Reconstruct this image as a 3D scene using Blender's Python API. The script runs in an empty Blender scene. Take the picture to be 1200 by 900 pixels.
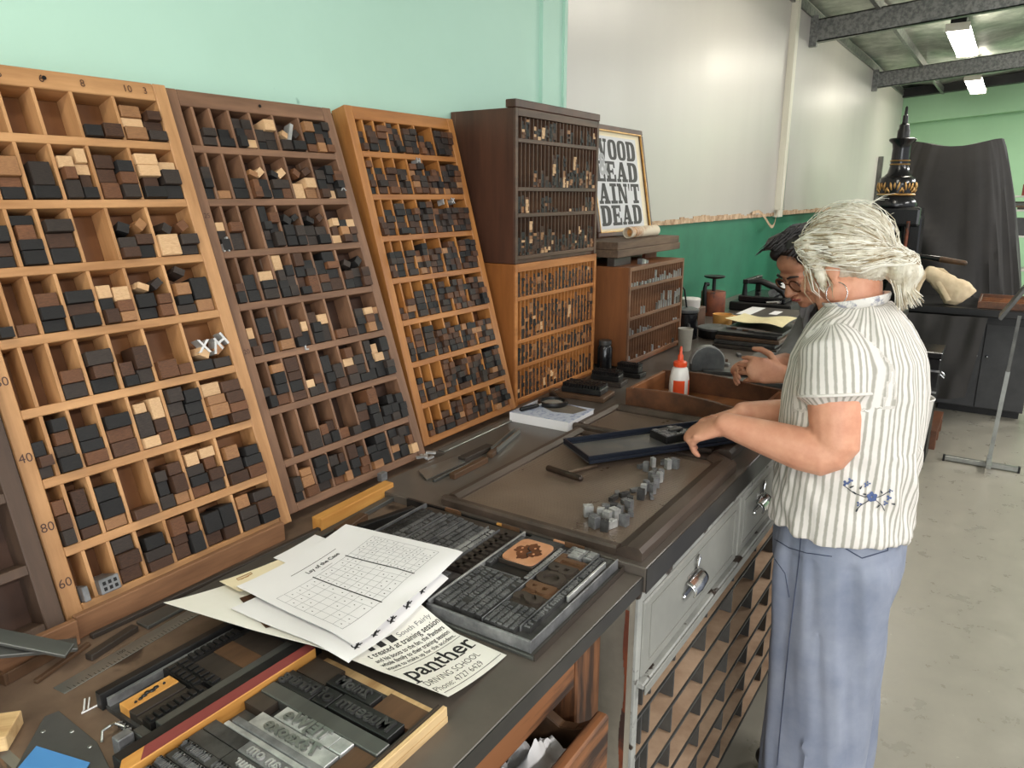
import bpy, bmesh, math, random
from math import sin, cos, pi, radians, sqrt, atan2, hypot
from mathutils import Vector, Matrix, Euler, noise
from mathutils.bvhtree import BVHTree

rng = random.Random(7)
S = bpy.context.scene
COL = S.collection
ORD = ['zeroth', 'first', 'second', 'third', 'fourth', 'fifth', 'sixth', 'seventh', 'eighth', 'ninth', 'tenth', 'eleventh', 'twelfth',
       'thirteenth', 'fourteenth', 'fifteenth', 'sixteenth', 'seventeenth', 'eighteenth', 'nineteenth', 'twentieth',
       'twenty-first', 'twenty-second', 'twenty-third', 'twenty-fourth', 'twenty-fifth', 'twenty-sixth', 'twenty-seventh', 'twenty-eighth']

# ------------------------------------------------------------------ colour and materials
def lin(c):
    r = []
    for v in c:
        v = v / 255.0
        r.append(v / 12.92 if v <= 0.04045 else ((v + 0.055) / 1.055) ** 2.4)
    return (r[0], r[1], r[2], 1.0)

MATS = {}
def mat(name, base, dark=None, rough=0.6, metal=0.0, scale=6.0, stretch=(1, 1, 1), bump=0.0, detail=6.0, lo=0.35, hi=0.65,
        spots=None, spot_scale=30.0, spot_at=0.68, spec=0.5, coat=0.0, rough2=None, rnd=0.0):
    """noise-mixed principled material; stretch squeezes the noise to make grain; spots adds wear flecks"""
    if name in MATS:
        return MATS[name]
    m = bpy.data.materials.new(name)
    m.use_nodes = True
    nt = m.node_tree
    N = nt.nodes
    L = nt.links
    b = N['Principled BSDF']
    b.inputs['Roughness'].default_value = rough
    b.inputs['Metallic'].default_value = metal
    b.inputs['Specular IOR Level'].default_value = spec
    b.inputs['Coat Weight'].default_value = coat
    dark = dark or tuple(int(v * 0.72) for v in base)
    tc = N.new('ShaderNodeTexCoord')
    mp = N.new('ShaderNodeMapping')
    mp.inputs['Scale'].default_value = stretch
    L.new(tc.outputs['Object'], mp.inputs['Vector'])
    n = N.new('ShaderNodeTexNoise')
    n.inputs['Scale'].default_value = scale
    n.inputs['Detail'].default_value = detail
    n.inputs['Roughness'].default_value = 0.62
    vec = mp.outputs['Vector']
    if rnd:
        oi = N.new('ShaderNodeObjectInfo')
        ad = N.new('ShaderNodeVectorMath')
        ad.operation = 'ADD'
        mu = N.new('ShaderNodeVectorMath')
        mu.operation = 'SCALE'
        mu.inputs[0].default_value = (17.0, 31.0, 23.0)
        L.new(oi.outputs['Random'], mu.inputs['Scale'])
        L.new(vec, ad.inputs[0])
        L.new(mu.outputs[0], ad.inputs[1])
        vec = ad.outputs[0]
    L.new(vec, n.inputs['Vector'])
    r = N.new('ShaderNodeValToRGB')
    r.color_ramp.elements[0].position = lo
    r.color_ramp.elements[0].color = lin(dark)
    r.color_ramp.elements[1].position = hi
    r.color_ramp.elements[1].color = lin(base)
    L.new(n.outputs['Fac'], r.inputs['Fac'])
    out = r.outputs['Color']
    if spots:
        n2 = N.new('ShaderNodeTexNoise')
        n2.inputs['Scale'].default_value = spot_scale
        n2.inputs['Detail'].default_value = 4.0
        L.new(vec if not rnd else vec, n2.inputs['Vector'])
        r2 = N.new('ShaderNodeValToRGB')
        r2.color_ramp.elements[0].position = spot_at
        r2.color_ramp.elements[0].color = (0, 0, 0, 1)
        r2.color_ramp.elements[1].position = min(1.0, spot_at + 0.05)
        r2.color_ramp.elements[1].color = (1, 1, 1, 1)
        L.new(n2.outputs['Fac'], r2.inputs['Fac'])
        mx = N.new('ShaderNodeMix')
        mx.data_type = 'RGBA'
        L.new(r2.outputs['Color'], mx.inputs['Factor'])
        L.new(out, mx.inputs['A'])
        mx.inputs['B'].default_value = lin(spots)
        out = mx.outputs['Result']
    if rnd:
        hs = N.new('ShaderNodeHueSaturation')
        mr = N.new('ShaderNodeMapRange')
        mr.inputs['To Min'].default_value = 1.0 - rnd
        mr.inputs['To Max'].default_value = 1.0 + rnd
        L.new(oi.outputs['Random'], mr.inputs['Value'])
        L.new(mr.outputs['Result'], hs.inputs['Value'])
        L.new(out, hs.inputs['Color'])
        out = hs.outputs['Color']
    L.new(out, b.inputs['Base Color'])
    if rough2 is not None:
        mr2 = N.new('ShaderNodeMapRange')
        mr2.inputs['From Min'].default_value = lo
        mr2.inputs['From Max'].default_value = hi
        mr2.inputs['To Min'].default_value = rough2
        mr2.inputs['To Max'].default_value = rough
        L.new(n.outputs['Fac'], mr2.inputs['Value'])
        L.new(mr2.outputs['Result'], b.inputs['Roughness'])
    if bump:
        bp = N.new('ShaderNodeBump')
        bp.inputs['Strength'].default_value = bump
        bp.inputs['Distance'].default_value = 0.004
        L.new(n.outputs['Fac'], bp.inputs['Height'])
        L.new(bp.outputs['Normal'], b.inputs['Normal'])
    MATS[name] = m
    return m

def emit(name, c, strength):
    m = bpy.data.materials.new(name)
    m.use_nodes = True
    b = m.node_tree.nodes['Principled BSDF']
    b.inputs['Base Color'].default_value = lin(c)
    b.inputs['Emission Color'].default_value = lin(c)
    b.inputs['Emission Strength'].default_value = strength
    MATS[name] = m
    return m

GX = (0.12, 1, 1)      # grain along x
GY = (1, 0.12, 1)
GZ = (1, 1, 0.12)
# setting
mint = mat('mint_paint', (184, 221, 203), (179, 216, 197), rough=0.62, scale=1.6, spots=(120, 165, 145), spot_scale=9, spot_at=0.735)
green = mat('dark_green_paint', (46, 122, 92), (36, 104, 78), rough=0.5, scale=3, spots=(70, 150, 110), spot_scale=14, spot_at=0.72)
farmint = mat('far_green_paint', (160, 200, 160), (152, 192, 152), rough=0.6, scale=1.0)
panelw = mat('white_panel', (190, 186, 178), (185, 181, 174), rough=0.3, scale=0.8, stretch=(1, 1, 0.15), bump=0.06, rough2=0.4)
postw = mat('white_post', (226, 222, 205), (205, 200, 182), rough=0.5, scale=4, stretch=GZ)
raw_edge = mat('torn_board_edge', (205, 180, 150), (150, 118, 88), rough=0.9, scale=25)
floorm = mat('painted_concrete', (150, 145, 132), (142, 138, 126), rough=0.36, scale=9, bump=0.04, rough2=0.26, spots=(172, 166, 152), spot_scale=60, spot_at=0.7)
galv = mat('galvanised_steel', (150, 150, 146), (112, 113, 112), rough=0.42, metal=0.75, scale=38, lo=0.4, hi=0.6)
foil = mat('foil_insulation', (214, 213, 205), (140, 142, 134), rough=0.38, metal=0.6, scale=7, bump=1.0, lo=0.3, hi=0.7)
plaster = mat('plain_wall', (205, 203, 195), rough=0.7, scale=1)
# timber
oak1 = mat('golden_case_wood', (196, 148, 100), (158, 112, 68), rough=0.55, scale=26, stretch=GX, bump=0.12, spots=(120, 76, 42), spot_scale=18, spot_at=0.70)
oak1v = mat('golden_case_wood_upright', (198, 150, 102), (160, 114, 70), rough=0.55, scale=26, stretch=GZ, bump=0.12, spots=(120, 78, 44), spot_scale=16, spot_at=0.71)
oak1b = mat('shaded_case_back_wood', (132, 86, 46), (98, 60, 30), rough=0.6, scale=9, stretch=(1, 1, 0.3))  # back darkened in the colour to stand in for shade in the cells
worn2 = mat('worn_grey_brown_wood', (140, 104, 78), (104, 74, 54), rough=0.6, scale=26, stretch=GX, bump=0.15, spots=(182, 160, 138), spot_scale=22, spot_at=0.71)
worn2v = mat('worn_grey_brown_upright', (143, 106, 80), (106, 76, 56), rough=0.6, scale=26, stretch=GZ, bump=0.15, spots=(196, 182, 165), spot_scale=16, spot_at=0.68)
worn2b = mat('shaded_case_back', (72, 47, 33), (50, 32, 23), rough=0.65, scale=9)  # cell shade put into this back's colour as well
oak3 = mat('orange_case_wood', (184, 123, 64), (148, 92, 44), rough=0.5, scale=26, stretch=GX, bump=0.1)
oak3v = mat('orange_case_upright', (186, 126, 66), (150, 95, 46), rough=0.5, scale=26, stretch=GZ, bump=0.1)
oak3b = mat('shaded_orange_case_back', (100, 60, 30), (72, 42, 20), rough=0.6, scale=9)  # colour lowered to carry the shade inside the cells
dusk = mat('dark_rack_wood', (84, 64, 50), (60, 45, 36), rough=0.6, scale=22, stretch=GZ, bump=0.15)
umber = mat('dark_cabinet_wood', (90, 56, 40), (60, 36, 26), rough=0.45, scale=12, stretch=GZ, bump=0.08, spots=(120, 98, 82), spot_scale=34, spot_at=0.72)
umberx = mat('dark_cabinet_rail', (98, 72, 54), (66, 47, 36), rough=0.5, scale=24, stretch=GX)
amber = mat('amber_cabinet_wood', (158, 98, 48), (124, 72, 33), rough=0.45, scale=14, stretch=GZ, bump=0.08, spots=(95, 58, 30), spot_scale=26, spot_at=0.73)
amberx = mat('amber_cabinet_rail', (190, 126, 68), (150, 94, 46), rough=0.5, scale=24, stretch=GX)
chest = mat('brown_chest_wood', (138, 86, 48), (104, 60, 32), rough=0.5, scale=14, stretch=GZ, spots=(84, 50, 30), spot_scale=20, spot_at=0.66)
chestx = mat('brown_chest_rail', (132, 92, 64), (96, 64, 44), rough=0.5, scale=20, stretch=GX)
board = mat('weathered_board', (112, 90, 70), (78, 60, 46), rough=0.7, scale=30, stretch=GX, bump=0.2)
scuff = mat('scuffed_timber', (136, 88, 54), (50, 33, 24), rough=0.6, scale=30, stretch=GX, bump=0.25, lo=0.4, hi=0.58)
traywood = mat('brown_tray_wood', (108, 68, 42), (70, 44, 28), rough=0.5, scale=18, stretch=GX, bump=0.1)
traywood2 = mat('orange_tray_inside', (142, 90, 52), (104, 64, 36), rough=0.5, scale=18, stretch=GX)
pine = mat('yellow_pine', (214, 158, 84), (188, 128, 60), rough=0.5, scale=30, stretch=GX)
rawwood = mat('raw_edge_wood', (222, 190, 140), (170, 130, 84), rough=0.7, scale=30, stretch=GX)
ledge = mat('ledge_wood', (150, 108, 76), (108, 74, 50), rough=0.6, scale=26, stretch=GX, bump=0.1)
redpaint = mat('red_painted_wood', (140, 66, 62), (120, 52, 48), rough=0.6, scale=24, stretch=GX, spots=(190, 130, 70), spot_scale=26, spot_at=0.68)
# benches
slate = mat('dark_steel_top', (96, 88, 81), (79, 72, 66), rough=0.38, scale=7, bump=0.03, rough2=0.28, spots=(95, 82, 70), spot_scale=18, spot_at=0.72)
brownbench = mat('ink_brown_bench', (116, 96, 80), (86, 70, 58), rough=0.42, scale=9, bump=0.05, spots=(60, 46, 38), spot_scale=10, spot_at=0.66)
edgeblack = mat('black_edge', (52, 49, 46), (40, 38, 36), rough=0.42, scale=8)
traym = mat('bronze_tray', (124, 108, 94), (104, 89, 77), rough=0.4, metal=0.1, scale=6, bump=0.04, rough2=0.26)
trayrim = mat('bronze_tray_rim', (84, 70, 60), (56, 46, 39), rough=0.5, metal=0.0, scale=12, stretch=GX, bump=0.05)
greypaint = mat('chipped_grey_paint', (148, 147, 140), (132, 132, 126), rough=0.42, scale=5, bump=0.04, spots=(46, 40, 36), spot_scale=13, spot_at=0.715)
greyedge = mat('flaking_grey_paint', (168, 168, 162), (140, 140, 136), rough=0.5, scale=9, spots=(52, 40, 32), spot_scale=24, spot_at=0.575)
beigepaint = mat('stained_beige_paint', (132, 125, 111), (104, 97, 86), rough=0.55, scale=5, spots=(70, 46, 32), spot_scale=9, spot_at=0.66)
tanboard = mat('tan_pigeonhole_board', (198, 168, 140), (166, 136, 110), rough=0.7, scale=9)
steeldiv = mat('grey_steel_sheet', (92, 91, 87), (74, 73, 71), rough=0.45, metal=0.3, scale=10)
chrome = mat('chrome', (215, 215, 215), (190, 190, 190), rough=0.18, metal=1.0, scale=5)
# metals and blocks
lead = mat('grey_type_metal', (142, 142, 142), (98, 98, 100), rough=0.38, metal=0.35, scale=30)
leadd = mat('dark_type_metal', (86, 85, 84), (52, 51, 51), rough=0.4, metal=0.35, scale=30)
leadb = mat('bright_type_metal', (206, 206, 203), (158, 158, 157), rough=0.32, metal=0.45, scale=30)
inkblk = mat('inky_black_metal', (46, 45, 45), (30, 30, 30), rough=0.35, metal=0.3, scale=20)
furn = mat('dark_furniture_wood', (64, 55, 48), (42, 36, 32), rough=0.5, scale=20, stretch=GX)
furnb = mat('brown_furniture_wood', (100, 72, 50), (66, 48, 34), rough=0.5, scale=20, stretch=GX)
copper = mat('copper_plate', (240, 182, 142), (222, 158, 116), rough=0.35, metal=0.4, scale=14)
copperd = mat('etched_copper', (136, 84, 52), (92, 54, 34), rough=0.5, metal=0.4, scale=24)
bluegal = mat('blue_black_steel', (54, 60, 74), (38, 42, 52), rough=0.3, metal=0.6, scale=6, stretch=GX, spots=(74, 84, 128), spot_scale=5, spot_at=0.62)
galfloor = mat('steel_galley_floor', (132, 127, 114), (92, 93, 100), rough=0.32, metal=0.35, scale=5)
alu = mat('aluminium_rule', (170, 172, 168), (140, 142, 138), rough=0.32, metal=0.8, scale=8, stretch=GX)
darkalu = mat('dull_steel_strip', (112, 112, 108), (84, 84, 82), rough=0.4, metal=0.6, scale=8, stretch=GX)
blacki = mat('black_iron', (34, 33, 33), (24, 24, 24), rough=0.38, metal=0.3, scale=8)
gloss = mat('gloss_black_iron', (28, 28, 30), (20, 20, 22), rough=0.2, scale=4)
gold = mat('gold_leaf', (206, 164, 104), (170, 126, 72), rough=0.35, metal=0.7, scale=20)
rust = mat('rusted_tin', (134, 70, 40), (92, 46, 30), rough=0.6, scale=16, spots=(56, 38, 32), spot_scale=12, spot_at=0.6)
# papers, plastics
white = mat('white_paper', (236, 234, 234), (230, 228, 228), rough=0.7, scale=3)
newsp = mat('creamy_poster_paper', (238, 236, 228), (228, 225, 214), rough=0.7, scale=5)
cream = mat('cream_card', (236, 224, 192), (228, 214, 180), rough=0.75, scale=6)
kraft = mat('buff_folder', (214, 190, 140), (196, 170, 122), rough=0.8, scale=6)
inkp = mat('printed_black', (38, 37, 38), (30, 30, 30), rough=0.7, scale=4)
greyp = mat('printed_grey', (130, 130, 132), (120, 120, 122), rough=0.7, scale=4)
silverp = mat('poster_silver_paper', (214, 214, 216), (206, 206, 208), rough=0.6, scale=2)
photop = mat('orange_photo_print', (206, 148, 84), (70, 42, 24), rough=0.5, scale=22, stretch=(1, 0.2, 1), lo=0.45, hi=0.55)
blue = mat('blue_card', (82, 144, 204), (76, 136, 196), rough=0.5, scale=3)
slatep = mat('grey_zinc_plate', (104, 104, 102), (84, 85, 84), rough=0.42, metal=0.4, scale=5)
redpl = mat('orange_red_plastic', (228, 84, 42), (218, 76, 38), rough=0.35, scale=4)
whitepl = mat('white_plastic', (232, 228, 222), (226, 222, 216), rough=0.35, scale=4)
murky = mat('clouded_plastic', (176, 172, 160), (150, 146, 134), rough=0.35, scale=6)
greyst = mat('grey_hammered_metal', (112, 114, 114), (92, 94, 95), rough=0.45, metal=0.35, scale=24, bump=0.08)
mug_m = mat('amber_glaze', (226, 176, 104), (206, 150, 82), rough=0.25, scale=5)
tarpm = mat('black_dust_sheet', (48, 45, 43), (38, 36, 35), rough=0.72, scale=5, bump=0.05)
canvas = mat('calico_cloth', (224, 204, 170), (206, 184, 150), rough=0.85, scale=14, bump=0.08)
marble = mat('marbled_cover', (196, 202, 216), (96, 116, 170), rough=0.5, scale=70, lo=0.3, hi=0.5)
stone = mat('stained_book_patch', (122, 112, 100), (92, 86, 78), rough=0.6, scale=24)
glassm = mat('lens_glass', (150, 152, 146), (120, 122, 118), rough=0.08, scale=3, spec=0.8)
rackwhite = mat('white_shelf', (210, 208, 200), rough=0.6, scale=3)
# wood type shades
BLK = [mat('type_black', (40, 38, 37), (25, 24, 24), spec=0.3, rough=0.55, scale=40, stretch=GX, rnd=0.25, bump=0.1),
       mat('type_charcoal', (60, 51, 45), (40, 34, 31), spec=0.3, rough=0.55, scale=40, stretch=GX, rnd=0.25, bump=0.1),
       mat('type_dark_brown', (84, 57, 41), (52, 36, 27), spec=0.3, rough=0.55, scale=40, stretch=GX, rnd=0.25, bump=0.1),
       mat('type_mid_brown', (116, 77, 51), (82, 54, 37), spec=0.3, rough=0.55, scale=40, stretch=GX, rnd=0.2, bump=0.1),
       mat('type_tan', (164, 118, 76), (128, 88, 55), rough=0.55, scale=40, stretch=GX, rnd=0.15),
       mat('type_pale', (214, 178, 136), (188, 148, 106), rough=0.6, scale=40, stretch=GX, rnd=0.1)]
BLKNAME = ['black', 'charcoal', 'dark brown', 'mid brown', 'tan', 'pale']

# ------------------------------------------------------------------ mesh building
class MB:
    def __init__(s):
        s.v = []; s.f = []; s.mi = []; s.m = 0
    def add(s, vs, fs):
        b = len(s.v)
        s.v += [Vector(p) for p in vs]
        for f in fs:
            s.f.append([b + i for i in f]); s.mi.append(s.m)
        return s
    def box(s, x0, x1, y0, y1, z0, z1, M=None):
        vs = [Vector((x, y, z)) for z in (z0, z1) for y in (y0, y1) for x in (x0, x1)]
        if M is not None:
            vs = [M @ p for p in vs]
        return s.add(vs, [(0, 2, 3, 1), (4, 5, 7, 6), (0, 1, 5, 4), (2, 6, 7, 3), (0, 4, 6, 2), (1, 3, 7, 5)])
    def prism(s, pts, z0, z1, M=None):
        n = len(pts)
        a = sum(pts[i][0] * pts[(i + 1) % n][1] - pts[(i + 1) % n][0] * pts[i][1] for i in range(n))
        if a < 0:
            pts = list(reversed(pts))
        vs = [Vector((p[0], p[1], z0)) for p in pts] + [Vector((p[0], p[1], z1)) for p in pts]
        if M is not None:
            vs = [M @ p for p in vs]
        return s.add(vs, [tuple(reversed(range(n))), tuple(range(n, 2 * n))] + [(i, (i + 1) % n, n + (i + 1) % n, n + i) for i in range(n)])
    def lathe(s, prof, c=(0, 0, 0), n=24, M=None):
        """prof: (r, z) from bottom to top, closed by end caps"""
        vs = []; fs = []
        k = len(prof)
        for r, z in prof:
            for j in range(n):
                a = 2 * pi * j / n
                vs.append(Vector((c[0] + r * cos(a), c[1] + r * sin(a), c[2] + z)))
        for i in range(k - 1):
            for j in range(n):
                fs.append((i * n + j, i * n + (j + 1) % n, (i + 1) * n + (j + 1) % n, (i + 1) * n + j))
        fs.append(tuple(reversed(range(n))))
        fs.append(tuple(range((k - 1) * n, k * n)))
        if M is not None:
            vs = [M @ p for p in vs]
        return s.add(vs, fs)
    def tube(s, pts, r, n=8, cap=True, ref=None):
        """swept tube; r a number or one per point; a radius may be (ra, rb) across two axes"""
        pts = [Vector(p) for p in pts]
        k = len(pts)
        rs = r if isinstance(r, list) else [r] * k
        vs = []; fs = []
        up = Vector(ref) if ref else None
        prev = None
        for i in range(k):
            t = (pts[min(i + 1, k - 1)] - pts[max(i - 1, 0)]).normalized()
            if up is not None:
                a = up - t * up.dot(t)
                if a.length < 1e-5: a = t.orthogonal()
            elif prev is None:
                a = t.orthogonal()
            else:
                a = prev - t * prev.dot(t)
                if a.length < 1e-6: a = t.orthogonal()
            a.normalize(); prev = a
            b = t.cross(a)
            ra, rb = rs[i] if isinstance(rs[i], (list, tuple)) else (rs[i], rs[i])
            for j in range(n):
                q = 2 * pi * j / n
                vs.append(pts[i] + a * (ra * cos(q)) + b * (rb * sin(q)))
        for i in range(k - 1):
            for j in range(n):
                fs.append((i * n + j, i * n + (j + 1) % n, (i + 1) * n + (j + 1) % n, (i + 1) * n + j))
        if cap:
            fs.append(tuple(reversed(range(n)))); fs.append(tuple(range((k - 1) * n, k * n)))
        return s.add(vs, fs)
    def limb(s, pts, rs, n=14, ref=None):
        """tube with rounded ends"""
        pts = [Vector(p) for p in pts]
        def big(r): return max(r) if isinstance(r, (list, tuple)) else r
        def sc(r, k): return (r[0] * k, r[1] * k) if isinstance(r, (list, tuple)) else r * k
        d0 = (pts[0] - pts[1]).normalized(); d1 = (pts[-1] - pts[-2]).normalized()
        a, b = big(rs[0]), big(rs[-1])
        P = [pts[0] + d0 * a * k for k in (0.97, 0.8, 0.5)] + pts + [pts[-1] + d1 * b * k for k in (0.5, 0.8, 0.97)]
        R = [sc(rs[0], k) for k in (0.22, 0.6, 0.87)] + list(rs) + [sc(rs[-1], k) for k in (0.87, 0.6, 0.22)]
        return s.tube(P, R, n, True, ref)
    def ball(s, c, r, M=None, n=16, m=10):
        """ellipsoid of radii r (number or 3) turned by rotation M"""
        r = r if isinstance(r, (list, tuple)) else (r, r, r)
        c = Vector(c)
        vs = [Vector((0, 0, -1))]; fs = []
        for i in range(1, m):
            a = -pi / 2 + pi * i / m
            for j in range(n):
                q = 2 * pi * j / n
                vs.append(Vector((cos(a) * cos(q), cos(a) * sin(q), sin(a))))
        vs.append(Vector((0, 0, 1)))
        for j in range(n):
            fs.append((0, 1 + (j + 1) % n, 1 + j))
            for i in range(m - 2):
                p = 1 + i * n
                fs.append((p + j, p + (j + 1) % n, p + n + (j + 1) % n, p + n + j))
            fs.append((1 + (m - 2) * n + j, 1 + (m - 2) * n + (j + 1) % n, len(vs) - 1))
        vs = [Vector((p.x * r[0], p.y * r[1], p.z * r[2])) for p in vs]
        if M is not None:
            vs = [M @ p for p in vs]
        return s.add([p + c for p in vs], fs)
    def grid(s, fn, nu, nv, thick=0.0):
        """surface fn(u, v) on 0..1; thick closes it downwards along z"""
        vs = [Vector(fn(i / nu, j / nv)) for j in range(nv + 1) for i in range(nu + 1)]
        W = nu + 1
        fs = [(j * W + i, j * W + i + 1, (j + 1) * W + i + 1, (j + 1) * W + i) for j in range(nv) for i in range(nu)]
        if thick:
            o = len(vs)
            vs += [p - Vector((0, 0, thick)) for p in vs]
            fs += [tuple(o + k for k in reversed(f)) for f in fs]
            rim = [i for i in range(W)] + [j * W + nu for j in range(1, nv + 1)] + [nv * W + i for i in range(nu - 1, -1, -1)] + [j * W for j in range(nv - 1, 0, -1)]
            for a, b in zip(rim, rim[1:] + rim[:1]):
                fs.append((a, o + a, o + b, b))
        return s.add(vs, fs)

MW = {}
def props(o, label=None, cat=None, group=None, kind=None):
    for k, v in (('label', label), ('category', cat), ('group', group), ('kind', kind)):
        if v: o[k] = v
    return o
def empty(name, loc, label, cat, group=None, rot=(0, 0, 0)):
    o = bpy.data.objects.new(name, None)
    o.empty_display_size = 0.05
    COL.objects.link(o)
    o.location = loc; o.rotation_euler = rot
    MW[o] = Matrix.LocRotScale(Vector(loc), Euler(rot), None)
    return props(o, label, cat, group)
def mesh_of(name, mb, bevel=0.0, smooth=False, inv=None, seg=1, recalc=False):
    me = bpy.data.meshes.new(name)
    vs = [inv @ p for p in mb.v] if inv is not None else mb.v
    me.from_pydata([tuple(p) for p in vs], [], mb.f)
    me.polygons.foreach_set('material_index', mb.mi)
    if bevel or recalc:
        bm = bmesh.new(); bm.from_mesh(me)
        if recalc:
            bmesh.ops.recalc_face_normals(bm, faces=bm.faces)
        if bevel:
            es = [e for e in bm.edges if len(e.link_faces) == 2 and e.calc_face_angle(0) > 0.6]
            bmesh.ops.bevel(bm, geom=es, offset=bevel, segments=seg, affect='EDGES', profile=0.6, clamp_overlap=True)
        bm.to_mesh(me); bm.free()
    if smooth:
        me.polygons.foreach_set('use_smooth', [True] * len(me.polygons))
    me.update()
    return me
def obj(name, mb, m, parent=None, bevel=0.0, smooth=False, world=False, loc=None, rot=None, seg=1, recalc=False, label=None):
    """ONE mesh object. world: mb holds world coordinates although the object hangs under a placed parent"""
    inv = None
    if parent is not None and world:
        inv = MW[parent].inverted()
    me = mesh_of(name, mb, bevel, smooth, inv, seg, recalc)
    for x in (m if isinstance(m, (list, tuple)) else [m]):
        me.materials.append(x)
    o = bpy.data.objects.new(name, me)
    COL.objects.link(o)
    if parent is not None:
        o.parent = parent
        MW[o] = MW.get(parent, Matrix())
        if loc or rot:
            MW[o] = MW[o] @ Matrix.LocRotScale(Vector(loc or (0, 0, 0)), Euler(rot or (0, 0, 0)), None)
    else:
        MW[o] = Matrix.LocRotScale(Vector(loc or (0, 0, 0)), Euler(rot or (0, 0, 0)), None)
    if loc: o.location = loc
    if rot: o.rotation_euler = rot
    if smooth and bevel == 0:
        try: me.set_sharp_from_angle(angle=radians(48))
        except Exception: pass
    if label: o['label'] = label
    return o
def thing(name, mb, m, label, cat, group=None, **k):
    """a thing that is one mesh, its origin at its base centre"""
    lo = [min(p[i] for p in mb.v) for i in range(3)]; hi = [max(p[i] for p in mb.v) for i in range(3)]
    c = Vector(((lo[0] + hi[0]) / 2, (lo[1] + hi[1]) / 2, lo[2]))
    mb.v = [p - c for p in mb.v]
    o = obj(name, mb, m, loc=c, **k)
    return props(o, label, cat, group)
def struct(name, mb, m, **k):
    return props(obj(name, mb, m, **k), kind='structure')
def remesh(mb, voxel, smooth=4, factor=0.5):
    """one continuous surface from overlapping closed shapes"""
    me = mesh_of('tmp', mb, recalc=False)
    o = bpy.data.objects.new('tmp', me); COL.objects.link(o)
    r = o.modifiers.new('r', 'REMESH'); r.mode = 'VOXEL'; r.voxel_size = voxel
    if smooth:
        q = o.modifiers.new('s', 'SMOOTH'); q.factor = factor; q.iterations = smooth
    dg = bpy.context.evaluated_depsgraph_get(); dg.update()
    out = bpy.data.meshes.new_from_object(o.evaluated_get(dg))
    bpy.data.objects.remove(o); bpy.data.meshes.remove(me)
    n = MB()
    n.v = [v.co.copy() for v in out.vertices]
    n.f = [list(p.vertices) for p in out.polygons]
    n.mi = [0] * len(n.f)
    bpy.data.meshes.remove(out)
    return n
def normals_of(mb):
    N = [Vector((0, 0, 0)) for _ in mb.v]
    for f in mb.f:
        a, b, c = mb.v[f[0]], mb.v[f[1]], mb.v[f[2]]
        q = (b - a).cross(c - a)
        for i in f: N[i] += q
    return [q.normalized() if q.length > 0 else q for q in N]
FONTC = {}
def text_mb(s, size=1.0, depth=0.0, bold=0.0, align='CENTER', space=1.0, shear=0.0, fn=None, res=3, mb=None):
    """lettering as mesh, x along the line, y up the letter, z out; fn maps each point"""
    key = (s, size, depth, bold, align, space, shear, res)
    if key not in FONTC:
        cu = bpy.data.curves.new('t', 'FONT')
        cu.body = s; cu.size = size; cu.extrude = depth / 2; cu.offset = bold; cu.align_x = align; cu.align_y = 'CENTER'
        cu.space_character = space; cu.shear = shear; cu.resolution_u = res
        o = bpy.data.objects.new('t', cu); COL.objects.link(o)
        dg = bpy.context.evaluated_depsgraph_get(); dg.update()
        me = bpy.data.meshes.new_from_object(o.evaluated_get(dg))
        FONTC[key] = ([v.co.copy() for v in me.vertices], [list(p.vertices) for p in me.polygons])
        bpy.data.objects.remove(o); bpy.data.curves.remove(cu); bpy.data.meshes.remove(me)
    vs, fs = FONTC[key]
    mb = mb or MB()
    return mb.add([fn(p) if fn else p for p in vs], fs)

# ------------------------------------------------------------------ camera: 26 mm-equivalent lens, eye at 1.60 m
CAM = Vector((0, 0, 1.60))
PITCH, HEAD, FPX = radians(14.4), radians(33.8), 860.0
cd = bpy.data.cameras.new('camera'); cam = bpy.data.objects.new('camera', cd); COL.objects.link(cam)
cam.location = CAM; cam.rotation_euler = (pi / 2 - PITCH, 0, HEAD - pi / 2)
cd.sensor_width = 36.0; cd.lens = FPX / 1200 * 36.0; cd.clip_start = 0.02
S.camera = cam
# ------------------------------------------------------------------ room shell
WY = 1.47
b = MB().box(-4, 12.2, -7, 1.6, -0.12, 0); struct('floor', b, floorm)
b = MB().box(-4, 11.6, WY, 1.6, 0, 2.95); struct('wall_left', b, mint)
b = MB().box(11.6, 11.75, -7, 1.6, 0, 3.7); struct('wall_far', b, farmint)
b = MB().box(11.42, 11.6, -7, WY, 2.52, 2.86, Matrix.Translation((0, 1.41, 2.7)) @ Matrix.Rotation(radians(-4.1), 4, 'X') @ Matrix.Translation((0, -1.41, -2.7))); struct('wall_far_fascia', b, farmint)
b = MB().box(2.37, 2.52, 1.457, WY, 0.9, 2.95); b.box(2.505, 2.525, 1.447, WY, 0.9, 2.95); struct('trim_1', b, mint)
b = MB().box(2.525, 11.6, 1.463, WY, 0, 1.5); struct('wall_left_dado', b, green)
# white lining boards above the dado, the further one slightly buckled
b = MB(); b.box(2.53, 5.56, 1.452, 1.463, 1.462, 2.95); struct('wall_left_panel', b, panelw)
def buck(u, v):
    x = 5.76 + u * 5.84; z = 1.47 + v * 1.48
    return (x, 1.455 - 0.020 * (0.5 + 0.5 * sin(x * 2.3 + 0.4)) * (1 - 0.4 * v), z)
b = MB().grid(buck, 60, 10)
b.f = [list(reversed(f)) for f in b.f]
struct('wall_left_panel_buckled', b, panelw, smooth=True)
b = MB().box(5.575, 5.70, 1.425, WY, 1.45, 2.95); b.box(5.565, 5.585, 1.41, WY, 1.5, 2.95); struct('trim_2', b, postw)
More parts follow.
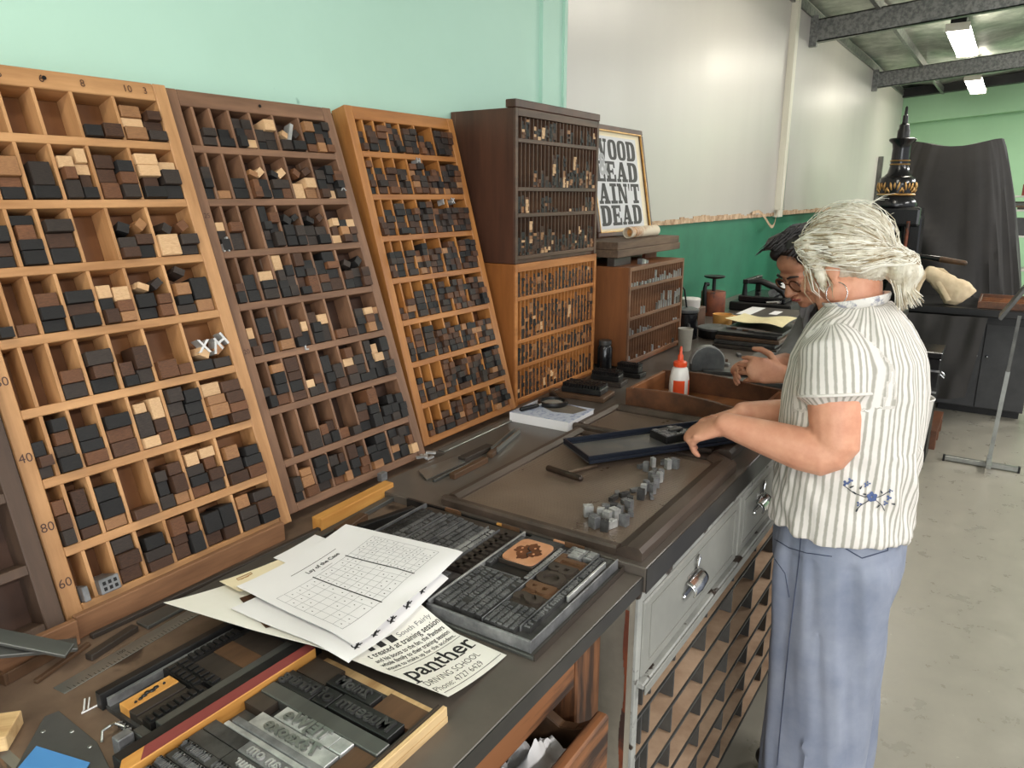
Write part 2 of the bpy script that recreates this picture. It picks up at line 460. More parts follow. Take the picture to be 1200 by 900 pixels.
# torn lower edge of the lining board
b = MB(); n = 46
for i in range(n):
    x = 2.56 + i * 3.0 / n; h = 0.012 + 0.03 * abs(noise.noise(Vector((x * 3.1, 2, 0)))) + 0.012 * (rng.random())
    b.box(x, x + 3.0 / n, 1.449, 1.4525, 1.455 + 0.004 * rng.random(), 1.462 + h)
for i in range(70):
    x = 5.72 + i * 0.06; b.box(x, x + 0.06, 1.421, 1.433, 1.462, 1.485 + 0.012 * rng.random())
struct('trim_3', b, raw_edge)
def strip(pts, w):
    mb = MB(); vs = []; fs = []
    for p in pts:
        vs += [Vector((p[0], p[1], p[2])), Vector((p[0], p[1] - 0.002, p[2])), Vector((p[0], p[1] - 0.002, p[2] + w)), Vector((p[0], p[1], p[2] + w))]
    for i in range(len(pts) - 1):
        for j in range(4):
            fs.append((i * 4 + j, i * 4 + (j + 1) % 4, i * 4 + 4 + (j + 1) % 4, i * 4 + 4 + j))
    fs.append((3, 2, 1, 0)); fs.append(tuple(range(4 * (len(pts) - 1), 4 * len(pts))))
    return mb.add(vs, fs)
pts = []
for i in range(17):
    t = i / 16
    pts.append((4.98 + 0.6 * t, 1.44 - 0.05 * sin(pi * t), 1.478 - 0.085 * sin(pi * min(1, max(0, t - 0.12) / 0.88)) ** 1.3 + 0.012 * sin(9 * t)))
thing('hanging_edge_strip', strip(pts, 0.02), raw_edge, 'torn paper edging strip curling loose beneath the white lining board', 'edging strip', recalc=True)
# ceiling of silver foil, sagging between battens
TILT = Matrix.Translation((0, 1.41, 2.77)) @ Matrix.Rotation(radians(-4.1), 4, 'X') @ Matrix.Translation((0, -1.41, -2.77))      # the roof pitch
def ceil_pt(u, v):
    x = -4 + u * 15.6; y = -7 + v * 8.47
    return (x, y, 2.965 + 0.0717 * (1.41 - y) + 0.035 * noise.noise(Vector((x * 1.3, y * 2.6, 0))) - 0.05 * abs(sin(x * pi / 1.4)) * (0.5 + 0.5 * sin(y * 3.0)))
b = MB().grid(ceil_pt, 130, 70); b.f = [list(reversed(f)) for f in b.f]
struct('ceiling', b, foil, smooth=True)
b = MB().box(-4, 12, -7, 1.6, 3.06, 3.1, TILT); struct('ceiling_roof', b, plaster)
for i, x in enumerate((0.5, 3.25, 6.1, 8.95)):
    b = MB()
    T = TILT
    b.box(x - 0.004, x + 0.004, -7, 1.44, 2.69, 2.845, T)
    b.box(x - 0.004, x + 0.055, -7, 1.44, 2.69, 2.698, T); b.box(x - 0.004, x + 0.055, -7, 1.44, 2.837, 2.845, T)
    b.box(x + 0.047, x + 0.055, -7, 1.44, 2.69, 2.71, T)
    struct('ceiling_beam_%d' % (i + 1), b, galv)
    for s_ in (-0.02,):
        bb = MB().box(x - 0.02, x + 0.02, 1.39, 1.452, 2.66, 2.87)
        for zz in (2.72, 2.81):
            bb.lathe([(0.009, 0), (0.009, 0.006)], M=Matrix.Translation((x - 0.02, 1.42, zz)) @ Matrix.Rotation(-pi / 2, 4, 'Y'), n=6)
        struct('ceiling_beam_cleat_%d' % (i + 1), bb, galv)
for i, y in enumerate((0.98, 1.43)):
    struct('ceiling_trim_%d' % (i + 1), MB().box(-4, 11.5, y, y + 0.03, 2.86, 2.93), galv)
b = MB().box(11.3, 11.42, -7, WY, 2.84, 2.95, TILT); struct('rafter_gap_shade', b, blacki)  # black strip standing in for the shaded gap at the rafters

# ------------------------------------------------------------------ fluorescent battens (two in view; the same row carries on over the bench)
glow = emit('lit_diffuser', (255, 248, 232), 26.0)
def batten(x, y, z, label):
    r = empty('batten_light', (x, y, z), label, 'ceiling light', 'fluorescent battens in a row')
    h = MB().box(-0.6, 0.6, -0.05, 0.05, 0.045, 0.11)
    obj('housing', h, blacki, r, bevel=0.004)
    d = MB().prism([(-0.6, -0.075), (0.6, -0.075), (0.6, 0.075), (-0.6, 0.075)], 0.0, 0.045)
    obj('diffuser', d, glow, r, bevel=0.015, seg=2)
    for s_ in (-1, 1):
        obj('end_cap', MB().box(min(s_ * 0.6, s_ * 0.612), max(s_ * 0.6, s_ * 0.612), -0.078, 0.078, -0.002, 0.05), postw, r)
        obj('hanger', MB().tube([(s_ * 0.4, 0, 0.11), (s_ * 0.4, 0, 0.19)], 0.006), galv, r)
batten(7.1, 0.53, 2.74, 'lit fluorescent batten hanging between the two steel beams')
batten(9.9, 0.56, 2.74, 'lit fluorescent batten beyond the second steel beam, by green end wall')
batten(4.25, 0.52, 2.74, 'lit fluorescent batten above the far bench, before the steel beams')
batten(-0.35, 0.5, 2.74, 'lit fluorescent batten directly above the golden type case')
batten(-2.6, 0.5, 2.74, 'lit fluorescent batten nearest the entrance, behind the viewpoint')
def area(name, loc, rot, sx, sy, power, c=(1, 1, 1)):
    d = bpy.data.lights.new(name, 'AREA'); d.shape = 'RECTANGLE'; d.size = sx; d.size_y = sy; d.energy = power; d.color = c
    o = bpy.data.objects.new(name, d); COL.objects.link(o); o.location = loc; o.rotation_euler = rot
    return o
# unseen fill lights for a supposed lamp row on the room side, and daylight from the open roller door behind
for x in (-0.6, 2.4, 5.4, 8.2, 10.3):
    area('lamp_row_fill', (x, -2.3, 2.95), (0, 0, 0), 1.2, 0.3, 170 if x > 10 else 78, (1.0, 0.98, 0.95))  # the strongest, at the far end, is added to brighten the green wall
area('roller_door_daylight', (-3.2, -2.4, 1.5), (radians(80), 0, radians(-68)), 3.0, 2.4, 120, (0.95, 0.98, 1.0))
w = bpy.data.worlds.new('world'); S.world = w; w.use_nodes = True
w.node_tree.nodes['Background'].inputs[0].default_value = (0.92, 0.96, 1.0, 1)
w.node_tree.nodes['Background'].inputs[1].default_value = 0.8

# ------------------------------------------------------------------ type cases leaning on the wall
DIVU = [0.026, 0.0505, 0.0895, 0.1335, 0.186, 0.2475, 0.3205, 0.406]     # cell boundaries, graded widths
ROWV = [0.035, 0.1195, 0.2295, 0.34, 0.4505, 0.560, 0.6675, 0.777, 0.872]   # rail centres, bottom to top
CW, CH, CDP = 0.431, 0.897, 0.056
def type_case(label, loc, lean, mh, mv, mback, cat='type case', H=CH, W=CW):
    r = empty('type_case', loc, label, cat, 'tall wooden type cases leaning on the wall', (-lean, 0, 0))
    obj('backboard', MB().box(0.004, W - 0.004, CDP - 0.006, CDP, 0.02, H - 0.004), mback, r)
    for x0, x1 in ((0, 0.026), (W - 0.026, W)):
        q = MB().box(x0, x1, 0, CDP - 0.007, 0.018, H)
        obj('stile', q, mv, r, bevel=0.0015)
    obj('top_rail', MB().box(0.0262, W - 0.0262, 0.001, CDP - 0.007, H - 0.033, H), mh, r, bevel=0.0015)
    obj('bottom_rail', MB().box(0.0262, W - 0.0262, 0.001, CDP - 0.007, 0.018, 0.036), mh, r, bevel=0.0015)
    for k in range(1, 8):
        v = ROWV[k]
        obj('shelf', MB().box(0.0262, W - 0.0262, 0.0005, CDP - 0.007, v - 0.0075, v + 0.0075), mh, r, bevel=0.001)
    for k in range(8):
        z0 = (ROWV[k] + 0.0077) if k else 0.0362
        z1 = (ROWV[k + 1] - 0.0077) if k < 7 else H - 0.0332
        for u in DIVU[1:-1]:
            obj('divider', MB().box(u - 0.0028, u + 0.0028, 0.0012, CDP - 0.0072, z0, z1), mv, r)
    return r
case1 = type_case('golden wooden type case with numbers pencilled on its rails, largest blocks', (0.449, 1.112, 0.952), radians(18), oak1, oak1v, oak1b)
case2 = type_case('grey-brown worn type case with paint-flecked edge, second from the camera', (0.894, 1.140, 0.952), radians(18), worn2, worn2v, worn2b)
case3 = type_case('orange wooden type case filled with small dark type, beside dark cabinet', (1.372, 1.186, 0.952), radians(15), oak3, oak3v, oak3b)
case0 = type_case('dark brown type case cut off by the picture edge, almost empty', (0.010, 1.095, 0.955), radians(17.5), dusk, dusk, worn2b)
# numbers stamped on the golden case
def stamp(r, s, x, z, size=0.02):
    obj('stamped_number', text_mb(s, size, 0.0, fn=lambda p: Vector((x + p.x, -0.0008, z + p.y))), umber, r)
for s, x in (('5', 0.142), ('6', 0.205), ('8', 0.272), ('10', 0.352), ('3', 0.386)): stamp(case1, s, x, CH - 0.017, 0.018)
for s, z in (('80', 0.395), ('40', 0.275), ('80', 0.165), ('60', 0.075)): stamp(case1, s, 0.013, z)
for s, z in (('25', 0.64), ('20', 0.36)): stamp(case2, s, 0.013, z, 0.014)
for s_, x_, z_ in ((case1, 0.21, CH - 0.015), (case2, 0.22, CH - 0.016)):
    obj('hook_hole', MB().lathe([(0.0035, 0), (0.0035, 0.001)], M=Matrix.Translation((x_, -0.0007, z_)) @ Matrix.Rotation(pi / 2, 4, 'X'), n=12), blacki, s_)

BLOCKS = {'wood_type_block': [], 'small_wood_type': [], 'type_slip': []}
def put(kind, root, c, size, var, label, roll=0.0, yaw=0.0):
    M = MW[root] @ Matrix.Translation(c) @ Matrix.Rotation(roll, 4, 'Y') @ Matrix.Rotation(yaw, 4, 'Z')
    BLOCKS[kind].append((M, size, var, label))
def pick(wts):
    t = rng.random() * sum(wts)
    for i, w_ in enumerate(wts):
        t -= w_
        if t <= 0: return i
    return 0
def fill_case(root, cname, kind, table, bw, bh, wts):
    for row in range(8):                    # row 0 is the top shelf
        k = 7 - row
        z0 = (ROWV[k] + 0.0082) if k else 0.0366
        z1 = (ROWV[k + 1] - 0.0082) if k < 7 else CH - 0.0338
        for c in range(7):
            spec = table[row][c]
            f = spec[0] if isinstance(spec, tuple) else spec
            opt = spec[1] if isinstance(spec, tuple) else ''
            if f <= 0: continue
            x0 = DIVU[c] + (0.0033 if c else 0.0006); x1 = DIVU[c + 1] - 0.0033
            if c == 6: x1 = DIVU[7] - 0.0016
            wd = x1 - x0
            nc = max(1, round(wd / bw))
            if 'w' in opt: nc = 1
            loose = 2 if 'c' in opt else 0
            where = '%s cell of %s shelf, %s case' % (ORD[c + 1], ORD[row + 1], cname)
            tops = []
            xs = [x0]
            cuts = [1 + (0.35 if bw > 0.026 else 0.08) * (rng.random() - 0.5) for _ in range(nc)]
            for q in cuts: xs.append(xs[-1] + wd * q / sum(cuts))
            hmax = z1 - z0
            for q in range(nc):
                z = z0 + 0.0004
                top = z0 + f * hmax * (0.86 + 0.2 * rng.random()) * (0.72 if loose else 1)
                n = 0
                while z < top - bh * 0.55 and n < 9:
                    h = bh * (0.8 + 0.45 * rng.random()) if bw > 0.026 else bh * (0.95 + 0.1 * rng.random())
                    if bw > 0.026 and rng.random() < 0.12: h *= 1.7
                    h = min(h, z1 - z - 0.001)
                    if h < bh * 0.4: break
                    n += 1
                    bwid = (xs[q + 1] - xs[q]) * (0.9 + 0.08 * rng.random()) - 0.0008
                    if bw > 0.026 and rng.random() < 0.1 and n > 1: bwid *= 0.75
                    ln = 0.040 + 0.012 * rng.random()
                    fr = -0.010 + 0.016 * rng.random() if bw > 0.02 else -0.004 + 0.010 * rng.random()
                    if fr + ln > CDP - 0.0075: ln = CDP - 0.0075 - fr
                    var = pick(wts)
                    if 'l' in opt and z + h >= top - bh * 0.6 and rng.random() < 0.6: var = 5
                    put(kind, root, Vector(((xs[q] + xs[q + 1]) / 2 + 0.0007 * (rng.random() - 0.5), fr + ln / 2, z + h / 2)), (bwid, ln, h - 0.0003), var,
                        '%s type block %s up in %s stack, %s' % (BLKNAME[var], ORD[n], ORD[q + 1], where), 0.0, 0.04 * (rng.random() - 0.5))
                    z += h
                tops.append(z)
            for q in range(loose):
                sz = (0.017 + 0.006 * rng.random(), 0.034 + 0.008 * rng.random(), 0.011 + 0.006 * rng.random())
                cx = x0 + wd * (0.3 + 0.42 * q); zz = max(tops) + 0.0125 + 0.003 * q
                if zz + 0.012 > z1 or wd < 0.045: continue
                var = pick([0.25, 0.2, 0.15, 0.12, 0.14, 0.2])
                put(kind, root, Vector((cx, 0.018, zz)), sz, var, 'tilted %s type block %s on the heap, %s' % (BLKNAME[var], ('lying', 'thrown')[q], where), (0.55, -0.6)[q] * (0.7 + 0.5 * rng.random()), 0.3 * (rng.random() - 0.5))
T1 = [[0, 0.5, 0, 0, 0, (0.30, ''), 0.8],
      [0.8, 0.7, 0.85, 0.66, (0.8, 'l'), (0.85, 'l'), (0.88, 'l')],
      [0.7, 0.6, 0.85, 0.9, 0, (0.62, 'c'), (0.6, 'cl')],
      [0.15, 0.15, (0.8, 'l'), 0.72, (0.75, 'l'), (0.7, 'c'), (0.75, 'c')],
      [0, 0, 0.42, 0.8, 0.45, 0.25, (0.42, 'c')],
      [0.6, 0.8, 0.9, 0.85, (0.92, 'l'), 0.92, (0.95, 'l')],
      [0.88, 0.72, 0.85, 0.25, 0.75, (0.85, 'l'), 0.78],
      [0.0, 0.0, 0.92, 0.62, 0.8, 0.82, 0.9]]
fill_case(case1, 'golden', 'wood_type_block', T1, 0.034, 0.0205, [0.27, 0.19, 0.25, 0.17, 0.07, 0.03])
T2 = [[0, 0.38, 0.6, 0.78, 0.72, (0.55, 'c'), 0.85],
      [0.55, 0.3, (0.6, 'c'), (0.75, 'c'), (0.75, 'c'), (0.7, 'cl'), 0.8],
      [(0.7, 'l'), 0.75, 0, 0.8, (0.6, 'c'), (0.6, 'cl'), (0.65, 'l')],
      [0.5, 0.62, (0.7, 'l'), (0.78, 'l'), 0.85, 0.85, (0.68, 'c')],
      [(0.8, 'l'), 0.65, 0.5, 0.7, (0.75, 'l'), 0.3, (0.7, 'l')],
      [0.6, 0.85, 0.82, (0.5, 'l'), 0.75, 0.85, (0.85, 'l')],
      [0, 0.3, 0.22, 0.5, 0.15, 0.7, 0.65],
      [0.85, 0.9, 0.95, 0.85, 0.92, 0.85, 0.98]]
fill_case(case2, 'grey-brown', 'wood_type_block', T2, 0.030, 0.0198, [0.44, 0.24, 0.11, 0.08, 0.09, 0.04])
T3 = [[rng.uniform(0.72, 0.97) for _ in range(7)] for _ in range(8)]
for r_, c_, f_ in ((0, 0, 0.7), (0, 5, 0.6), (2, 0, 0.55), (4, 0, 0.4), (4, 1, 0.6), (5, 0, 0.8), (6, 0, 0.7), (6, 1, 0.55), (6, 2, 0.5), (7, 0, 0.5), (7, 1, 0.55), (7, 2, 0.7)): T3[r_][c_] = f_
fill_case(case3, 'orange', 'small_wood_type', T3, 0.0255, 0.0165, [0.14, 0.34, 0.34, 0.14, 0.04, 0.0])

# bright metal letters lying in the cases
def metal_letter(root, ch, x, z, roll, size, label):
    m = text_mb(ch, size, 0.022, bold=0.0006)
    M = MW[root] @ Matrix.Translation((x, 0.008, z)) @ Matrix.Rotation(roll, 4, 'Y') @ Matrix.Rotation(pi / 2, 4, 'X')
    o = obj('metal_type_letter', m, leadb, recalc=True)
    o.matrix_world = M
    props(o, label, 'metal letter', 'bright metal letters in the type cases')
metal_letter(case1, 'X', 0.352, 0.392, 0.1, 0.034, 'bright metal cross-shaped letter lying in the golden case heap')
metal_letter(case1, 'I', 0.374, 0.385, 0.3, 0.034, 'bright metal upright-bar letter leaning in the golden case heap')
metal_letter(case1, 'H', 0.391, 0.396, -0.5, 0.036, 'bright metal twin-bar letter tilted in the golden case heap')
metal_letter(case2, 'I', 0.281, 0.82, 0.45, 0.075, 'long bright metal letter slanting across top shelf of grey-brown case')
metal_letter(case2, 'X', 0.398, 0.70, 0.0, 0.022, 'small bright metal letter at the end of second shelf, grey-brown case')
metal_letter(case2, 'I', 0.041, 0.585, 0.1, 0.026, 'bright metal letter high in first cell, third shelf, grey-brown case')
metal_letter(case2, 'H', 0.034, 0.573, 0.0, 0.022, 'bright metal letter low in first cell, third shelf, grey-brown case')
metal_letter(case2, 'L', 0.16, 0.345, 0.1, 0.02, 'bright metal letter in the fifth shelf of grey-brown case')
metal_letter(case3, 'H', 0.232, 0.765, 0.05, 0.022, 'bright metal letter at the top of second shelf, orange case')
metal_letter(case3, 'I', 0.30, 0.652, 0.05, 0.02, 'bright metal letter above third shelf of orange case, left of pair')
metal_letter(case3, 'X', 0.345, 0.655, 0.1, 0.02, 'bright metal letter above third shelf of orange case, end of row')
# grey metal furniture block with six holes, and a thin one, in the golden case
def hollow(root, x0, x1, z0, z1, label, holes):
    r = empty('metal_furniture', MW[root] @ Vector((x0, 0, z0)), label, 'metal furniture', None, tuple(root.rotation_euler))
    w_, h_ = x1 - x0, z1 - z0
    obj('block', MB().box(0, w_, -0.012, 0.042, 0, h_), lead, r, bevel=0.001)
    if holes:
        for i in range(3):
            for j in range(2):
                obj('hole', MB().box(w_ * (0.14 + 0.28 * i), w_ * (0.30 + 0.28 * i), -0.0125, -0.0119, h_ * (0.18 + 0.38 * j), h_ * (0.42 + 0.38 * j)), blacki, r)
hollow(case1, 0.054, 0.085, 0.0365, 0.0605, 'grey metal furniture block with six holes in bottom shelf of golden case', True)
hollow(case1, 0.028, 0.037, 0.0365, 0.0605, 'thin grey metal spacer in the first cell, bottom shelf, golden case', False)

# ------------------------------------------------------------------ upright cabinets with narrow slots
def cabinet(label, x0, x1, y0, y1, z0, z1, rows, ncol, mp, mr, mb_, toprail=0.022, cat='type cabinet'):
    """rows: slot-row heights from the top as fractions"""
    r = empty('type_cabinet', ((x0 + x1) / 2, (y0 + y1) / 2, z0), label, cat)
    W_ = lambda nm, q, m_, **k: obj(nm, q, m_, r, world=True, **k)
    W_('side_panel', MB().box(x0, x0 + 0.014, y0 + 0.003, y1, z0, z1), mp, bevel=0.001)
    W_('side_panel', MB().box(x1 - 0.014, x1, y0 + 0.003, y1, z0, z1), mp, bevel=0.001)
    W_('top_board', MB().box(x0 + 0.0142, x1 - 0.0142, y0 + 0.003, y1, z1 - 0.014, z1), mp, bevel=0.001)
    W_('bottom_board', MB().box(x0 + 0.0142, x1 - 0.0142, y0 + 0.003, y1, z0, z0 + 0.012), mp)
    W_('back_panel', MB().box(x0 + 0.0142, x1 - 0.0142, y0 + 0.05, y0 + 0.058, z0 + 0.0122, z1 - 0.0142), mb_)
    for xa, xb in ((x0 - 0.001, x0 + 0.013), (x1 - 0.013, x1 + 0.001)):
        W_('front_stile', MB().box(xa, xb, y0 - 0.004, y0 + 0.0028, z0, z1), mr, bevel=0.001)
    zt = z1 - toprail; hb = zt - z0 - 0.012
    edges = [zt]
    for q in rows: edges.append(edges[-1] - hb * q)
    W_('top_rail', MB().box(x0 + 0.0132, x1 - 0.0132, y0 - 0.004, y0 + 0.0028, zt, z1 - 0.0001), mr, bevel=0.001)
    cells = []
    for k in range(len(rows)):
        zl = edges[k + 1]
        W_('rail', MB().box(x0 + 0.0144, x1 - 0.0144, y0 - 0.003, y0 + 0.0498, zl - 0.0005, zl + 0.011), mr, bevel=0.001)
        cw = (x1 - x0 - 0.028) / ncol
        for c in range(1, ncol):
            xx = x0 + 0.014 + c * cw
            W_('divider', MB().box(xx - 0.0016, xx + 0.0016, y0, y0 + 0.0498, zl + 0.0112, edges[k] - 0.0008), mr)
        for c in range(ncol):
            cells.append((k, c, x0 + 0.014 + c * cw + 0.0024, x0 + 0.014 + (c + 1) * cw - 0.0024, zl + 0.0115, edges[k] - 0.002))
    return r, cells, y0
ROWS = [0.2, 0.325, 0.2, 0.275]
CX0, CX1, CY = 1.856, 2.374, 1.233
cabA, cellA, yA = cabinet('dark brown slotted type cabinet stacked on the amber one', CX0, CX1, CY, 1.466, 1.40, 1.845, [0.175, 0.335, 0.185, 0.305], 22, umber, umberx, worn2b, 0.022)
obj('lid_lip', MB().box(CX0 - 0.004, CX1 + 0.002, CY - 0.006, CY + 0.03, 1.8455, 1.868), umber, cabA, world=True, bevel=0.002)
cabB, cellB, yB = cabinet('amber wooden slotted type cabinet under the dark cabinet', CX0, CX1 + 0.006, CY, 1.466, 0.952, 1.3985, [0.215, 0.325, 0.2, 0.26], 22, amber, amberx, oak3b, 0.024)
cabC, cellC, yC = cabinet('brown slotted cabinet of grey metal type below the framed poster', 2.472, 3.004, 1.14, 1.43, 0.972, 1.345, ROWS, 21, chest, chestx, worn2b, 0.014)
def slips(cells, y0, cname, fillfn, wts, hs):
    for k, c, xa, xb, za, zb in cells:
        f = fillfn(k, c)
        z = za + 0.0003; top = za + (zb - za) * f; n = 0
        var = pick(wts)
        while z < top - 0.003:
            if rng.random() < 0.55: var = pick(wts)
            h = hs * (0.6 + 0.9 * rng.random())
            if z + h > zb: break
            n += 1
            wd = (xb - xa) * (0.82 + 0.16 * rng.random())
            x = (xa + xb) / 2 + ((xb - xa) - wd) * 0.4 * (rng.random() - 0.5)
            pr = -0.003 + 0.006 * rng.random()
            M = Matrix.Translation((x, y0 + pr + 0.016, z + h / 2)) @ Matrix.Rotation(0.06 * (rng.random() - 0.5), 4, 'Z')
            BLOCKS['type_slip'].append((M, (wd, 0.03, h - 0.0003), var, '%s type slip %s up in %s slot of %s row, %s cabinet' % (BLKNAME[var], ORD[min(n, 28)], ORD[c + 1], ORD[k + 1], cname)))
            z += h
def fa(k, c):
    n_ = noise.noise(Vector((c * 0.55, k * 7.3, 1.0)))
    if k == 0: return 0 if c in (0, 3, 10, 12, 15, 16, 18) else 0.45 + 0.5 * rng.random()
    if k == 1: return 0.0 if c < 4 else (0.15 + 0.3 * rng.random() if c < 9 else (0.8 if c in (9, 10, 12, 15) else 0.2 + 0.5 * rng.random()))
    if k == 2: return (0.75 if c < 3 or 5 < c < 9 or c > 18 else 0.22 * rng.random())
    return 0.25 + 0.45 * max(0, n_ + 0.3) + 0.35 * (rng.random() ** 2)
def fb(k, c):
    if k == 0: return 0 if c in (0, 1, 20, 21) and False else 0.66 + 0.25 * rng.random()
    if k == 1: return 0.0 if c == 0 else (0.72 + 0.2 * rng.random())
    if k == 2: return 0.7 + 0.18 * rng.random()
    return (0.7 + 0.14 * rng.random()) if c < 14 else (0.35 + 0.5 * rng.random())
slips(cellA, yA, 'dark', fa, [0.5, 0.2, 0.08, 0.06, 0.1, 0.08], 0.0085)
slips(cellB, yB, 'amber', fb, [0.15, 0.3, 0.3, 0.14, 0.09, 0.03], 0.0095)
# grey metal type in the brown cabinet: whole columns per slot
for k, c, xa, xb, za, zb in cellC:
    f = {0: 0.25 + 0.6 * (c > 8) * rng.random(), 1: (0.65 if c in (12, 13, 15, 16, 18, 19, 20) else 0.3 * (rng.random() < 0.3)), 2: 0.5 * rng.random() * (c < 10 or c > 16), 3: 0.35 * rng.random() * (c % 3 == 0)}[k]
    if f < 0.1: continue
    h = (zb - za) * f; n = max(1, int(h / 0.022)); z = za + 0.0003
    for q in range(n):
        hh = h / n * (0.8 + 0.3 * rng.random())
        if z + hh > zb: break
        m = MB().box(xa + 0.0005, xb - 0.001 - 0.004 * rng.random(), yC - 0.003 + 0.004 * rng.random(), yC + 0.03, z, z + hh - 0.0005)
        thing('metal_type_slug', m, lead if rng.random() < 0.75 else leadd, 'grey metal type slug %s up in %s slot of %s row, brown cabinet' % (ORD[q + 1], ORD[c + 1], ORD[k + 1]), 'metal type', 'grey metal slugs in the brown cabinet', bevel=0.0008)
        z += hh

# ------------------------------------------------------------------ the blocks: the 300 largest in view of each kind stand alone, the rest is one mass per kind
def unit_block():
    me = mesh_of('type_block', MB().box(-0.5, 0.5, -0.5, 0.5, -0.5, 0.5), bevel=0.035)
    return me
UNIT = []
for v_ in range(6):
    me = unit_block(); me.materials.append(BLK[v_]); UNIT.append(me)
INFO = {'wood_type_block': ('wood type', 'large wood type blocks in the two big cases', 'wood_type_mass', 'remaining wood type blocks deep in the golden and grey-brown cases'),
        'small_wood_type': ('small wood type', 'small wood type blocks in the orange case', 'small_wood_type_mass', 'remaining small dark wood type packed in the orange case'),
        'type_slip': ('type slip', 'thin type slips in the dark and amber cabinets', 'type_slip_mass', 'remaining thin type slips standing in the dark and amber cabinets')}
for kind, lst in BLOCKS.items():
    def seen(t):
        p = t[0].translation; d = (p - CAM).length
        inv = Matrix.Rotation(pi / 2 - HEAD, 4, 'Z')
        q = inv @ (p - CAM)            # heading along +y
        if abs(q.x / max(q.y, 0.01)) > 0.74: return 0
        return t[1][0] * t[1][2] / (d * d)
    lst = sorted(lst, key=lambda t: -seen(t))
    cat, grp, massname, masslabel = INFO[kind]
    for M, sz, var, lab in lst[:300]:
        o = bpy.data.objects.new(kind, UNIT[var]); COL.objects.link(o)
        o.matrix_world = M @ Matrix.Diagonal((sz[0], sz[1], sz[2], 1))
        props(o, lab, cat, grp)
    rest = [t for t in lst[300:] if seen(t) > 0]
    if rest:
        m = MB()
        for M, sz, var, lab in rest:
            m.m = var; m.box(-sz[0] / 2, sz[0] / 2, -sz[1] / 2, sz[1] / 2, -sz[2] / 2, sz[2] / 2, M)
        o = obj(massname, m, BLK); props(o, masslabel, cat, grp, 'stuff')
    print(kind, len(lst), 'rest', len(rest))
# ================================================================== benches
r = empty('workbench', (0.69, 0.96, 0), 'wooden workbench with dark steel top and half-open drawer, nearest the camera', 'workbench')
B = lambda nm, q, m_, **k: obj(nm, q, m_, r, world=True, **k)
B('worktop_front', MB().box(0.285, 1.0975, 0.458, 0.735, 0.922, 0.95), slate, bevel=0.0015)
B('worktop_back', MB().prism([(0.285, 0.7355), (1.0975, 0.7355), (1.0975, 1.464), (-0.35, 1.464), (-0.35, 0.96), (0.285, 0.96)], 0.922, 0.95), brownbench)
B('edge_band', MB().box(0.285, 1.0975, 0.4562, 0.4578, 0.9221, 0.9494), edgeblack)
B('fascia', MB().box(0.31, 0.955, 0.512, 0.54, 0.792, 0.9215), scuff, bevel=0.002)
B('post', MB().box(0.956, 1.043, 0.508, 0.56, 0, 0.9215), mat('scuffed_post', (130, 84, 52), (50, 33, 24), rough=0.6, scale=28, stretch=GZ, bump=0.2, lo=0.4, hi=0.6), bevel=0.003)
B('side_panel', MB().box(0.956, 1.04, 0.5605, 1.4, 0, 0.9215), scuff)
B('side_panel', MB().box(0.295, 0.32, 0.5405, 1.4, 0, 0.9215), scuff)
B('lower_front', MB().box(0.321, 0.955, 0.515, 0.535, 0, 0.60), scuff)
dr = B('drawer_front', MB().box(0.33, 0.945, 0.440, 0.462, 0.61, 0.778), scuff, bevel=0.004)
side = []
for i in range(13):
    t = i / 12; side.append((0.4625 + 0.34 * t, 0.765 - 0.03 * sin(min(1, t * 3.2) * pi) * (t < 0.32)))
prof = [(0.4625, 0.62)] + [(0.80, 0.62)] + list(reversed(side))
for x in (0.335, 0.918):
    q = MB().prism([(p[0], p[1]) for p in prof], 0, 0.02, Matrix(((0, 0, 1, x), (1, 0, 0, 0), (0, 1, 0, 0), (0, 0, 0, 1))))
    obj('drawer_side', q, furnb, dr, world=True, bevel=0.002)
obj('drawer_bottom', MB().box(0.356, 0.917, 0.463, 0.80, 0.615, 0.625), furn, dr, world=True)
def rag(u, v):
    x = 0.79 + 0.10 * u; y = 0.467 + 0.10 * v
    return (x, y, 0.70 + 0.03 * sin(2.2 * u + 0.4) * sin(2.5 * v + 0.3) + 0.045 * noise.noise(Vector((u * 3.2, v * 3.0, 1))) + 0.02 * abs(noise.noise(Vector((u * 7, v * 7, 4)))))
m = MB().grid(rag, 22, 18, 0.003); thing('white_rag', m, white, 'crumpled white rag lying in the half-open bench drawer', 'rag', smooth=True)
m = MB().grid(lambda u, v: (0.40 + 0.36 * u, 0.468 + 0.16 * v, 0.676 + 0.02 * sin(9 * u) * sin(6 * v)), 24, 12, 0.025)
thing('black_cloth', m, blacki, 'black cloth bundled in the half-open bench drawer', 'cloth', smooth=True)

# steel cabinet with pigeonholes and a long dark top
r = empty('steel_cabinet', (3.0, 0.95, 0), 'grey chipped-paint steel cabinet with drawers over open pigeonholes', 'cabinet')
B = lambda nm, q, m_, **k: obj(nm, q, m_, r, world=True, **k)
top = MB().prism([(1.0985, 0.452), (4.9, 0.452), (4.9, 1.458), (2.44, 1.458), (2.44, 1.165), (1.366, 1.165), (1.366, 1.118), (1.0985, 1.118)], 0.918, 0.967)
B('worktop', top, slate, bevel=0.002)
B('edge_band', MB().box(1.0985, 4.9, 0.4502, 0.4518, 0.9181, 0.9664), edgeblack)
q = MB()
for i in range(60):
    z = 0.02 + 0.0145 * i; w_ = 0.004 + 0.010 * max(0, noise.noise(Vector((2, 3, z * 9))) + 0.35)
    q.box(1.0744, 1.0749, 0.470, 0.470 + w_, z, z + 0.0146)
B('rust_stain', q, rust)
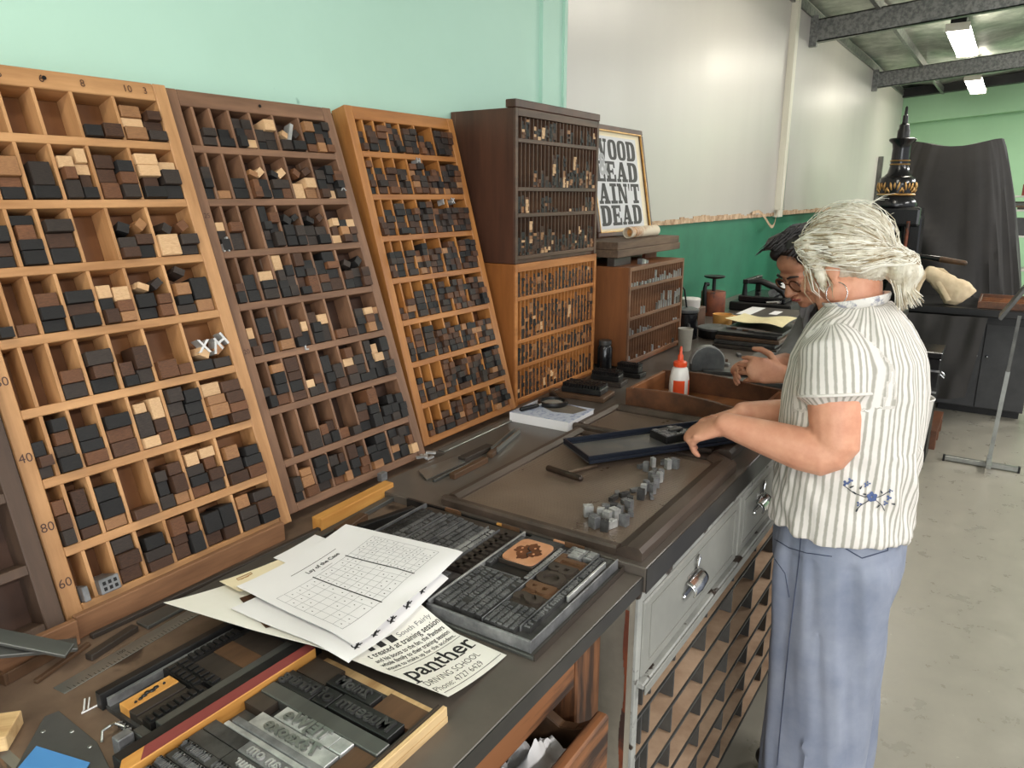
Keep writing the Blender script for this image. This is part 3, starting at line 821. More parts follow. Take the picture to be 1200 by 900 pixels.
B('rear_ledge', MB().prism([(1.0985, 1.1185), (1.3655, 1.1185), (1.3655, 1.1655), (2.4395, 1.1655), (2.4395, 1.464), (1.0985, 1.464)], 0.915, 0.951), brownbench)
B('end_panel', MB().box(1.075, 1.0975, 0.468, 1.10, 0, 0.917), beigepaint, bevel=0.002)
B('corner_strip', MB().box(1.0976, 1.116, 0.462, 0.50, 0, 0.917), greyedge, bevel=0.002)
B('top_rail', MB().box(1.1165, 4.6, 0.462, 0.50, 0.889, 0.917), greyedge, bevel=0.002)
B('back_panel', MB().box(1.1165, 4.6, 0.80, 0.815, 0.05, 0.915), steeldiv)
B('drawer_track', MB().box(1.105, 4.6, 0.448, 0.50, 0.716, 0.730), greyedge, bevel=0.003)
B('track_lip', MB().box(1.105, 4.6, 0.444, 0.4475, 0.708, 0.727), greypaint, bevel=0.001)
xs = [1.1175, 1.69, 2.035, 2.61, 3.20, 3.80, 4.40]
for i in range(6):
    xa, xb = xs[i], xs[i + 1] - 0.012
    d = B('drawer', MB().box(xa, xb, 0.459, 0.70, 0.7305, 0.8885), greypaint, bevel=0.003)
    for q in (MB().box(xa + 0.03, xb - 0.03, 0.4575, 0.459, 0.752, 0.755), MB().box(xa + 0.03, xb - 0.03, 0.4575, 0.459, 0.868, 0.871), MB().box(xa + 0.03, xa + 0.033, 0.4575, 0.459, 0.755, 0.868), MB().box(xb - 0.033, xb - 0.03, 0.4575, 0.459, 0.755, 0.868)):
        obj('panel_bead', q, greypaint, d, world=True)
    hx = xa + 0.245 if i == 0 else (xa + xb) / 2
    # cup pull: half barrel with ears, and a little card frame above
    prof = []
    q = MB(); n = 12
    pts = [(hx - 0.045 + 0.09 * k / 10, 0.457, 0.815) for k in range(11)]
    vs = []; fs = []
    for k in range(9):
        x = hx - 0.04 + 0.08 * k / 8
        for j in range(n + 1):
            a = pi * 0.02 + pi * 0.62 * j / n
            rr = 0.019 * (1 - 0.15 * abs(k - 4) / 4)
            vs.append((x, 0.457 - rr * sin(a) * 1.15, 0.812 + rr * cos(a)))
    for k in range(8):
        for j in range(n):
            fs.append((k * (n + 1) + j, (k + 1) * (n + 1) + j, (k + 1) * (n + 1) + j + 1, k * (n + 1) + j + 1))
    q.add(vs, fs)
    h = obj('handle', q, chrome, d, world=True, smooth=True)
    so = h.modifiers.new('thick', 'SOLIDIFY'); so.thickness = 0.003
    pl = MB().box(hx - 0.055, hx + 0.055, 0.4558, 0.4589, 0.80, 0.812); pl.box(hx - 0.03, hx + 0.03, 0.4558, 0.4589, 0.835, 0.84)
    obj('handle_plate', pl, chrome, d, world=True)
    for sx in (-0.05, 0.05):
        obj('screw', MB().ball((hx + sx, 0.4555, 0.806), 0.004, n=8, m=6), chrome, d, world=True)
    cf = MB()
    cf.tube([(hx + 0.02, 0.455, 0.84), (hx + 0.028, 0.453, 0.862), (hx + 0.018, 0.453, 0.872), (hx + 0.008, 0.453, 0.862), (hx + 0.02, 0.455, 0.84)], 0.0025, 6)
    obj('catch', cf, chrome, d, world=True, smooth=True)
zs = [0.635, 0.545, 0.455, 0.365, 0.275, 0.185, 0.095]
for z in zs:
    q = MB().box(1.1165, 4.6, 0.470, 0.7998, z - 0.005, z); B('shelf', q, tanboard)
    B('shelf_lip', MB().box(1.1165, 4.6, 0.4655, 0.4698, z - 0.005, z), steeldiv)
dx = [1.165, 1.205, 1.335, 1.535, 1.735, 1.935, 2.135, 2.4, 2.8, 3.2, 3.6, 4.0, 4.4]
zz = [0.7155] + zs
for k in range(len(zs)):
    for x in dx:
        B('divider', MB().box(x - 0.0025, x + 0.0025, 0.474, 0.7995, zz[k + 1] + 0.0022, zz[k] - 0.0062), steeldiv)
B('plinth', MB().box(1.1165, 4.6, 0.53, 0.79, 0, 0.088), blacki)
B('end_panel', MB().box(4.601, 4.63, 0.468, 1.40, 0, 0.917), greypaint)

# ================================================================== bronze trays on the top
def rimtray(label, x0, x1, y0, y1, z, chamf):
    r = empty('bronze_tray', ((x0 + x1) / 2, (y0 + y1) / 2, z), label, 'tray')
    f = MB().box(x0 + 0.03, x1 - 0.03, y0 + 0.03, y1 - 0.02, z + 0.0002, z + 0.006)
    # fine ribs across the tray floor
    n = int((x1 - x0 - 0.1) / 0.0075)
    for i in range(n):
        xx = x0 + 0.05 + i * 0.0075
        f.box(xx, xx + 0.0028, y0 + 0.05, y1 - 0.03, z + 0.006, z + 0.0064)
    obj('floor_plate', f, traym, r, world=True)
    def bar(p, q, w, h):
        p, q = Vector(p), Vector(q); d = (q - p).normalized(); nrm = Vector((-d.y, d.x, 0))
        m = MB()
        prof = [(0, 0), (w, 0), (w, 0.010), (w * 0.55, h), (w * 0.12, h), (0, h * 0.7)]
        vs = [p + nrm * a + Vector((0, 0, c)) for a, c in prof] + [q + nrm * a + Vector((0, 0, c)) for a, c in prof]
        k = len(prof)
        m.add(vs, [tuple(range(k)), tuple(reversed(range(k, 2 * k)))] + [(i, k + i, k + (i + 1) % k, (i + 1) % k) for i in range(k)])
        return m
    zt = z + 0.0003
    obj('rim', bar((x0 + 0.002, y0, zt), (x1 - chamf, y0, zt), 0.055, 0.024), trayrim, r, world=True, recalc=True)
    obj('rim', bar((x0, y1, zt), (x0, y0 + 0.05, zt), 0.026, 0.019), trayrim, r, world=True, recalc=True)
    obj('rim', bar((x1, y1, zt), (x0 + 0.028, y1, zt), 0.026, 0.017), trayrim, r, world=True, recalc=True)
    if chamf:
        obj('rim', bar((x1 - chamf + 0.002, y0 + 0.002, zt), (x1, y0 + chamf * 1.3, zt), 0.035, 0.022), trayrim, r, world=True, recalc=True)
        obj('rim', bar((x1, y0 + chamf * 1.3 + 0.003, zt), (x1, y1 - 0.028, zt), 0.022, 0.012), trayrim, r, world=True, recalc=True)
    else:
        obj('rim', bar((x1, y0 + 0.057, zt), (x1, y1 - 0.028, zt), 0.026, 0.022), trayrim, r, world=True, recalc=True)
rimtray('large brown bronze rimmed tray holding loose metal sorts on the bench', 1.112, 1.70, 0.468, 0.925, 0.967, 0.045)
rimtray('brown bronze rimmed tray lying beyond the blue-black galley', 1.715, 1.965, 0.50, 0.945, 0.967, 0)

# blue-black galley propped across the tray
ang = radians(-36)
r = empty('galley', (1.445, 0.752, 0.9925), 'long blue-black steel galley propped on the tray under her hands', 'galley', None, (0, -0.012, ang))
L_, W_ = 0.465, 0.145
obj('floor_plate', MB().box(0, L_, 0, W_, 0, 0.002), galfloor, r)
for nm, q in (('rim', MB().box(0, L_, 0, 0.006, 0.002, 0.016)), ('rim', MB().box(0, L_, W_ - 0.006, W_, 0.002, 0.016)), ('rim', MB().box(0, 0.006, 0.0062, W_ - 0.0062, 0.002, 0.016))):
    obj(nm, q, bluegal, r, bevel=0.0015)
obj('ridge', MB().box(0.0062, L_, 0.0062, 0.013, 0.002, 0.006), bluegal, r, bevel=0.001)
obj('ridge', MB().box(0.0062, L_, W_ - 0.013, W_ - 0.0062, 0.002, 0.006), bluegal, r, bevel=0.001)
obj('outer_flange', MB().box(0, L_, -0.006, -0.0002, -0.001, 0.007), bluegal, r, bevel=0.001)
# locked block of type on the galley under the hands
GM = MW[r].copy()
c = GM @ Vector((0.272, 0.078, 0.0024))
r = empty('type_block_forme', c, 'small dark locked block of type on the galley, held by her fingers', 'type block', None, (0, -0.012, ang + 0.12))
obj('mount', MB().box(-0.042, 0.042, -0.034, 0.034, 0, 0.019), inkblk, r, bevel=0.0012)
q = MB()
for i in range(5):
    for j in range(4):
        if rng.random() < 0.85:
            q.box(-0.039 + i * 0.016, -0.039 + i * 0.016 + 0.013, -0.031 + j * 0.016, -0.031 + j * 0.016 + 0.012, 0.019, 0.0205 + 0.002 * rng.random())
obj('raised_face', q, lead, r)
obj('clip', MB().box(-0.01, 0.03, -0.01, 0.002, 0.0205, 0.026), leadd, r, bevel=0.001)
# T-handled quoin key
r = empty('quoin_key', (1.374, 0.776, 0.976), 'brown T-handled quoin key lying on the tray, shaft under the galley', 'key')
B = lambda nm, q, m_, **k: obj(nm, q, m_, r, world=True, **k)
B('handle', MB().limb([(1.382, 0.822, 0.9855), (1.366, 0.731, 0.9855)], [0.0075, 0.0075], 12), mat('key_bronze', (70, 56, 46), (48, 38, 32), rough=0.35, metal=0.4, scale=20), smooth=True)
B('shaft', MB().tube([(1.381, 0.773, 0.985), (1.44, 0.757, 0.981), (1.475, 0.747, 0.9795)], [0.005, 0.0055, 0.0055], 10), mat('key_shaft', (120, 104, 88), (90, 76, 64), rough=0.3, metal=0.6, scale=20), smooth=True)
# loose metal sorts
SORT = []
def sorts():
    for _ in range(11): SORT.append((1.178 + 0.062 * rng.random(), 0.548 + 0.062 * rng.random(), rng.uniform(0.9, 1.6), 'by the near corner'))
    for i in range(19):
        t = i / 18; SORT.append((1.25 + 0.235 * t + 0.004 * rng.random(), 0.568 + 0.004 * sin(9 * t) + 0.030 * rng.random(), rng.uniform(0.7, 1.1), 'along the row'))
    for i in range(9): SORT.append((1.50 + 0.11 * rng.random(), 0.585 + 0.055 * rng.random(), rng.uniform(0.7, 1.1), 'in the far group'))
sorts()
done = []
cnt = {}
for x, y, k, wh in SORT:
    ww, dd, hh = 0.011 * k, 0.014 * k, 0.0235
    lying = rng.random() < 0.3
    if lying: ww, dd, hh = 0.024, 0.010 * k, 0.009 * k
    for _ in range(60):
        if all(hypot(x - a, y - b_) > (max(ww, dd) + e) * 0.56 for a, b_, e in done): break
        x += rng.uniform(-0.006, 0.006); y += rng.uniform(-0.005, 0.006)
    done.append((x, y, max(ww, dd)))
    cnt[wh] = cnt.get(wh, 0) + 1
    q = MB().box(-ww / 2, ww / 2, -dd / 2, dd / 2, 0, hh)
    for _ in range(3): q.box(*(sorted((rng.uniform(-ww, ww) * 0.4, rng.uniform(-ww, ww) * 0.4 + 0.002))), *(sorted((rng.uniform(-dd, dd) * 0.4, rng.uniform(-dd, dd) * 0.4 + 0.002))), hh, hh + 0.0012)
    o = obj('metal_sort', q, rng.choice([lead, leadb, lead, leadd]), loc=(x, y, 0.9742), rot=(0, 0, rng.uniform(-0.7, 0.7)), bevel=0.0004)
    props(o, '%s metal sort %s, %s counted from the corner nearest the wooden bench' % ('toppled' if lying else 'upright', wh, ORD[cnt[wh]]), 'metal sort', 'loose metal sorts on the bronze tray')
q = MB().box(-0.009, 0.009, -0.005, 0.005, 0, 0.008); o = obj('metal_sort', q, lead, loc=(1.352, 0.632, 0.9742), rot=(0, 0, 0.5), bevel=0.001)
props(o, 'single metal sort lying apart in the middle of the bronze tray', 'metal sort', 'loose metal sorts on the bronze tray')

# ================================================================== formes of type
def bumps(q, x0, x1, y0, y1, z, h=0.0022, cw=0.0034, solid=0.9):
    """letter-like faces standing along a line"""
    x = x0 + 0.001
    while x < x1 - 0.002:
        w = cw * rng.uniform(0.5, 1.2)
        if rng.random() < solid:
            t = rng.random()
            ym = (y0 + y1) / 2; hh = (y1 - y0) * 0.36
            q.box(x, x + w * 0.3, ym - hh, ym + hh, z, z + h)
            if t < 0.7: q.box(x + w * 0.55, x + w * 0.85, ym - hh * (1 if t < 0.4 else 0.3), ym + hh, z, z + h)
            q.box(x, x + w * 0.85, ym + hh * 0.55, ym + hh, z, z + h)
        x += w * 1.25
def line_part(r, nm, x0, x1, y0, y1, z0, z1, m, mface, cw, solid=0.9):
    p_ = obj(nm, MB().box(x0, x1, y0, y1, z0, z1 - 0.002), m, r)
    q = MB(); bumps(q, x0, x1, y0, y1, z1 - 0.002, 0.002, cw, solid)
    if q.v: obj('lettering', q, mface, p_)
# big forme by the front edge, local frame at its near corner
r = empty('type_forme', (0.799, 0.505, 0.9502), 'large locked forme of lead type with copper plate and big wooden letters', 'type forme', 'formes of type on the bench', (0, 0, radians(1.0)))
zt = 0.030
obj('galley_base', MB().box(-0.014, 0.292, -0.016, 0.435, 0, 0.006), darkalu, r, bevel=0.001)
obj('base_edge', MB().box(-0.014, 0.294, -0.019, -0.0162, 0, 0.011), furn, r)
obj('type_bed', MB().box(-0.004, 0.288, -0.006, 0.428, 0.0062, 0.020), leadd, r)
obj('frame_bar', MB().box(-0.009, -0.0042, -0.008, 0.186, 0.0062, 0.026), lead, r, bevel=0.001)
obj('frame_bar', MB().box(-0.009, 0.289, -0.0085, -0.0062, 0.0062, 0.026), lead, r, bevel=0.0005)
obj('frame_bar', MB().box(-0.004, 0.286, 0.1825, 0.1865, 0.0202, zt), leadb, r, bevel=0.0006)
obj('frame_bar', MB().box(0.0, 0.262, 0.0825, 0.0845, 0.0202, zt), lead, r, bevel=0.0004)
obj('frame_bar', MB().box(0.135, 0.1365, 0.1, 0.182, 0.0202, zt - 0.002), lead, r)
obj('frame_bar', MB().box(-0.004, 0.288, 0.4255, 0.429, 0.0202, zt), lead, r, bevel=0.0005)
obj('silver_strip', MB().box(0.122, 0.258, 0.0005, 0.005, 0.0202, zt + 0.001), leadb, r, bevel=0.0006)
line_part(r, 'border_line', 0.016, 0.268, 0.008, 0.0215, 0.0202, zt, leadd, lead, 0.0085, 1.0)
obj('frame_bar', MB().box(0.012, 0.272, 0.0222, 0.0238, 0.0202, zt), lead, r)
# large wooden letters, mirrored as type is
x = 0.070
for ch, w_, col_ in (('S', 0.036, furn), ('B', 0.036, furnb), ('O', 0.037, furn), ('B', 0.036, furn), ('T', 0.028, furnb)):
    L2 = obj('wooden_letter', MB().box(x, x + w_ - 0.001, 0.0265, 0.080, 0.0202, 0.0255), col_, r)
    obj('letter_face', text_mb(ch, 0.066, 0.0048, bold=0.0026, fn=lambda p, x=x, w_=w_: Vector((x + w_ / 2 - p.x * 0.80, 0.053 + p.y, 0.0279 + p.z)), res=5), col_, L2, recalc=True)
    x += w_ + 0.0004
line_part(r, 'type_line', 0.254, 0.284, 0.026, 0.045, 0.0202, zt, lead, leadb, 0.004); line_part(r, 'type_line', 0.245, 0.284, 0.046, 0.080, 0.0202, zt, lead, leadb, 0.005)
for k in range(5):
    line_part(r, 'type_line', 0.0, 0.066, 0.026 + k * 0.0112, 0.0368 + k * 0.0112, 0.0202, zt, leadd, lead, 0.0036)
for k in range(7):
    line_part(r, 'type_line', 0.004, 0.132, 0.088 + k * 0.0132, 0.1008 + k * 0.0132, 0.0202, zt, leadd, lead, 0.0046)
line_part(r, 'type_line', 0.137, 0.262, 0.0855, 0.0965, 0.0202, zt, leadd, leadb, 0.006, 1.0)
line_part(r, 'type_line', 0.150, 0.270, 0.1695, 0.1815, 0.0202, zt, leadd, lead, 0.005, 1.0)
obj('furniture', MB().box(0.138, 0.168, 0.098, 0.168, 0.0202, 0.0235), inkblk, r); obj('furniture', MB().box(0.262, 0.286, 0.098, 0.168, 0.0202, 0.026), leadd, r)
bk = obj('plate_mount', MB().box(0.170, 0.260, 0.0985, 0.168, 0.0202, 0.0305), furn, r, bevel=0.0008)
q = MB(); n = 40; out = []
for i in range(n):
    a = 2 * pi * i / n
    ex = abs(cos(a)) ** 0.35 * (1 if cos(a) > 0 else -1); ey = abs(sin(a)) ** 0.35 * (1 if sin(a) > 0 else -1)
    out.append((0.214 + 0.043 * ex, 0.133 + 0.034 * ey))
cp = obj('copper_plate', MB().prism(out, 0.0307, 0.0335), copper, r, label='bright copper engraved plate')
inn = []
for i in range(60):
    a = 2 * pi * i / 60; rr = 0.78 + 0.14 * cos(4 * a) * 0.8 + 0.05 * sin(11 * a) + 0.04 * sin(17 * a + 1)
    inn.append((0.214 + 0.036 * rr * cos(a), 0.133 + 0.029 * rr * sin(a)))
obj('etched_area', MB().prism(inn, 0.0336, 0.0339), copperd, cp)
obj('engraved_line', MB().tube([(0.195, 0.122, 0.0342), (0.204, 0.130, 0.0342), (0.213, 0.126, 0.0342), (0.220, 0.137, 0.0342), (0.231, 0.141, 0.0342)], [0.0006, 0.0013, 0.0013, 0.0012, 0.0005], 6), inkblk, cp)
q = MB()
for (a_, b_) in ((0.205, 0.142), (0.219, 0.148), (0.229, 0.127), (0.209, 0.119)): q.ball((a_, b_, 0.034), (0.003, 0.0022, 0.0006), n=8, m=6)
obj('bright_spot', q, copper, cp)
# upper half, partly under the sheet
for k in range(6):
    line_part(r, 'type_line', 0.12 - 0.004 * k, 0.270, 0.318 + k * 0.0132 if k < 3 else 0.2, 0.3306 + k * 0.0132 if k < 3 else 0.2005, 0.0202, zt, leadd, lead, 0.004) if k < 3 else None
for k in range(4):
    line_part(r, 'type_line', 0.11, 0.266, 0.364 + k * 0.014, 0.3775 + k * 0.014, 0.0202, zt, leadd, lead if k < 2 else leadd, 0.0045)
for k in range(4):
    line_part(r, 'type_line', 0.11, 0.262, 0.258 + k * 0.0142, 0.2715 + k * 0.0142, 0.0202, zt, leadd, lead, 0.0042)
for k in range(2):
    line_part(r, 'type_line', 0.15, 0.262, 0.232 + k * 0.0125, 0.2440 + k * 0.0125, 0.0202, zt, leadd, leadb, 0.0035)
for yy in (0.2305, 0.2565, 0.3162, 0.3602): obj('frame_bar', MB().box(0.11, 0.268, yy - 0.0008, yy + 0.0008, 0.0202, zt), lead, r)
x = 0.10
for k in range(5):
    L2 = obj('wooden_letter', MB().box(x, x + 0.033, 0.189, 0.229, 0.0202, 0.0255), furn, r)
    q = MB(); q.box(x + 0.004, x + 0.011, 0.193, 0.225, 0.0255, zt); q.box(x + 0.019, x + 0.027, 0.193, 0.225, 0.0255, zt); q.box(x + 0.004, x + 0.027, 0.206, 0.212, 0.0255, zt)
    obj('letter_face', q, furn, L2); x += 0.0334
obj('furniture', MB().box(0.265, 0.286, 0.19, 0.42, 0.0202, 0.024), furn, r)
line_part(r, 'type_line', 0.0, 0.09, 0.19, 0.31, 0.0202, zt, leadd, lead, 0.006)
for k in range(3):
    obj('quoin', MB().box(0.2895, 0.2915, 0.06 + 0.14 * k, 0.10 + 0.14 * k, 0.0062, 0.03), furnb, r)
# side stick and quoins along the step behind it
rr = empty('locking_stick', (1.092, 0.74, 0.9503), 'black locking side-stick with small copper-coloured quoins beside large forme', 'locking stick')
obj('stick', MB().box(0.0 - 0.004, 0.004 - 0.002, -0.2, 0.26, 0, 0.022), inkblk, rr)
for k, yy in enumerate((-0.14, -0.01, 0.12)):
    obj('quoin', MB().box(-0.0045, 0.0002, yy, yy + 0.035, 0.0222, 0.026), copper if k != 1 else pine, rr)

# near forme: big metal lines read across the bench, mirrored
r = empty('type_forme', (0.5, 0.63, 0.9502), 'forme of metal letter lines on a raw-edged board at the bench front', 'type forme', 'formes of type on the bench')
B = lambda nm, q, m_, **k: obj(nm, q, m_, r, world=True, **k)
B('board', MB().box(0.29, 0.618, 0.512, 0.7315, 0.9503, 0.959), rawwood)
B('board_rim', MB().box(0.29, 0.618, 0.512, 0.519, 0.9592, 0.973), rawwood, bevel=0.001)
B('rim_cap', MB().box(0.29, 0.612, 0.5192, 0.5225, 0.9592, 0.976), furn)
B('type_bed', MB().box(0.292, 0.60, 0.523, 0.731, 0.9592, 0.964), leadd)
def yline(nm, s_, x0, x1, y0, y1, mbody, mface, size, bold, sp=1.0, top=0.981, hgt=0.0035, light=False):
    p_ = B(nm, MB().box(x0, x1, y0, y1, 0.9642, top - hgt), mbody, bevel=0.0006)
    xc, yc = (x0 + x1) / 2, (y0 + y1) / 2
    # mirrored: the line runs towards +y, letter tops towards +x
    obj('lettering', text_mb(s_, size, hgt, bold=bold, space=sp, fn=lambda q: Vector((xc + q.y, yc + q.x, top - hgt / 2 + q.z)), res=4), mface, p_, world=True, recalc=True)
yline('type_line', 'Museum', 0.530, 0.560, 0.532, 0.634, inkblk, leadd, 0.026, 0.0006)
yline('type_line', 'of', 0.528, 0.558, 0.636, 0.662, inkblk, leadd, 0.026, 0.0006)
yline('type_line', 'Printing', 0.526, 0.556, 0.664, 0.7295, inkblk, leadd, 0.024, 0.0004, 0.85)
yline('type_line', '2nioM', 0.562, 0.585, 0.592, 0.672, inkblk, leadd, 0.022, 0.0005)
B('furniture', MB().box(0.5605, 0.5985, 0.5235, 0.590, 0.9642, 0.972), furnb); B('furniture', MB().box(0.562, 0.598, 0.674, 0.73, 0.9642, 0.972), furn)
B('spacer_bar', MB().box(0.5035, 0.5255, 0.524, 0.7305, 0.9642, 0.978), darkalu, bevel=0.001)
B('furniture', MB().box(0.456, 0.5025, 0.5235, 0.557, 0.9642, 0.975), furnb)
B('spacer_bar', MB().box(0.480, 0.502, 0.558, 0.578, 0.9642, 0.979), leadb, bevel=0.001)
yline('type_line', 'TEJWe', 0.4805, 0.5025, 0.5795, 0.676, leadb, alu, 0.024, 0.0008, 1.05)
yline('type_line', '73xaoxe', 0.4565, 0.479, 0.560, 0.694, leadb, alu, 0.024, 0.0008, 1.05)
B('furniture', MB().box(0.479, 0.5025, 0.695, 0.7305, 0.9642, 0.976), furn)
B('spacer_bar', MB().box(0.446, 0.4555, 0.524, 0.71, 0.9642, 0.980), lead, bevel=0.0006)
B('spacer_bar', MB().box(0.4385, 0.4455, 0.524, 0.716, 0.9642, 0.978), leadb, bevel=0.0006)
yline('type_line', 'sinlr an om', 0.420, 0.438, 0.545, 0.665, lead, leadb, 0.019, 0.0004, 1.1)
B('furniture', MB().box(0.420, 0.438, 0.666, 0.7305, 0.9642, 0.977), leadd)
yline('type_line', 'uil sm mur', 0.400, 0.4185, 0.55, 0.668, leadd, leadb, 0.017, 0.0003, 1.1)
B('furniture', MB().box(0.400, 0.4185, 0.669, 0.7305, 0.9642, 0.977), leadd)
for k in range(4):
    p_ = B('type_line', MB().box(0.384 - k * 0.016, 0.3985 - k * 0.016, 0.53, 0.725, 0.9642, 0.9785), leadd)
    q = MB(); bumps(q, 0.53, 0.725, 0.384 - k * 0.016, 0.3985 - k * 0.016, 0.9785, 0.0025, 0.0042)
    q.v = [Vector((p.y, p.x, p.z)) for p in q.v]
    obj('lettering', q, lead, p_, world=True, recalc=True)
# red stick and black bar between the two formes
q = MB().prism([(0.318, 0.7335), (0.60, 0.7335), (0.60, 0.752), (0.334, 0.754)], 0.9505, 0.9835)
r2 = empty('reglet', (0.46, 0.743, 0.9505), 'long wooden reglet with worn red paint lying between two formes', 'reglet')
obj('stick', q, pine, r2, world=True, bevel=0.001)
obj('red_face', MB().prism([(0.345, 0.7345), (0.60, 0.7345), (0.60, 0.7512), (0.36, 0.752)], 0.9836, 0.9841), redpaint, r2, world=True, label='chipped red paint face')
m = MB().box(0.335, 0.63, 0.7565, 0.779, 0.9503, 0.976); thing('metal_bar', m, inkblk, 'black steel bar lying along the worn red reglet', 'metal bar', bevel=0.0012)
# far small forme with wooden ornament
r = empty('type_forme', (0.48, 0.84, 0.9502), 'small forme of black type with a pine ornament block, beside reglet', 'type forme', 'formes of type on the bench')
B = lambda nm, q, m_, **k: obj(nm, q, m_, r, world=True, **k)
B('base', MB().box(0.388, 0.64, 0.781, 0.895, 0.9503, 0.957), leadd)
B('side_bar', MB().box(0.384, 0.66, 0.8975, 0.911, 0.9503, 0.975), inkblk, bevel=0.001)
B('frame_bar', MB().box(0.39, 0.58, 0.8885, 0.895, 0.9572, 0.968), lead)
pb = B('ornament_block', MB().box(0.392, 0.461, 0.846, 0.868, 0.9572, 0.970), pine, bevel=0.0006, label='pale pine block with raised black ornament')
q = MB()
for (a_, b_, c_) in ((0.418, 0.855, 0.004), (0.424, 0.858, 0.0045), (0.430, 0.856, 0.0045), (0.436, 0.858, 0.004), (0.447, 0.857, 0.0022), (0.405, 0.852, 0.002), (0.412, 0.853, 0.003)):
    q.ball((a_, b_, 0.9705), (c_, c_ * 0.75, 0.0022), n=10, m=6)
obj('ornament', q, inkblk, pb, world=True, smooth=True)
B('furniture', MB().box(0.392, 0.461, 0.829, 0.8455, 0.9572, 0.969), furn, bevel=0.0006); B('furniture', MB().box(0.392, 0.461, 0.816, 0.8285, 0.9572, 0.967), furn, bevel=0.0006)
def fat(p_, x0, x1, y0, y1, n, vert):
    q = MB()
    for i in range(n):
        if vert:
            a = y0 + (y1 - y0) * i / n; q.box(x0 + 0.002, x1 - 0.002, a + 0.0008, a + (y1 - y0) / n * 0.72, 0.9712, 0.9745)
        else:
            a = x0 + (x1 - x0) * i / n; q.box(a + 0.0008, a + (x1 - x0) / n * 0.72, y0 + 0.002, y1 - 0.002, 0.9712, 0.9745)
    obj('lettering', q, inkblk, p_, world=True, bevel=0.0005)
p_ = B('type_line', MB().box(0.392, 0.472, 0.797, 0.8148, 0.9572, 0.971), inkblk); fat(p_, 0.394, 0.470, 0.797, 0.8148, 8, False)
p_ = B('type_line', MB().box(0.463, 0.478, 0.816, 0.886, 0.9572, 0.971), inkblk); fat(p_, 0.463, 0.478, 0.818, 0.884, 6, True)
p_ = B('type_line', MB().box(0.4785, 0.4955, 0.797, 0.886, 0.9572, 0.971), inkblk); fat(p_, 0.4785, 0.4955, 0.80, 0.884, 7, True)
p_ = B('type_line', MB().box(0.4965, 0.58, 0.868, 0.886, 0.9572, 0.971), inkblk); fat(p_, 0.498, 0.578, 0.868, 0.886, 8, False)
B('furniture', MB().box(0.4965, 0.528, 0.797, 0.8675, 0.9572, 0.967), furn); B('furniture', MB().box(0.5285, 0.560, 0.797, 0.8675, 0.9572, 0.968), furnb); B('furniture', MB().box(0.5605, 0.60, 0.797, 0.8675, 0.9572, 0.967), furn)
B('lock_bar', MB().box(0.398, 0.60, 0.783, 0.7965, 0.9572, 0.972), darkalu, bevel=0.0008)
# chunky spacers and tangled wire at the end of the small forme
thing('metal_spacer', MB().prism([(0.377, 0.800), (0.404, 0.797), (0.407, 0.813), (0.382, 0.817)], 0.9745, 0.982), lead, 'grey metal spacer lying atop the end of small forme', 'spacer', bevel=0.001) if False else None
m = MB().box(0.352, 0.372, 0.797, 0.812, 0.9503, 0.974); thing('metal_spacer', m, lead, 'grey metal spacer standing upright at the end of small forme', 'spacer', 'metal spacers', bevel=0.0012)
m = MB().box(0.3735, 0.3865, 0.783, 0.806, 0.9503, 0.971); thing('metal_spacer', m, darkalu, 'bright grey metal spacer touching the black steel bar', 'spacer', 'metal spacers', bevel=0.0012)
m = MB().tube([(0.352, 0.838, 0.954), (0.358, 0.846, 0.962), (0.366, 0.842, 0.966), (0.374, 0.848, 0.962), (0.381, 0.838, 0.956), (0.372, 0.828, 0.953), (0.364, 0.826, 0.954)], 0.0018, 8)
thing('bent_wire', m, alu, 'loop of bent silvery wire beside the small forme', 'wire', smooth=True)
m = MB()
for k in range(4): m.tube([(0.379, 0.858 - k * 0.007, 0.953), (0.386, 0.852 - k * 0.007, 0.9535)], 0.0022, 6)
thing('metal_shavings', m, leadd, 'few dark metal scraps by the pine ornament block', 'scrap')

# ================================================================== paper
def poster_pt(s, t):
    # s along the wall (x), t away from the edge (y); left edge curls up over the formes
    x0 = 0.638 - 0.125 * t; x1 = 0.773 + 0.09 * min(1, max(0, (t - 0.45) / 0.4))
    x = x0 + (x1 - x0) * s; y = 0.527 + (0.955 - 0.527) * t
    lift = (1 - s) ** 2.0 * (0.016 + 0.042 * t) + 0.004 * t + 0.006 * s * t
    lift += 0.010 * (1 - s) * sin(pi * min(1, t * 1.5)) * (1 - t)
    return (x, y, 0.9530 + lift + 0.034 * min(1, max(0, (t - 0.22) / 0.22)) * (0.3 + 0.7 * s))
r = empty('driving_school_poster', (0.72, 0.74, 0.951), 'printed driving school poster curling up over the formes', 'poster')
obj('sheet', MB().grid(poster_pt, 40, 44, 0.0006), newsp, r, world=True, smooth=True)
def inv_poster(x, y, dz=0.0006):
    t = (y - 0.527) / 0.428; x0 = 0.638 - 0.125 * t; x1 = 0.773 + 0.09 * min(1, max(0, (t - 0.45) / 0.4))
    p = poster_pt((x - x0) / (x1 - x0), t); return Vector((x, y, p[2] + dz))
def ptext(nm, s_, x, y, size, bold=0, align='LEFT', sp=1.0, fn=None, m_=None, shear=0.0, wid=None):
    f = fn or inv_poster
    k = 1.0
    if wid:
        xs_ = [p.x for p in text_mb(s_, size, 0, bold=bold, align=align, space=sp, shear=shear).v]; k = wid / (max(xs_) - min(xs_))
    obj(nm, text_mb(s_, size, 0, bold=bold, align=align, space=sp, shear=shear, fn=lambda q: f(x + q.x * k, y + q.y)), m_ or inkp, r, world=True)
ptext('headline', 'panther', 0.628, 0.5915, 0.041, 0.0005, wid=0.140)
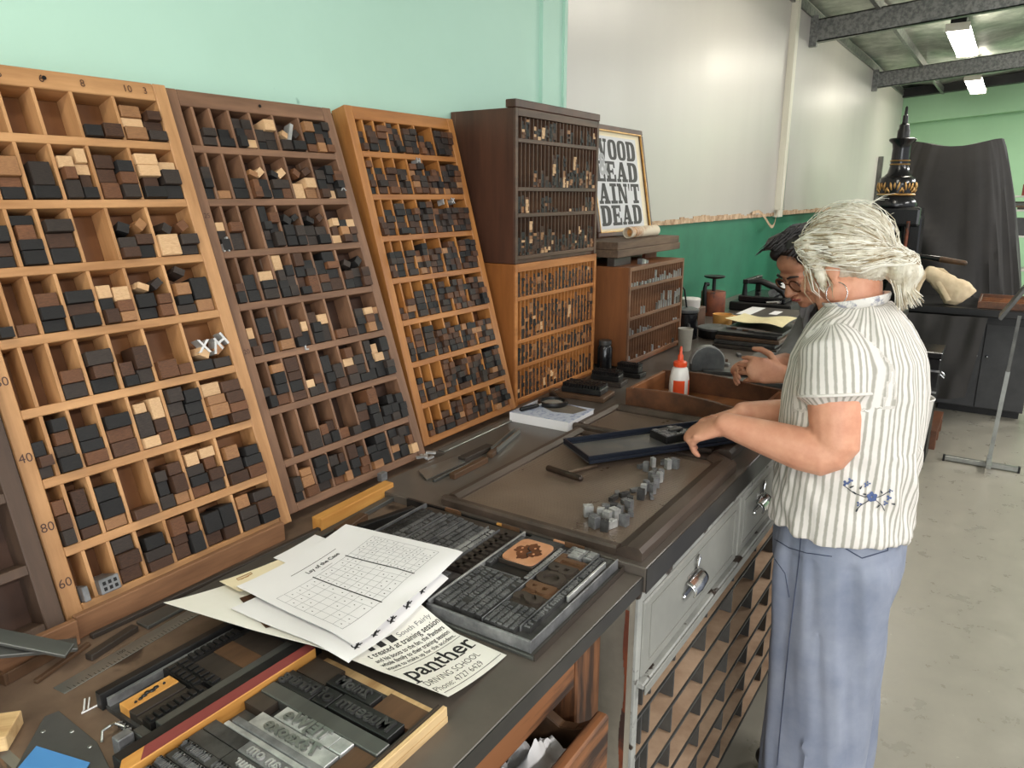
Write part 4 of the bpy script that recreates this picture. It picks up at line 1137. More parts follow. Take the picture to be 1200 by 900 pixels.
# slab feet on the headline
q = MB()
for xx, yy in ((0.632, 0.569), (0.676, 0.5765), (0.690, 0.5765), (0.720, 0.5765), (0.734, 0.5765), (0.760, 0.5765)):
    a = inv_poster(xx - 0.006, yy); b_ = inv_poster(xx + 0.006, yy); c_ = inv_poster(xx + 0.006, yy + 0.0022); d_ = inv_poster(xx - 0.006, yy + 0.0022)
    q.add([a, b_, c_, d_], [(0, 1, 2, 3)])
obj('headline_lettering', q, inkp, r, world=True)
ptext('line_of_text', 'DRIVING SCHOOL', 0.633, 0.5615, 0.0165, -0.0002, wid=0.116)
ptext('line_of_text', 'Phone: 4727 6429', 0.633, 0.545, 0.0155, -0.0002, wid=0.102)
for yy, s_, sz in ((0.653, 't treated at training session', 0.0150), (0.6395, 'and his boots to the fan, the Panthers', 0.0112), (0.629, 'whole family to their training session', 0.0108), (0.6185, 'insure to make up for the accident.', 0.0112)):
    ptext('line_of_text', s_, 0.622, yy, sz, 0.00012, wid=(0.149 if yy > 0.65 else 0.144))
ptext('line_of_text', 'South Fairly', 0.695, 0.667, 0.0125, 0, wid=0.072, m_=greyp)
def rule(y, x0, x1, w_, f=None, m_=None, nm='rule'):
    f = f or inv_poster; q = MB(); n = 14
    vs = [];
    for i in range(n + 1):
        x = x0 + (x1 - x0) * i / n; vs += [f(x, y), f(x, y + w_)]
    q.add(vs, [(2 * i, 2 * i + 2, 2 * i + 3, 2 * i + 1) for i in range(n)])
    obj(nm, q, m_ or inkp, r, world=True)
rule(0.6095, 0.626, 0.770, 0.0009); rule(0.5345, 0.640, 0.770, 0.0009)
for k, xx in enumerate((0.636, 0.655, 0.676)):
    s_ = 0.010 + 0.0018 * k; q = MB().add([inv_poster(xx, 0.665 - s_ / 2 + 0.002), inv_poster(xx + s_, 0.665 - s_ / 2 + 0.002), inv_poster(xx + s_, 0.665 + s_ / 2 + 0.002), inv_poster(xx, 0.665 + s_ / 2 + 0.002)], [(0, 1, 2, 3)])
    obj('printed_square', q, inkp, r, world=True)
# leaflet with a running ornament, between poster and top sheet
def leaf_pt(s, t):
    x = 0.588 + 0.262 * s - 0.02 * t; y = 0.655 + 0.04 * s + 0.22 * t
    return (x, y, poster_at(x, y) + 0.005 + 0.010 * sin(pi * s) * (1 - t) * 0.4)
def poster_at(x, y):
    t = min(1, max(0, (y - 0.527) / 0.428)); x0 = 0.638 - 0.125 * t; x1 = 0.773 + 0.09 * min(1, max(0, (t - 0.45) / 0.4))
    return poster_pt(min(1, max(0, (x - x0) / (x1 - x0))), t)[2]
r = empty('ornament_leaflet', (0.70, 0.78, 0.97), 'white leaflet with a running leaf ornament beneath the layout sheet', 'leaflet')
obj('sheet', MB().grid(leaf_pt, 30, 24, 0.0005), white, r, world=True, smooth=True)
def leaf_at(x, y, dz=0.0006):
    # invert: y = .685+.04 s+.22 t ; x = .588+.262 s-.02 t
    s = (x - 0.588) / 0.262; t = (y - 0.655 - 0.04 * s) / 0.22; s = (x - 0.588 + 0.02 * t) / 0.262
    return Vector((x, y, leaf_pt(s, t)[2] + dz))
for k in range(5):
    xx = 0.622 + 0.042 * k; yy = 0.6745 + 0.0064 * k
    q = MB()
    for i, (dx_, dy_, ang_, ln, wd) in enumerate(((0, 0, 0.5, 0.020, 0.0035), (0.004, 0.003, 2.0, 0.010, 0.003), (-0.003, -0.002, -0.7, 0.010, 0.0028), (0.008, 0.001, 0.1, 0.009, 0.002), (-0.006, 0.003, 1.2, 0.007, 0.0022))):
        ps = []
        for j in range(12):
            a = 2 * pi * j / 12; u_, v_ = ln / 2 * cos(a), wd / 2 * sin(a)
            ps.append(leaf_at(xx + dx_ + u_ * cos(ang_) - v_ * sin(ang_), yy + dy_ + u_ * sin(ang_) + v_ * cos(ang_)))
        q.add(ps, [tuple(range(12))])
    obj('printed_ornament', q, inkp, r, world=True)
# buff folder edge, cream card with paper clip, photo print beneath
def under(s, t): 
    x = 0.570 + 0.09 * s + 0.03 * t; y = 0.80 + 0.10 * t; return (x, y, poster_at(x, y) + 0.0022)
m = MB().grid(under, 12, 10, 0.0006); thing('photo_print', m, photop, 'orange-brown photo print peeping out under the layout sheet', 'photo')
def card_pt(s, t):
    x = 0.605 + 0.15 * s; y = 0.915 + 0.040 * t - 0.01 * (1 - s) * (1 - t); return (x, y, poster_at(x, y) + 0.0098)
r = empty('cream_card', (0.68, 0.93, 0.98), 'cream card with rounded corner and paper clip under the layout sheet', 'card')
obj('card', MB().grid(card_pt, 16, 6, 0.0006), cream, r, world=True)
def cz(x, y): return poster_at(x, y) + 0.0112
obj('paper_clip', MB().tube([(0.632, 0.937, cz(0.632, 0.937)), (0.655, 0.942, cz(0.655, 0.942)), (0.657, 0.947, cz(0.657, 0.947)), (0.627, 0.943, cz(0.627, 0.943)), (0.626, 0.938, cz(0.626, 0.938)), (0.646, 0.9385, cz(0.646, 0.9385))], 0.0006, 6), gold, r, world=True, smooth=True)
m = MB().grid(lambda s, t: (0.715 + 0.10 * s, 0.93 + 0.035 * t + 0.01 * s, poster_at(0.715 + 0.10 * s, 0.93) + 0.012), 6, 4, 0.0006)
thing('torn_slip', m, white, 'torn white paper slip poking out behind the layout sheet', 'paper slip')
m = MB().box(0.70, 0.775, -0.0015, 0.0015, 0, 0.0006, None); m.v = [Vector((p.x, 0.985 + p.y + (p.x - 0.7) * 0.18, 0.9505 + p.z)) for p in m.v]
thing('white_strip', m, white, 'thin white paper strip on the brown bench behind the papers', 'paper strip')
# layout sheet on top
A, Bc, Cc, Dd = Vector((0.607, 0.915)), Vector((0.868, 0.951)), Vector((0.912, 0.712)), Vector((0.612, 0.670))
def sheet_xy(s, t):      # s along the bench, t downwards on the page
    return (A * (1 - s) + Bc * s) * (1 - t) + (Dd * (1 - s) + Cc * s) * t
def sheet_z(s, t): return 0.9935 + 0.006 * sin(pi * s) * t + 0.003 * sin(2.4 * s + 1.2 * t)
def sheet_pt(s, t):
    p = sheet_xy(s, t); return (p.x, p.y, max(sheet_z(s, t), poster_at(p.x, p.y) + 0.0145))
r = empty('layout_sheet', (0.75, 0.81, 0.99), 'white printed sheet titled Lay of the Case, topmost of papers', 'printed sheet')
m = MB().grid(lambda s, t: sheet_pt(s, 1 - t), 30, 24, 0.0005); obj('sheet', m, white, r, world=True, smooth=True)
def sq_(s0, s1, t0, t1, m_=inkp, nm='printed_line', q=None):
    own = q is None; q = q or MB(); n = max(1, int(max((s1 - s0), (t1 - t0)) * 14))
    hor = (s1 - s0) > (t1 - t0); vs = []
    for i in range(n + 1):
        if hor:
            s = s0 + (s1 - s0) * i / n; pp = [(s, t1), (s, t0)]
        else:
            t = t0 + (t1 - t0) * i / n; pp = [(s0, t), (s1, t)]
        for s, t in pp:
            p = sheet_pt(s, t); vs.append(Vector((p[0], p[1], p[2] + 0.0005)))
    q.add(vs, [(2 * i, 2 * i + 2, 2 * i + 3, 2 * i + 1) if hor else (2 * i + 1, 2 * i, 2 * i + 2, 2 * i + 3) for i in range(n)])
    if own: obj(nm, q, m_, r, world=True)
    return q
q = MB()
S0, S1, T0, T1 = 0.055, 0.93, 0.30, 0.855
cutsS = [S0, 0.355, 0.655, S1]
th = 0.0026
for t in (T0, T1): sq_(S0, S1, t, t + th, q=q)
for s in (S0, S1): sq_(s, s + th * 0.9, T0, T1, q=q)
for k in range(3):
    a, b_ = cutsS[k], cutsS[k + 1]
    nc = (5, 6, 7)[k]; nr = (7, 8, 10)[k]
    for i in range(1, nc): sq_(a + (b_ - a) * i / nc, a + (b_ - a) * i / nc + 0.0018, T0 + (0 if i % 2 else 0.04), T1 - (0.0 if i % 3 else 0.12), q=q)
    for j in range(1, nr): sq_(a, b_ if j % 3 else a + (b_ - a) * 0.8, T0 + (T1 - T0) * j / nr, T0 + (T1 - T0) * j / nr + 0.0022, q=q)
obj('table_grid', q, greyp, r, world=True)
for s in cutsS[1:3]: sq_(s, s + 0.009, T0 - 0.012, T1 + 0.012, nm='heavy_rule')
q = MB()
for k in range(3):
    a, b_ = cutsS[k], cutsS[k + 1]; nc = (5, 6, 7)[k]; nr = (7, 8, 10)[k]
    for i in range(nc):
        for j in range(nr):
            if rng.random() < 0.6:
                s = a + (b_ - a) * (i + 0.45) / nc; t = T0 + (T1 - T0) * (j + 0.45) / nr
                sq_(s, s + 0.006, t, t + 0.010, q=q)
obj('cell_print', q, inkp, r, world=True)
def sheet_map(s0, t0, w_):
    def f(p_):
        s = s0 + p_.x / 0.27; t = t0 - p_.y / 0.245; p = sheet_pt(s, t); return Vector((p[0], p[1], p[2] + 0.0006))
    return f
obj('title', text_mb('Lay of the Case', 0.0125, 0, bold=0.0002, align='LEFT', fn=sheet_map(0.37, 0.225, 0)), inkp, r, world=True)
sq_(0.29, 0.70, 0.165, 0.170, nm='printed_line')
sq_(0.45, 0.55, 0.272, 0.276, greyp, nm='printed_line')

# ================================================================== things along the back of the bench
def plank(name, p, q, w, h, m_, label, cat, group=None, bevel=0.0012, z=0.9503):
    p, q = Vector((p[0], p[1], 0)), Vector((q[0], q[1], 0)); d = q - p
    o = obj(name, MB().box(-d.length / 2, d.length / 2, -w / 2, w / 2, 0, h), m_, loc=((p.x + q.x) / 2, (p.y + q.y) / 2, z), rot=(0, 0, atan2(d.y, d.x)), bevel=bevel)
    return props(o, label, cat, group)
plank('ledge_strip', (0.448, 1.092), (0.842, 1.100), 0.012, 0.038, ledge, 'brown ledge strip holding the foot of the golden case', 'ledge')
plank('ledge_strip', (0.30, 1.080), (0.445, 1.079), 0.012, 0.040, ledge, 'brown ledge strip below the dark cut-off case', 'ledge')
plank('pine_stick', (0.905, 1.075), (1.130, 1.089), 0.026, 0.027, pine, 'bright yellow pine stick at the foot of grey-brown case', 'pine stick')
plank('steel_rule', (0.372, 0.987), (0.60, 1.012), 0.026, 0.0012, alu, 'long steel rule with printed divisions on the brown bench', 'rule')
q = MB()
for i in range(34):
    q.box(-0.105 + i * 0.006, -0.105 + i * 0.006 + 0.0007, -0.012, -0.006 if i % 5 else -0.002, 0.0013, 0.0014)
o = bpy.data.objects['steel_rule']; obj('divisions', q, inkp, o)
text_ = text_mb('100', 0.009, 0, fn=lambda p: Vector((-0.02 + p.x, 0.004 + p.y, 0.0014))); obj('figures', text_, inkp, o)
plank('steel_strip', (0.52, 1.040), (0.90, 1.060), 0.030, 0.006, darkalu, 'dull steel strip running behind the printed papers', 'steel strip', 'steel strips')
plank('steel_strip', (0.46, 1.074), (0.93, 1.070), 0.010, 0.008, furn, 'narrow dark strip along the golden case ledge', 'steel strip', 'steel strips')
plank('steel_strip', (0.86, 1.040), (1.13, 1.058), 0.018, 0.010, darkalu, 'dull steel strip in front of the yellow pine stick', 'steel strip', 'steel strips')
plank('wood_furniture', (0.430, 1.022), (0.510, 1.040), 0.014, 0.010, furn, 'dark wooden furniture slat lying on the steel rule edge', 'furniture slat', 'dark wooden slats')
plank('wood_furniture', (0.615, 0.994), (0.70, 1.012), 0.016, 0.010, furn, 'dark wooden furniture slat half under the curled poster tip', 'furniture slat', 'dark wooden slats')
plank('wood_furniture', (0.362, 1.03), (0.45, 1.06), 0.008, 0.006, furnb, 'thin brown sliver of wood near the compartment tray', 'furniture slat', 'dark wooden slats')
plank('wood_furniture', (0.94, 0.993), (1.07, 0.963), 0.016, 0.02, inkblk, 'black wooden bar behind the large forme by the ring', 'furniture slat', 'dark wooden slats')
plank('wood_furniture', (0.72, 0.985), (0.90, 1.012), 0.018, 0.018, inkblk, 'black wooden bar behind the layout sheet', 'furniture slat', 'dark wooden slats')
plank('wood_furniture', (0.905, 1.015), (0.99, 1.03), 0.022, 0.018, furnb, 'short brown wooden block in front of the steel strip', 'furniture slat', 'dark wooden slats')
for (x, y, lab) in ((1.030, 0.968, 'grey metal ring with brass centre behind the large forme'), (0.925, 0.955, 'brown disc with brass centre beside the layout sheet')):
    r = empty('quoin_disc', (x, y, 0.9503), lab, 'disc')
    dk = 'grey' in lab
    obj('ring', MB().lathe([(0.022, 0), (0.023, 0.002), (0.022, 0.007), (0.013, 0.008), (0.0125, 0.006), (0.0, 0.006)], n=28), murky if dk else furnb, r, smooth=True)
    obj('centre', MB().lathe([(0.005, 0.0062), (0.004, 0.0085), (0.0005, 0.009)], n=12), gold, r, smooth=True)
# bright steel pieces in front of the orange case
m = MB().prism([(1.195, 1.034), (1.335, 1.030), (1.368, 1.072), (1.228, 1.088)], 0.9705, 0.9725)
thing('bright_plate', m, alu, 'bright scored metal plate lying on the bench before orange case', 'metal plate')
q = MB().box(1.20, 1.34, 1.015, 1.022, 0.9672, 0.974); thing('steel_rod', q, darkalu, 'thin steel rod beside the bright scored plate', 'rod', bevel=0.001)
plank('wood_rod', (1.238, 0.995), (1.372, 0.996), 0.016, 0.014, furnb, 'dark round-ended wooden rod in front of bright plate', 'wooden rod', z=0.9672)
plank('wood_rod', (1.34, 1.045), (1.46, 1.045), 0.024, 0.012, furn, 'wide dark wooden rod between bright plate and grooved bar', 'wooden rod', z=0.9672)
plank('brass_strip', (1.40, 1.005), (1.50, 1.035), 0.016, 0.012, furnb, 'short brown strip beside the grooved metal bar', 'strip', z=0.9672)
r = empty('grooved_bar', (1.515, 1.032, 0.9672), 'grooved aluminium bar lying on the dark bench', 'metal bar', None, (0, 0, 0.235))
obj('web', MB().box(-0.085, 0.085, -0.009, 0.009, 0, 0.006), darkalu, r)
for s_ in (-0.0095, 0.0055): obj('flange', MB().box(-0.085, 0.085, s_, s_ + 0.004, 0.0062, 0.018), alu, r)
plank('long_rule', (1.37, 1.135), (1.80, 1.142), 0.022, 0.003, alu, 'long pale aluminium rule at the foot of the orange case', 'rule', z=0.9672)
q = MB()
for k in range(5):
    a = k * 1.3; q.box(-0.012, 0.012, -0.004, 0.004, 0, 0.005, Matrix.Translation((1.30 + 0.014 * cos(a), 1.125 + 0.012 * sin(a), 0.9675 + 0.0045 * k)) @ Matrix.Rotation(a, 4, 'Z'))
thing('metal_scraps', q, leadb, 'little heap of bright metal scraps behind the scored plate', 'metal scraps')
m = MB().box(1.135, 1.155, 1.117, 1.131, 0.9672, 0.986); thing('metal_cube', m, lead, 'small grey metal cube at the foot of grey-brown case', 'metal cube', bevel=0.001)
# left end of the bench
r = empty('compartment_tray', (0.385, 1.105, 0.9503), 'small dark wooden compartment tray at the end of the bench', 'tray', None, (0, 0, 0.15))
obj('base', MB().box(-0.05, 0.05, -0.035, 0.035, 0, 0.004), furn, r)
for q in (MB().box(-0.05, 0.05, -0.04, -0.0352, 0, 0.018), MB().box(-0.05, 0.05, 0.0352, 0.04, 0, 0.018), MB().box(0.0502, 0.055, -0.04, 0.04, 0, 0.018), MB().box(-0.055, -0.0502, -0.04, 0.04, 0, 0.018)): obj('wall', q, furnb, r, bevel=0.0008)
obj('partition', MB().box(-0.012, -0.009, -0.035, 0.035, 0.0042, 0.014), furnb, r)
plank('leaning_batten', (0.262, 0.985), (0.345, 1.125), 0.02, 0.012, board, 'brown wooden batten lying across the bench end', 'batten', z=0.9705)
for k, (p, q_) in enumerate((((0.330, 1.125), (0.452, 1.082)), ((0.355, 1.150), (0.425, 1.058)))):
    o = obj('metal_angle', MB().box(-0.06, 0.06, -0.012, 0.012, 0, 0.006), darkalu, loc=((p[0] + q_[0]) / 2 - 0.02, (p[1] + q_[1]) / 2 - 0.042, 0.985 + 0.012 * k), rot=(0.2, 0.28, atan2(q_[1] - p[1], q_[0] - p[0])), bevel=0.001)
    props(o, ('grey metal angle piece sliding out of the dark case', 'second grey metal angle resting across the first one')[k], 'metal angle', 'metal angle pieces')
plank('timber_offcut', (0.245, 0.99), (0.300, 0.94), 0.05, 0.02, rawwood, 'pale timber offcut poking in at the bench end', 'offcut', z=0.9503)
m = MB().prism([(0.268, 0.875), (0.336, 0.948), (0.352, 0.944), (0.350, 0.845), (0.336, 0.79), (0.25, 0.80)], 0.9503, 0.9523)
r = empty('zinc_plate', (0.30, 0.81, 0.9503), 'grey zinc plate with small screws near the blue card', 'metal plate')
obj('plate', m, slatep, r, world=True, bevel=0.0006)
for x, y in ((0.322, 0.920), (0.342, 0.89), (0.341, 0.845)): obj('screw', MB().ball((x, y, 0.9524), (0.003, 0.003, 0.0012), n=8, m=6), alu, r, world=True)
m = MB().prism([(0.245, 0.855), (0.304, 0.896), (0.326, 0.815), (0.262, 0.76)], 0.9536, 0.9552); thing('blue_card', m, blue, 'bright blue card lying on the zinc plate', 'card')
m = MB().tube([(0.383, 0.940, 0.9515), (0.372, 0.920, 0.9515), (0.366, 0.915, 0.9515), (0.392, 0.913, 0.9515), (0.416, 0.922, 0.9515)], 0.0012, 6); m.tube([(0.388, 0.938, 0.9515), (0.374, 0.914, 0.9515)], 0.001, 6)
thing('white_wire', m, white, 'thin white bent wire lying on the brown bench', 'wire')
# ================================================================== people
skin = mat('skin_fair', (226, 168, 138), (206, 142, 114), rough=0.5, scale=22, detail=8, lo=0.3, hi=0.7, bump=0.06)
skin2 = mat('skin_warm', (206, 152, 122), (180, 122, 96), rough=0.5, scale=22, detail=8, lo=0.3, hi=0.7, bump=0.06)
hairw = mat('white_blond_hair', (230, 224, 208), (186, 174, 150), rough=0.45, scale=60, stretch=(1, 1, 0.3))
hairw2 = mat('ash_hair_streak', (176, 158, 126), (140, 122, 94), rough=0.5, scale=40)
hairw3 = mat('silver_hair_streak', (250, 246, 236), (235, 230, 216), rough=0.4, scale=40)
hairb = mat('dark_hair', (44, 38, 36), (28, 25, 24), rough=0.45, scale=40)
denim = mat('light_blue_denim', (146, 152, 168), (118, 126, 146), rough=0.8, scale=7, detail=9, lo=0.32, hi=0.68, bump=0.08)
stitch = mat('denim_seam', (74, 84, 112), rough=0.8, scale=10)
greycl = mat('grey_shirt', (138, 138, 138), (112, 112, 114), rough=0.85, scale=9, bump=0.06)
blackcl = mat('black_top', (28, 28, 29), (22, 22, 23), rough=0.85, scale=9)
emb = mat('blue_embroidery', (92, 110, 154), (70, 86, 130), rough=0.8, scale=30)
emb2 = mat('dark_embroidery', (58, 66, 76), rough=0.8, scale=30)
tort = mat('tortoise_frame', (120, 66, 36), (60, 34, 24), rough=0.25, scale=60)
shoe = mat('shoe_leather', (52, 46, 42), rough=0.5, scale=10)
# striped cloth: stripes follow a coordinate stored per point around body and sleeves
def striped():
    m = bpy.data.materials.new('striped_cotton'); m.use_nodes = True
    nt = m.node_tree; N = nt.nodes; L = nt.links; b = N['Principled BSDF']; b.inputs['Roughness'].default_value = 0.85
    at = N.new('ShaderNodeAttribute'); at.attribute_name = 'stripe'
    mu = N.new('ShaderNodeMath'); mu.operation = 'MULTIPLY'; mu.inputs[1].default_value = 2 * pi / 0.0155
    si = N.new('ShaderNodeMath'); si.operation = 'SINE'
    tc = N.new('ShaderNodeTexCoord'); ns = N.new('ShaderNodeTexNoise'); ns.inputs['Scale'].default_value = 90
    ad = N.new('ShaderNodeMath'); ad.operation = 'MULTIPLY_ADD'; ad.inputs[1].default_value = 0.9; ad.inputs[2].default_value = -0.45
    ad2 = N.new('ShaderNodeMath'); ad2.operation = 'ADD'
    r = N.new('ShaderNodeValToRGB')
    r.color_ramp.elements[0].position = 0.0; r.color_ramp.elements[0].color = lin((228, 222, 216))
    r.color_ramp.elements[1].position = 0.75; r.color_ramp.elements[1].color = lin((170, 166, 156))
    L.new(at.outputs['Fac'], mu.inputs[0]); L.new(mu.outputs[0], si.inputs[0]); L.new(tc.outputs['Object'], ns.inputs['Vector'])
    L.new(ns.outputs['Fac'], ad.inputs[0]); L.new(si.outputs[0], ad2.inputs[0]); L.new(ad.outputs[0], ad2.inputs[1]); L.new(ad2.outputs[0], r.inputs['Fac'])
    L.new(r.outputs['Color'], b.inputs['Base Color'])
    return m
stripe_m = striped()

def head(q, M, ears=True):
    P = lambda *a: M @ Vector(a)
    R3 = M.to_3x3()
    def bl(c, r): q.ball(P(*c), r, R3)
    bl((0, -0.012, 0.030), (0.074, 0.094, 0.088)); bl((0, 0.042, -0.022), (0.060, 0.052, 0.080)); bl((0, 0.045, -0.072), (0.046, 0.044, 0.034)); bl((0, 0.072, -0.089), (0.021, 0.017, 0.016))
    bl((0, 0.074, 0.020), (0.050, 0.022, 0.014)); bl((0, 0.06, 0.05), (0.056, 0.032, 0.035))
    for s in (-1, 1):
        bl((s * 0.034, 0.066, -0.030), (0.026, 0.025, 0.024)); bl((s * 0.029, 0.079, 0.002), (0.014, 0.012, 0.010))
        bl((s * 0.056, 0.01, -0.055), (0.018, 0.036, 0.03))
        if ears:
            bl((s * 0.078, -0.004, -0.006), (0.009, 0.019, 0.031)); bl((s * 0.074, -0.002, -0.036), (0.008, 0.010, 0.011))
    q.limb([P(0, 0.086, 0.010), P(0, 0.101, -0.012), P(0, 0.110, -0.030)], [0.0085, 0.0095, 0.013], 10)
    for s in (-1, 1): bl((s * 0.012, 0.097, -0.033), (0.009, 0.010, 0.008))
    bl((0, 0.092, -0.054), (0.022, 0.010, 0.0055)); bl((0, 0.090, -0.065), (0.019, 0.011, 0.0065))
def hand(q, Wp, D, N, side, curls, tcurl=0.5, k=1.0, spread=0.05, tdir=(0.62, 0.66, -0.30)):
    """palm and five fingers; D along the fingers, N out of the back of the hand, thumb on the side*S edge"""
    D = Vector(D).normalized(); N = Vector(N); N = (N - D * N.dot(D)).normalized(); Sx = D.cross(N) * side
    Wp = Vector(Wp)
    at = lambda d, s, n: Wp + D * (d * k) + Sx * (s * k) + N * (n * k)
    q.limb([at(0.0, 0, 0), at(0.03, 0.001, 0), at(0.062, 0.0, 0.001), at(0.084, -0.001, 0)], [(0.027 * k, 0.018 * k), (0.034 * k, 0.018 * k), (0.040 * k, 0.0155 * k), (0.038 * k, 0.0125 * k)], 18, ref=Sx)
    q.ball(at(0.035, 0.026, -0.010), (0.022 * k, 0.018 * k, 0.016 * k))
    for i, (off, ln) in enumerate(((0.0305, 0.072), (0.0105, 0.080), (-0.0100, 0.074), (-0.0295, 0.060))):
        b0 = at(0.080 - 0.004 * abs(i - 1.2), off, 0.002); cu = curls[i]
        pts = [b0 - D * 0.012 * k, b0]; ang = 0; cur = b0
        for j, fr in enumerate((0.45, 0.31, 0.24)):
            ang += cu[j]
            dv = D * cos(ang) - N * sin(ang) + Sx * (spread * (1.5 - i))
            cur = cur + dv.normalized() * ln * fr * k; pts.append(cur)
        q.limb(pts, [0.0098 * k, 0.0096 * k, 0.0087 * k, 0.0079 * k, 0.0066 * k], 10)
        q.ball(b0 + N * 0.003 * k, 0.0098 * k, n=10, m=8)
    t0 = at(0.028, 0.026, -0.006)
    a = tdir
    d1 = (D * a[0] + Sx * a[1] + N * a[2]).normalized(); p1 = t0 + d1 * 0.040 * k
    d2 = (d1 + D * 0.5 * tcurl - N * 0.35 * tcurl - Sx * 0.5 * tcurl).normalized(); p2 = p1 + d2 * 0.031 * k
    d3 = (d2 + D * 0.3 * tcurl - N * 0.45 * tcurl - Sx * 0.4 * tcurl).normalized(); p3 = p2 + d3 * 0.024 * k
    q.limb([t0, p1, p2, p3], [0.0125 * k, 0.0108 * k, 0.0098 * k, 0.0078 * k], 10)
def legs(q, hips, feet, y, kx=1.0):
    for (hx, hy), (fx, fy) in zip(hips, feet):
        q.limb([(hx, hy, 0.86), (hx, hy + 0.005, 0.66), (fx, (hy + fy) / 2 + 0.02, 0.46), (fx, (hy + fy) / 2, 0.32), (fx, fy, 0.08)], [0.082, 0.07, 0.052, 0.052, 0.034], 14)
        q.limb([(fx, fy - 0.02, 0.045), (fx, fy + 0.07, 0.035), (fx, fy + 0.14, 0.022)], [0.034, 0.032, 0.020], 12)
def cast(px, py, tree):
    """the point of a surface seen along one line of sight: used to lay seams and embroidery ON the cloth"""
    u = (px - 600) / FPX; v = (450 - py) / FPX
    Fv = Vector((cos(PITCH) * cos(HEAD), cos(PITCH) * sin(HEAD), -sin(PITCH))); Rv = Vector((sin(HEAD), -cos(HEAD), 0)); Uv = Vector((sin(PITCH) * cos(HEAD), sin(PITCH) * sin(HEAD), cos(PITCH)))
    d = (Fv + Rv * u + Uv * v).normalized()
    h = tree.ray_cast(CAM, d)
    return (h[0], h[1]) if h[0] is not None else (None, None)
def seam(nm, pxs, tree, rad, m_, parent, n=6, out=0.0006):
    pts = []
    for (a, b_) in zip(pxs, pxs[1:]):
        for i in range(n):
            t = i / n; h, nn = cast(a[0] + (b_[0] - a[0]) * t, a[1] + (b_[1] - a[1]) * t, tree)
            if h is not None: pts.append(h + nn * out)
    h, nn = cast(pxs[-1][0], pxs[-1][1], tree)
    if h is not None: pts.append(h + nn * out)
    if len(pts) > 1: obj(nm, MB().tube(pts, rad, 6), m_, parent, world=True, smooth=True)
def strand_arc(C, M, a0, a1, r, lift, n=9, tilt=0.0):
    pass

# ------------------------------------------------------------------ the woman with white hair
W1 = empty('person', (1.80, 0.25, 0), 'person with white hair in a ponytail, striped shirt and wide jeans, hands on the galley', 'person')
HM = Matrix.Translation((1.832, 0.312, 1.448)) @ Matrix.Rotation(radians(-13), 4, 'Z') @ Matrix.Rotation(radians(-20), 4, 'X') @ Matrix.Diagonal((0.92, 0.92, 0.95, 1))
q = MB()
head(q, HM)
nb = Vector((1.815, 0.272, 1.335))
q.limb([nb + Vector((0, -0.005, -0.05)), nb, HM @ Vector((0, -0.02, -0.05))], [0.056, 0.054, 0.054], 16)
q.limb([(1.81, 0.262, 1.24), (1.815, 0.258, 1.12), (1.80, 0.25, 0.95), (1.797, 0.25, 0.86)], [(0.13, 0.085), (0.145, 0.11), (0.14, 0.11), (0.15, 0.11)], 18, ref=(1, 0, 0))
Lsh, Lel, Lwr = Vector((1.678, 0.288, 1.272)), Vector((1.634, 0.246, 1.045)), Vector((1.625, 0.490, 1.086))
Rsh, Rel, Rwr = Vector((1.955, 0.285, 1.272)), Vector((1.925, 0.335, 1.050)), Vector((1.752, 0.488, 1.084))
def arm(q, s_, e, w_, k=1.0):
    i_ = ((s_ - e).normalized() + (w_ - e).normalized()) * 0.016
    q.limb([s_, s_.lerp(e, 0.3), s_.lerp(e, 0.62), s_.lerp(e, 0.88) + i_ * 0.2, e + i_, e.lerp(w_, 0.12) + i_ * 0.2, e.lerp(w_, 0.32), e.lerp(w_, 0.62), w_], [0.050 * k, 0.058 * k, 0.057 * k, 0.050 * k, 0.047 * k, 0.049 * k, 0.049 * k, 0.041 * k, 0.029 * k], 16)
arm(q, Lsh, Lel, Lwr); arm(q, Rsh, Rel, Rwr, 0.95)
fist = [(0.35, 0.60, 0.5), (0.42, 0.65, 0.5), (0.50, 0.70, 0.5), (0.60, 0.75, 0.5)]
hand(q, Lwr, (0.14, 0.85, -0.40), (-0.42, 0.30, 0.85), 1, fist, 0.5, 0.98, 0.05, (0.72, 0.55, -0.02))
hand(q, Rwr, (-0.02, 0.90, -0.42), (0.30, 0.35, 0.88), -1, [(0.45, 0.6, 0.5), (0.5, 0.7, 0.5), (0.6, 0.8, 0.5), (0.7, 0.8, 0.5)], 0.5, 0.95)
legs(q, ((1.715, 0.25), (1.885, 0.25)), ((1.71, 0.235), (1.89, 0.225)), 0.25)
q = remesh(q, 0.0045, 3)
body = obj('body', q, skin, W1, smooth=True, world=True)
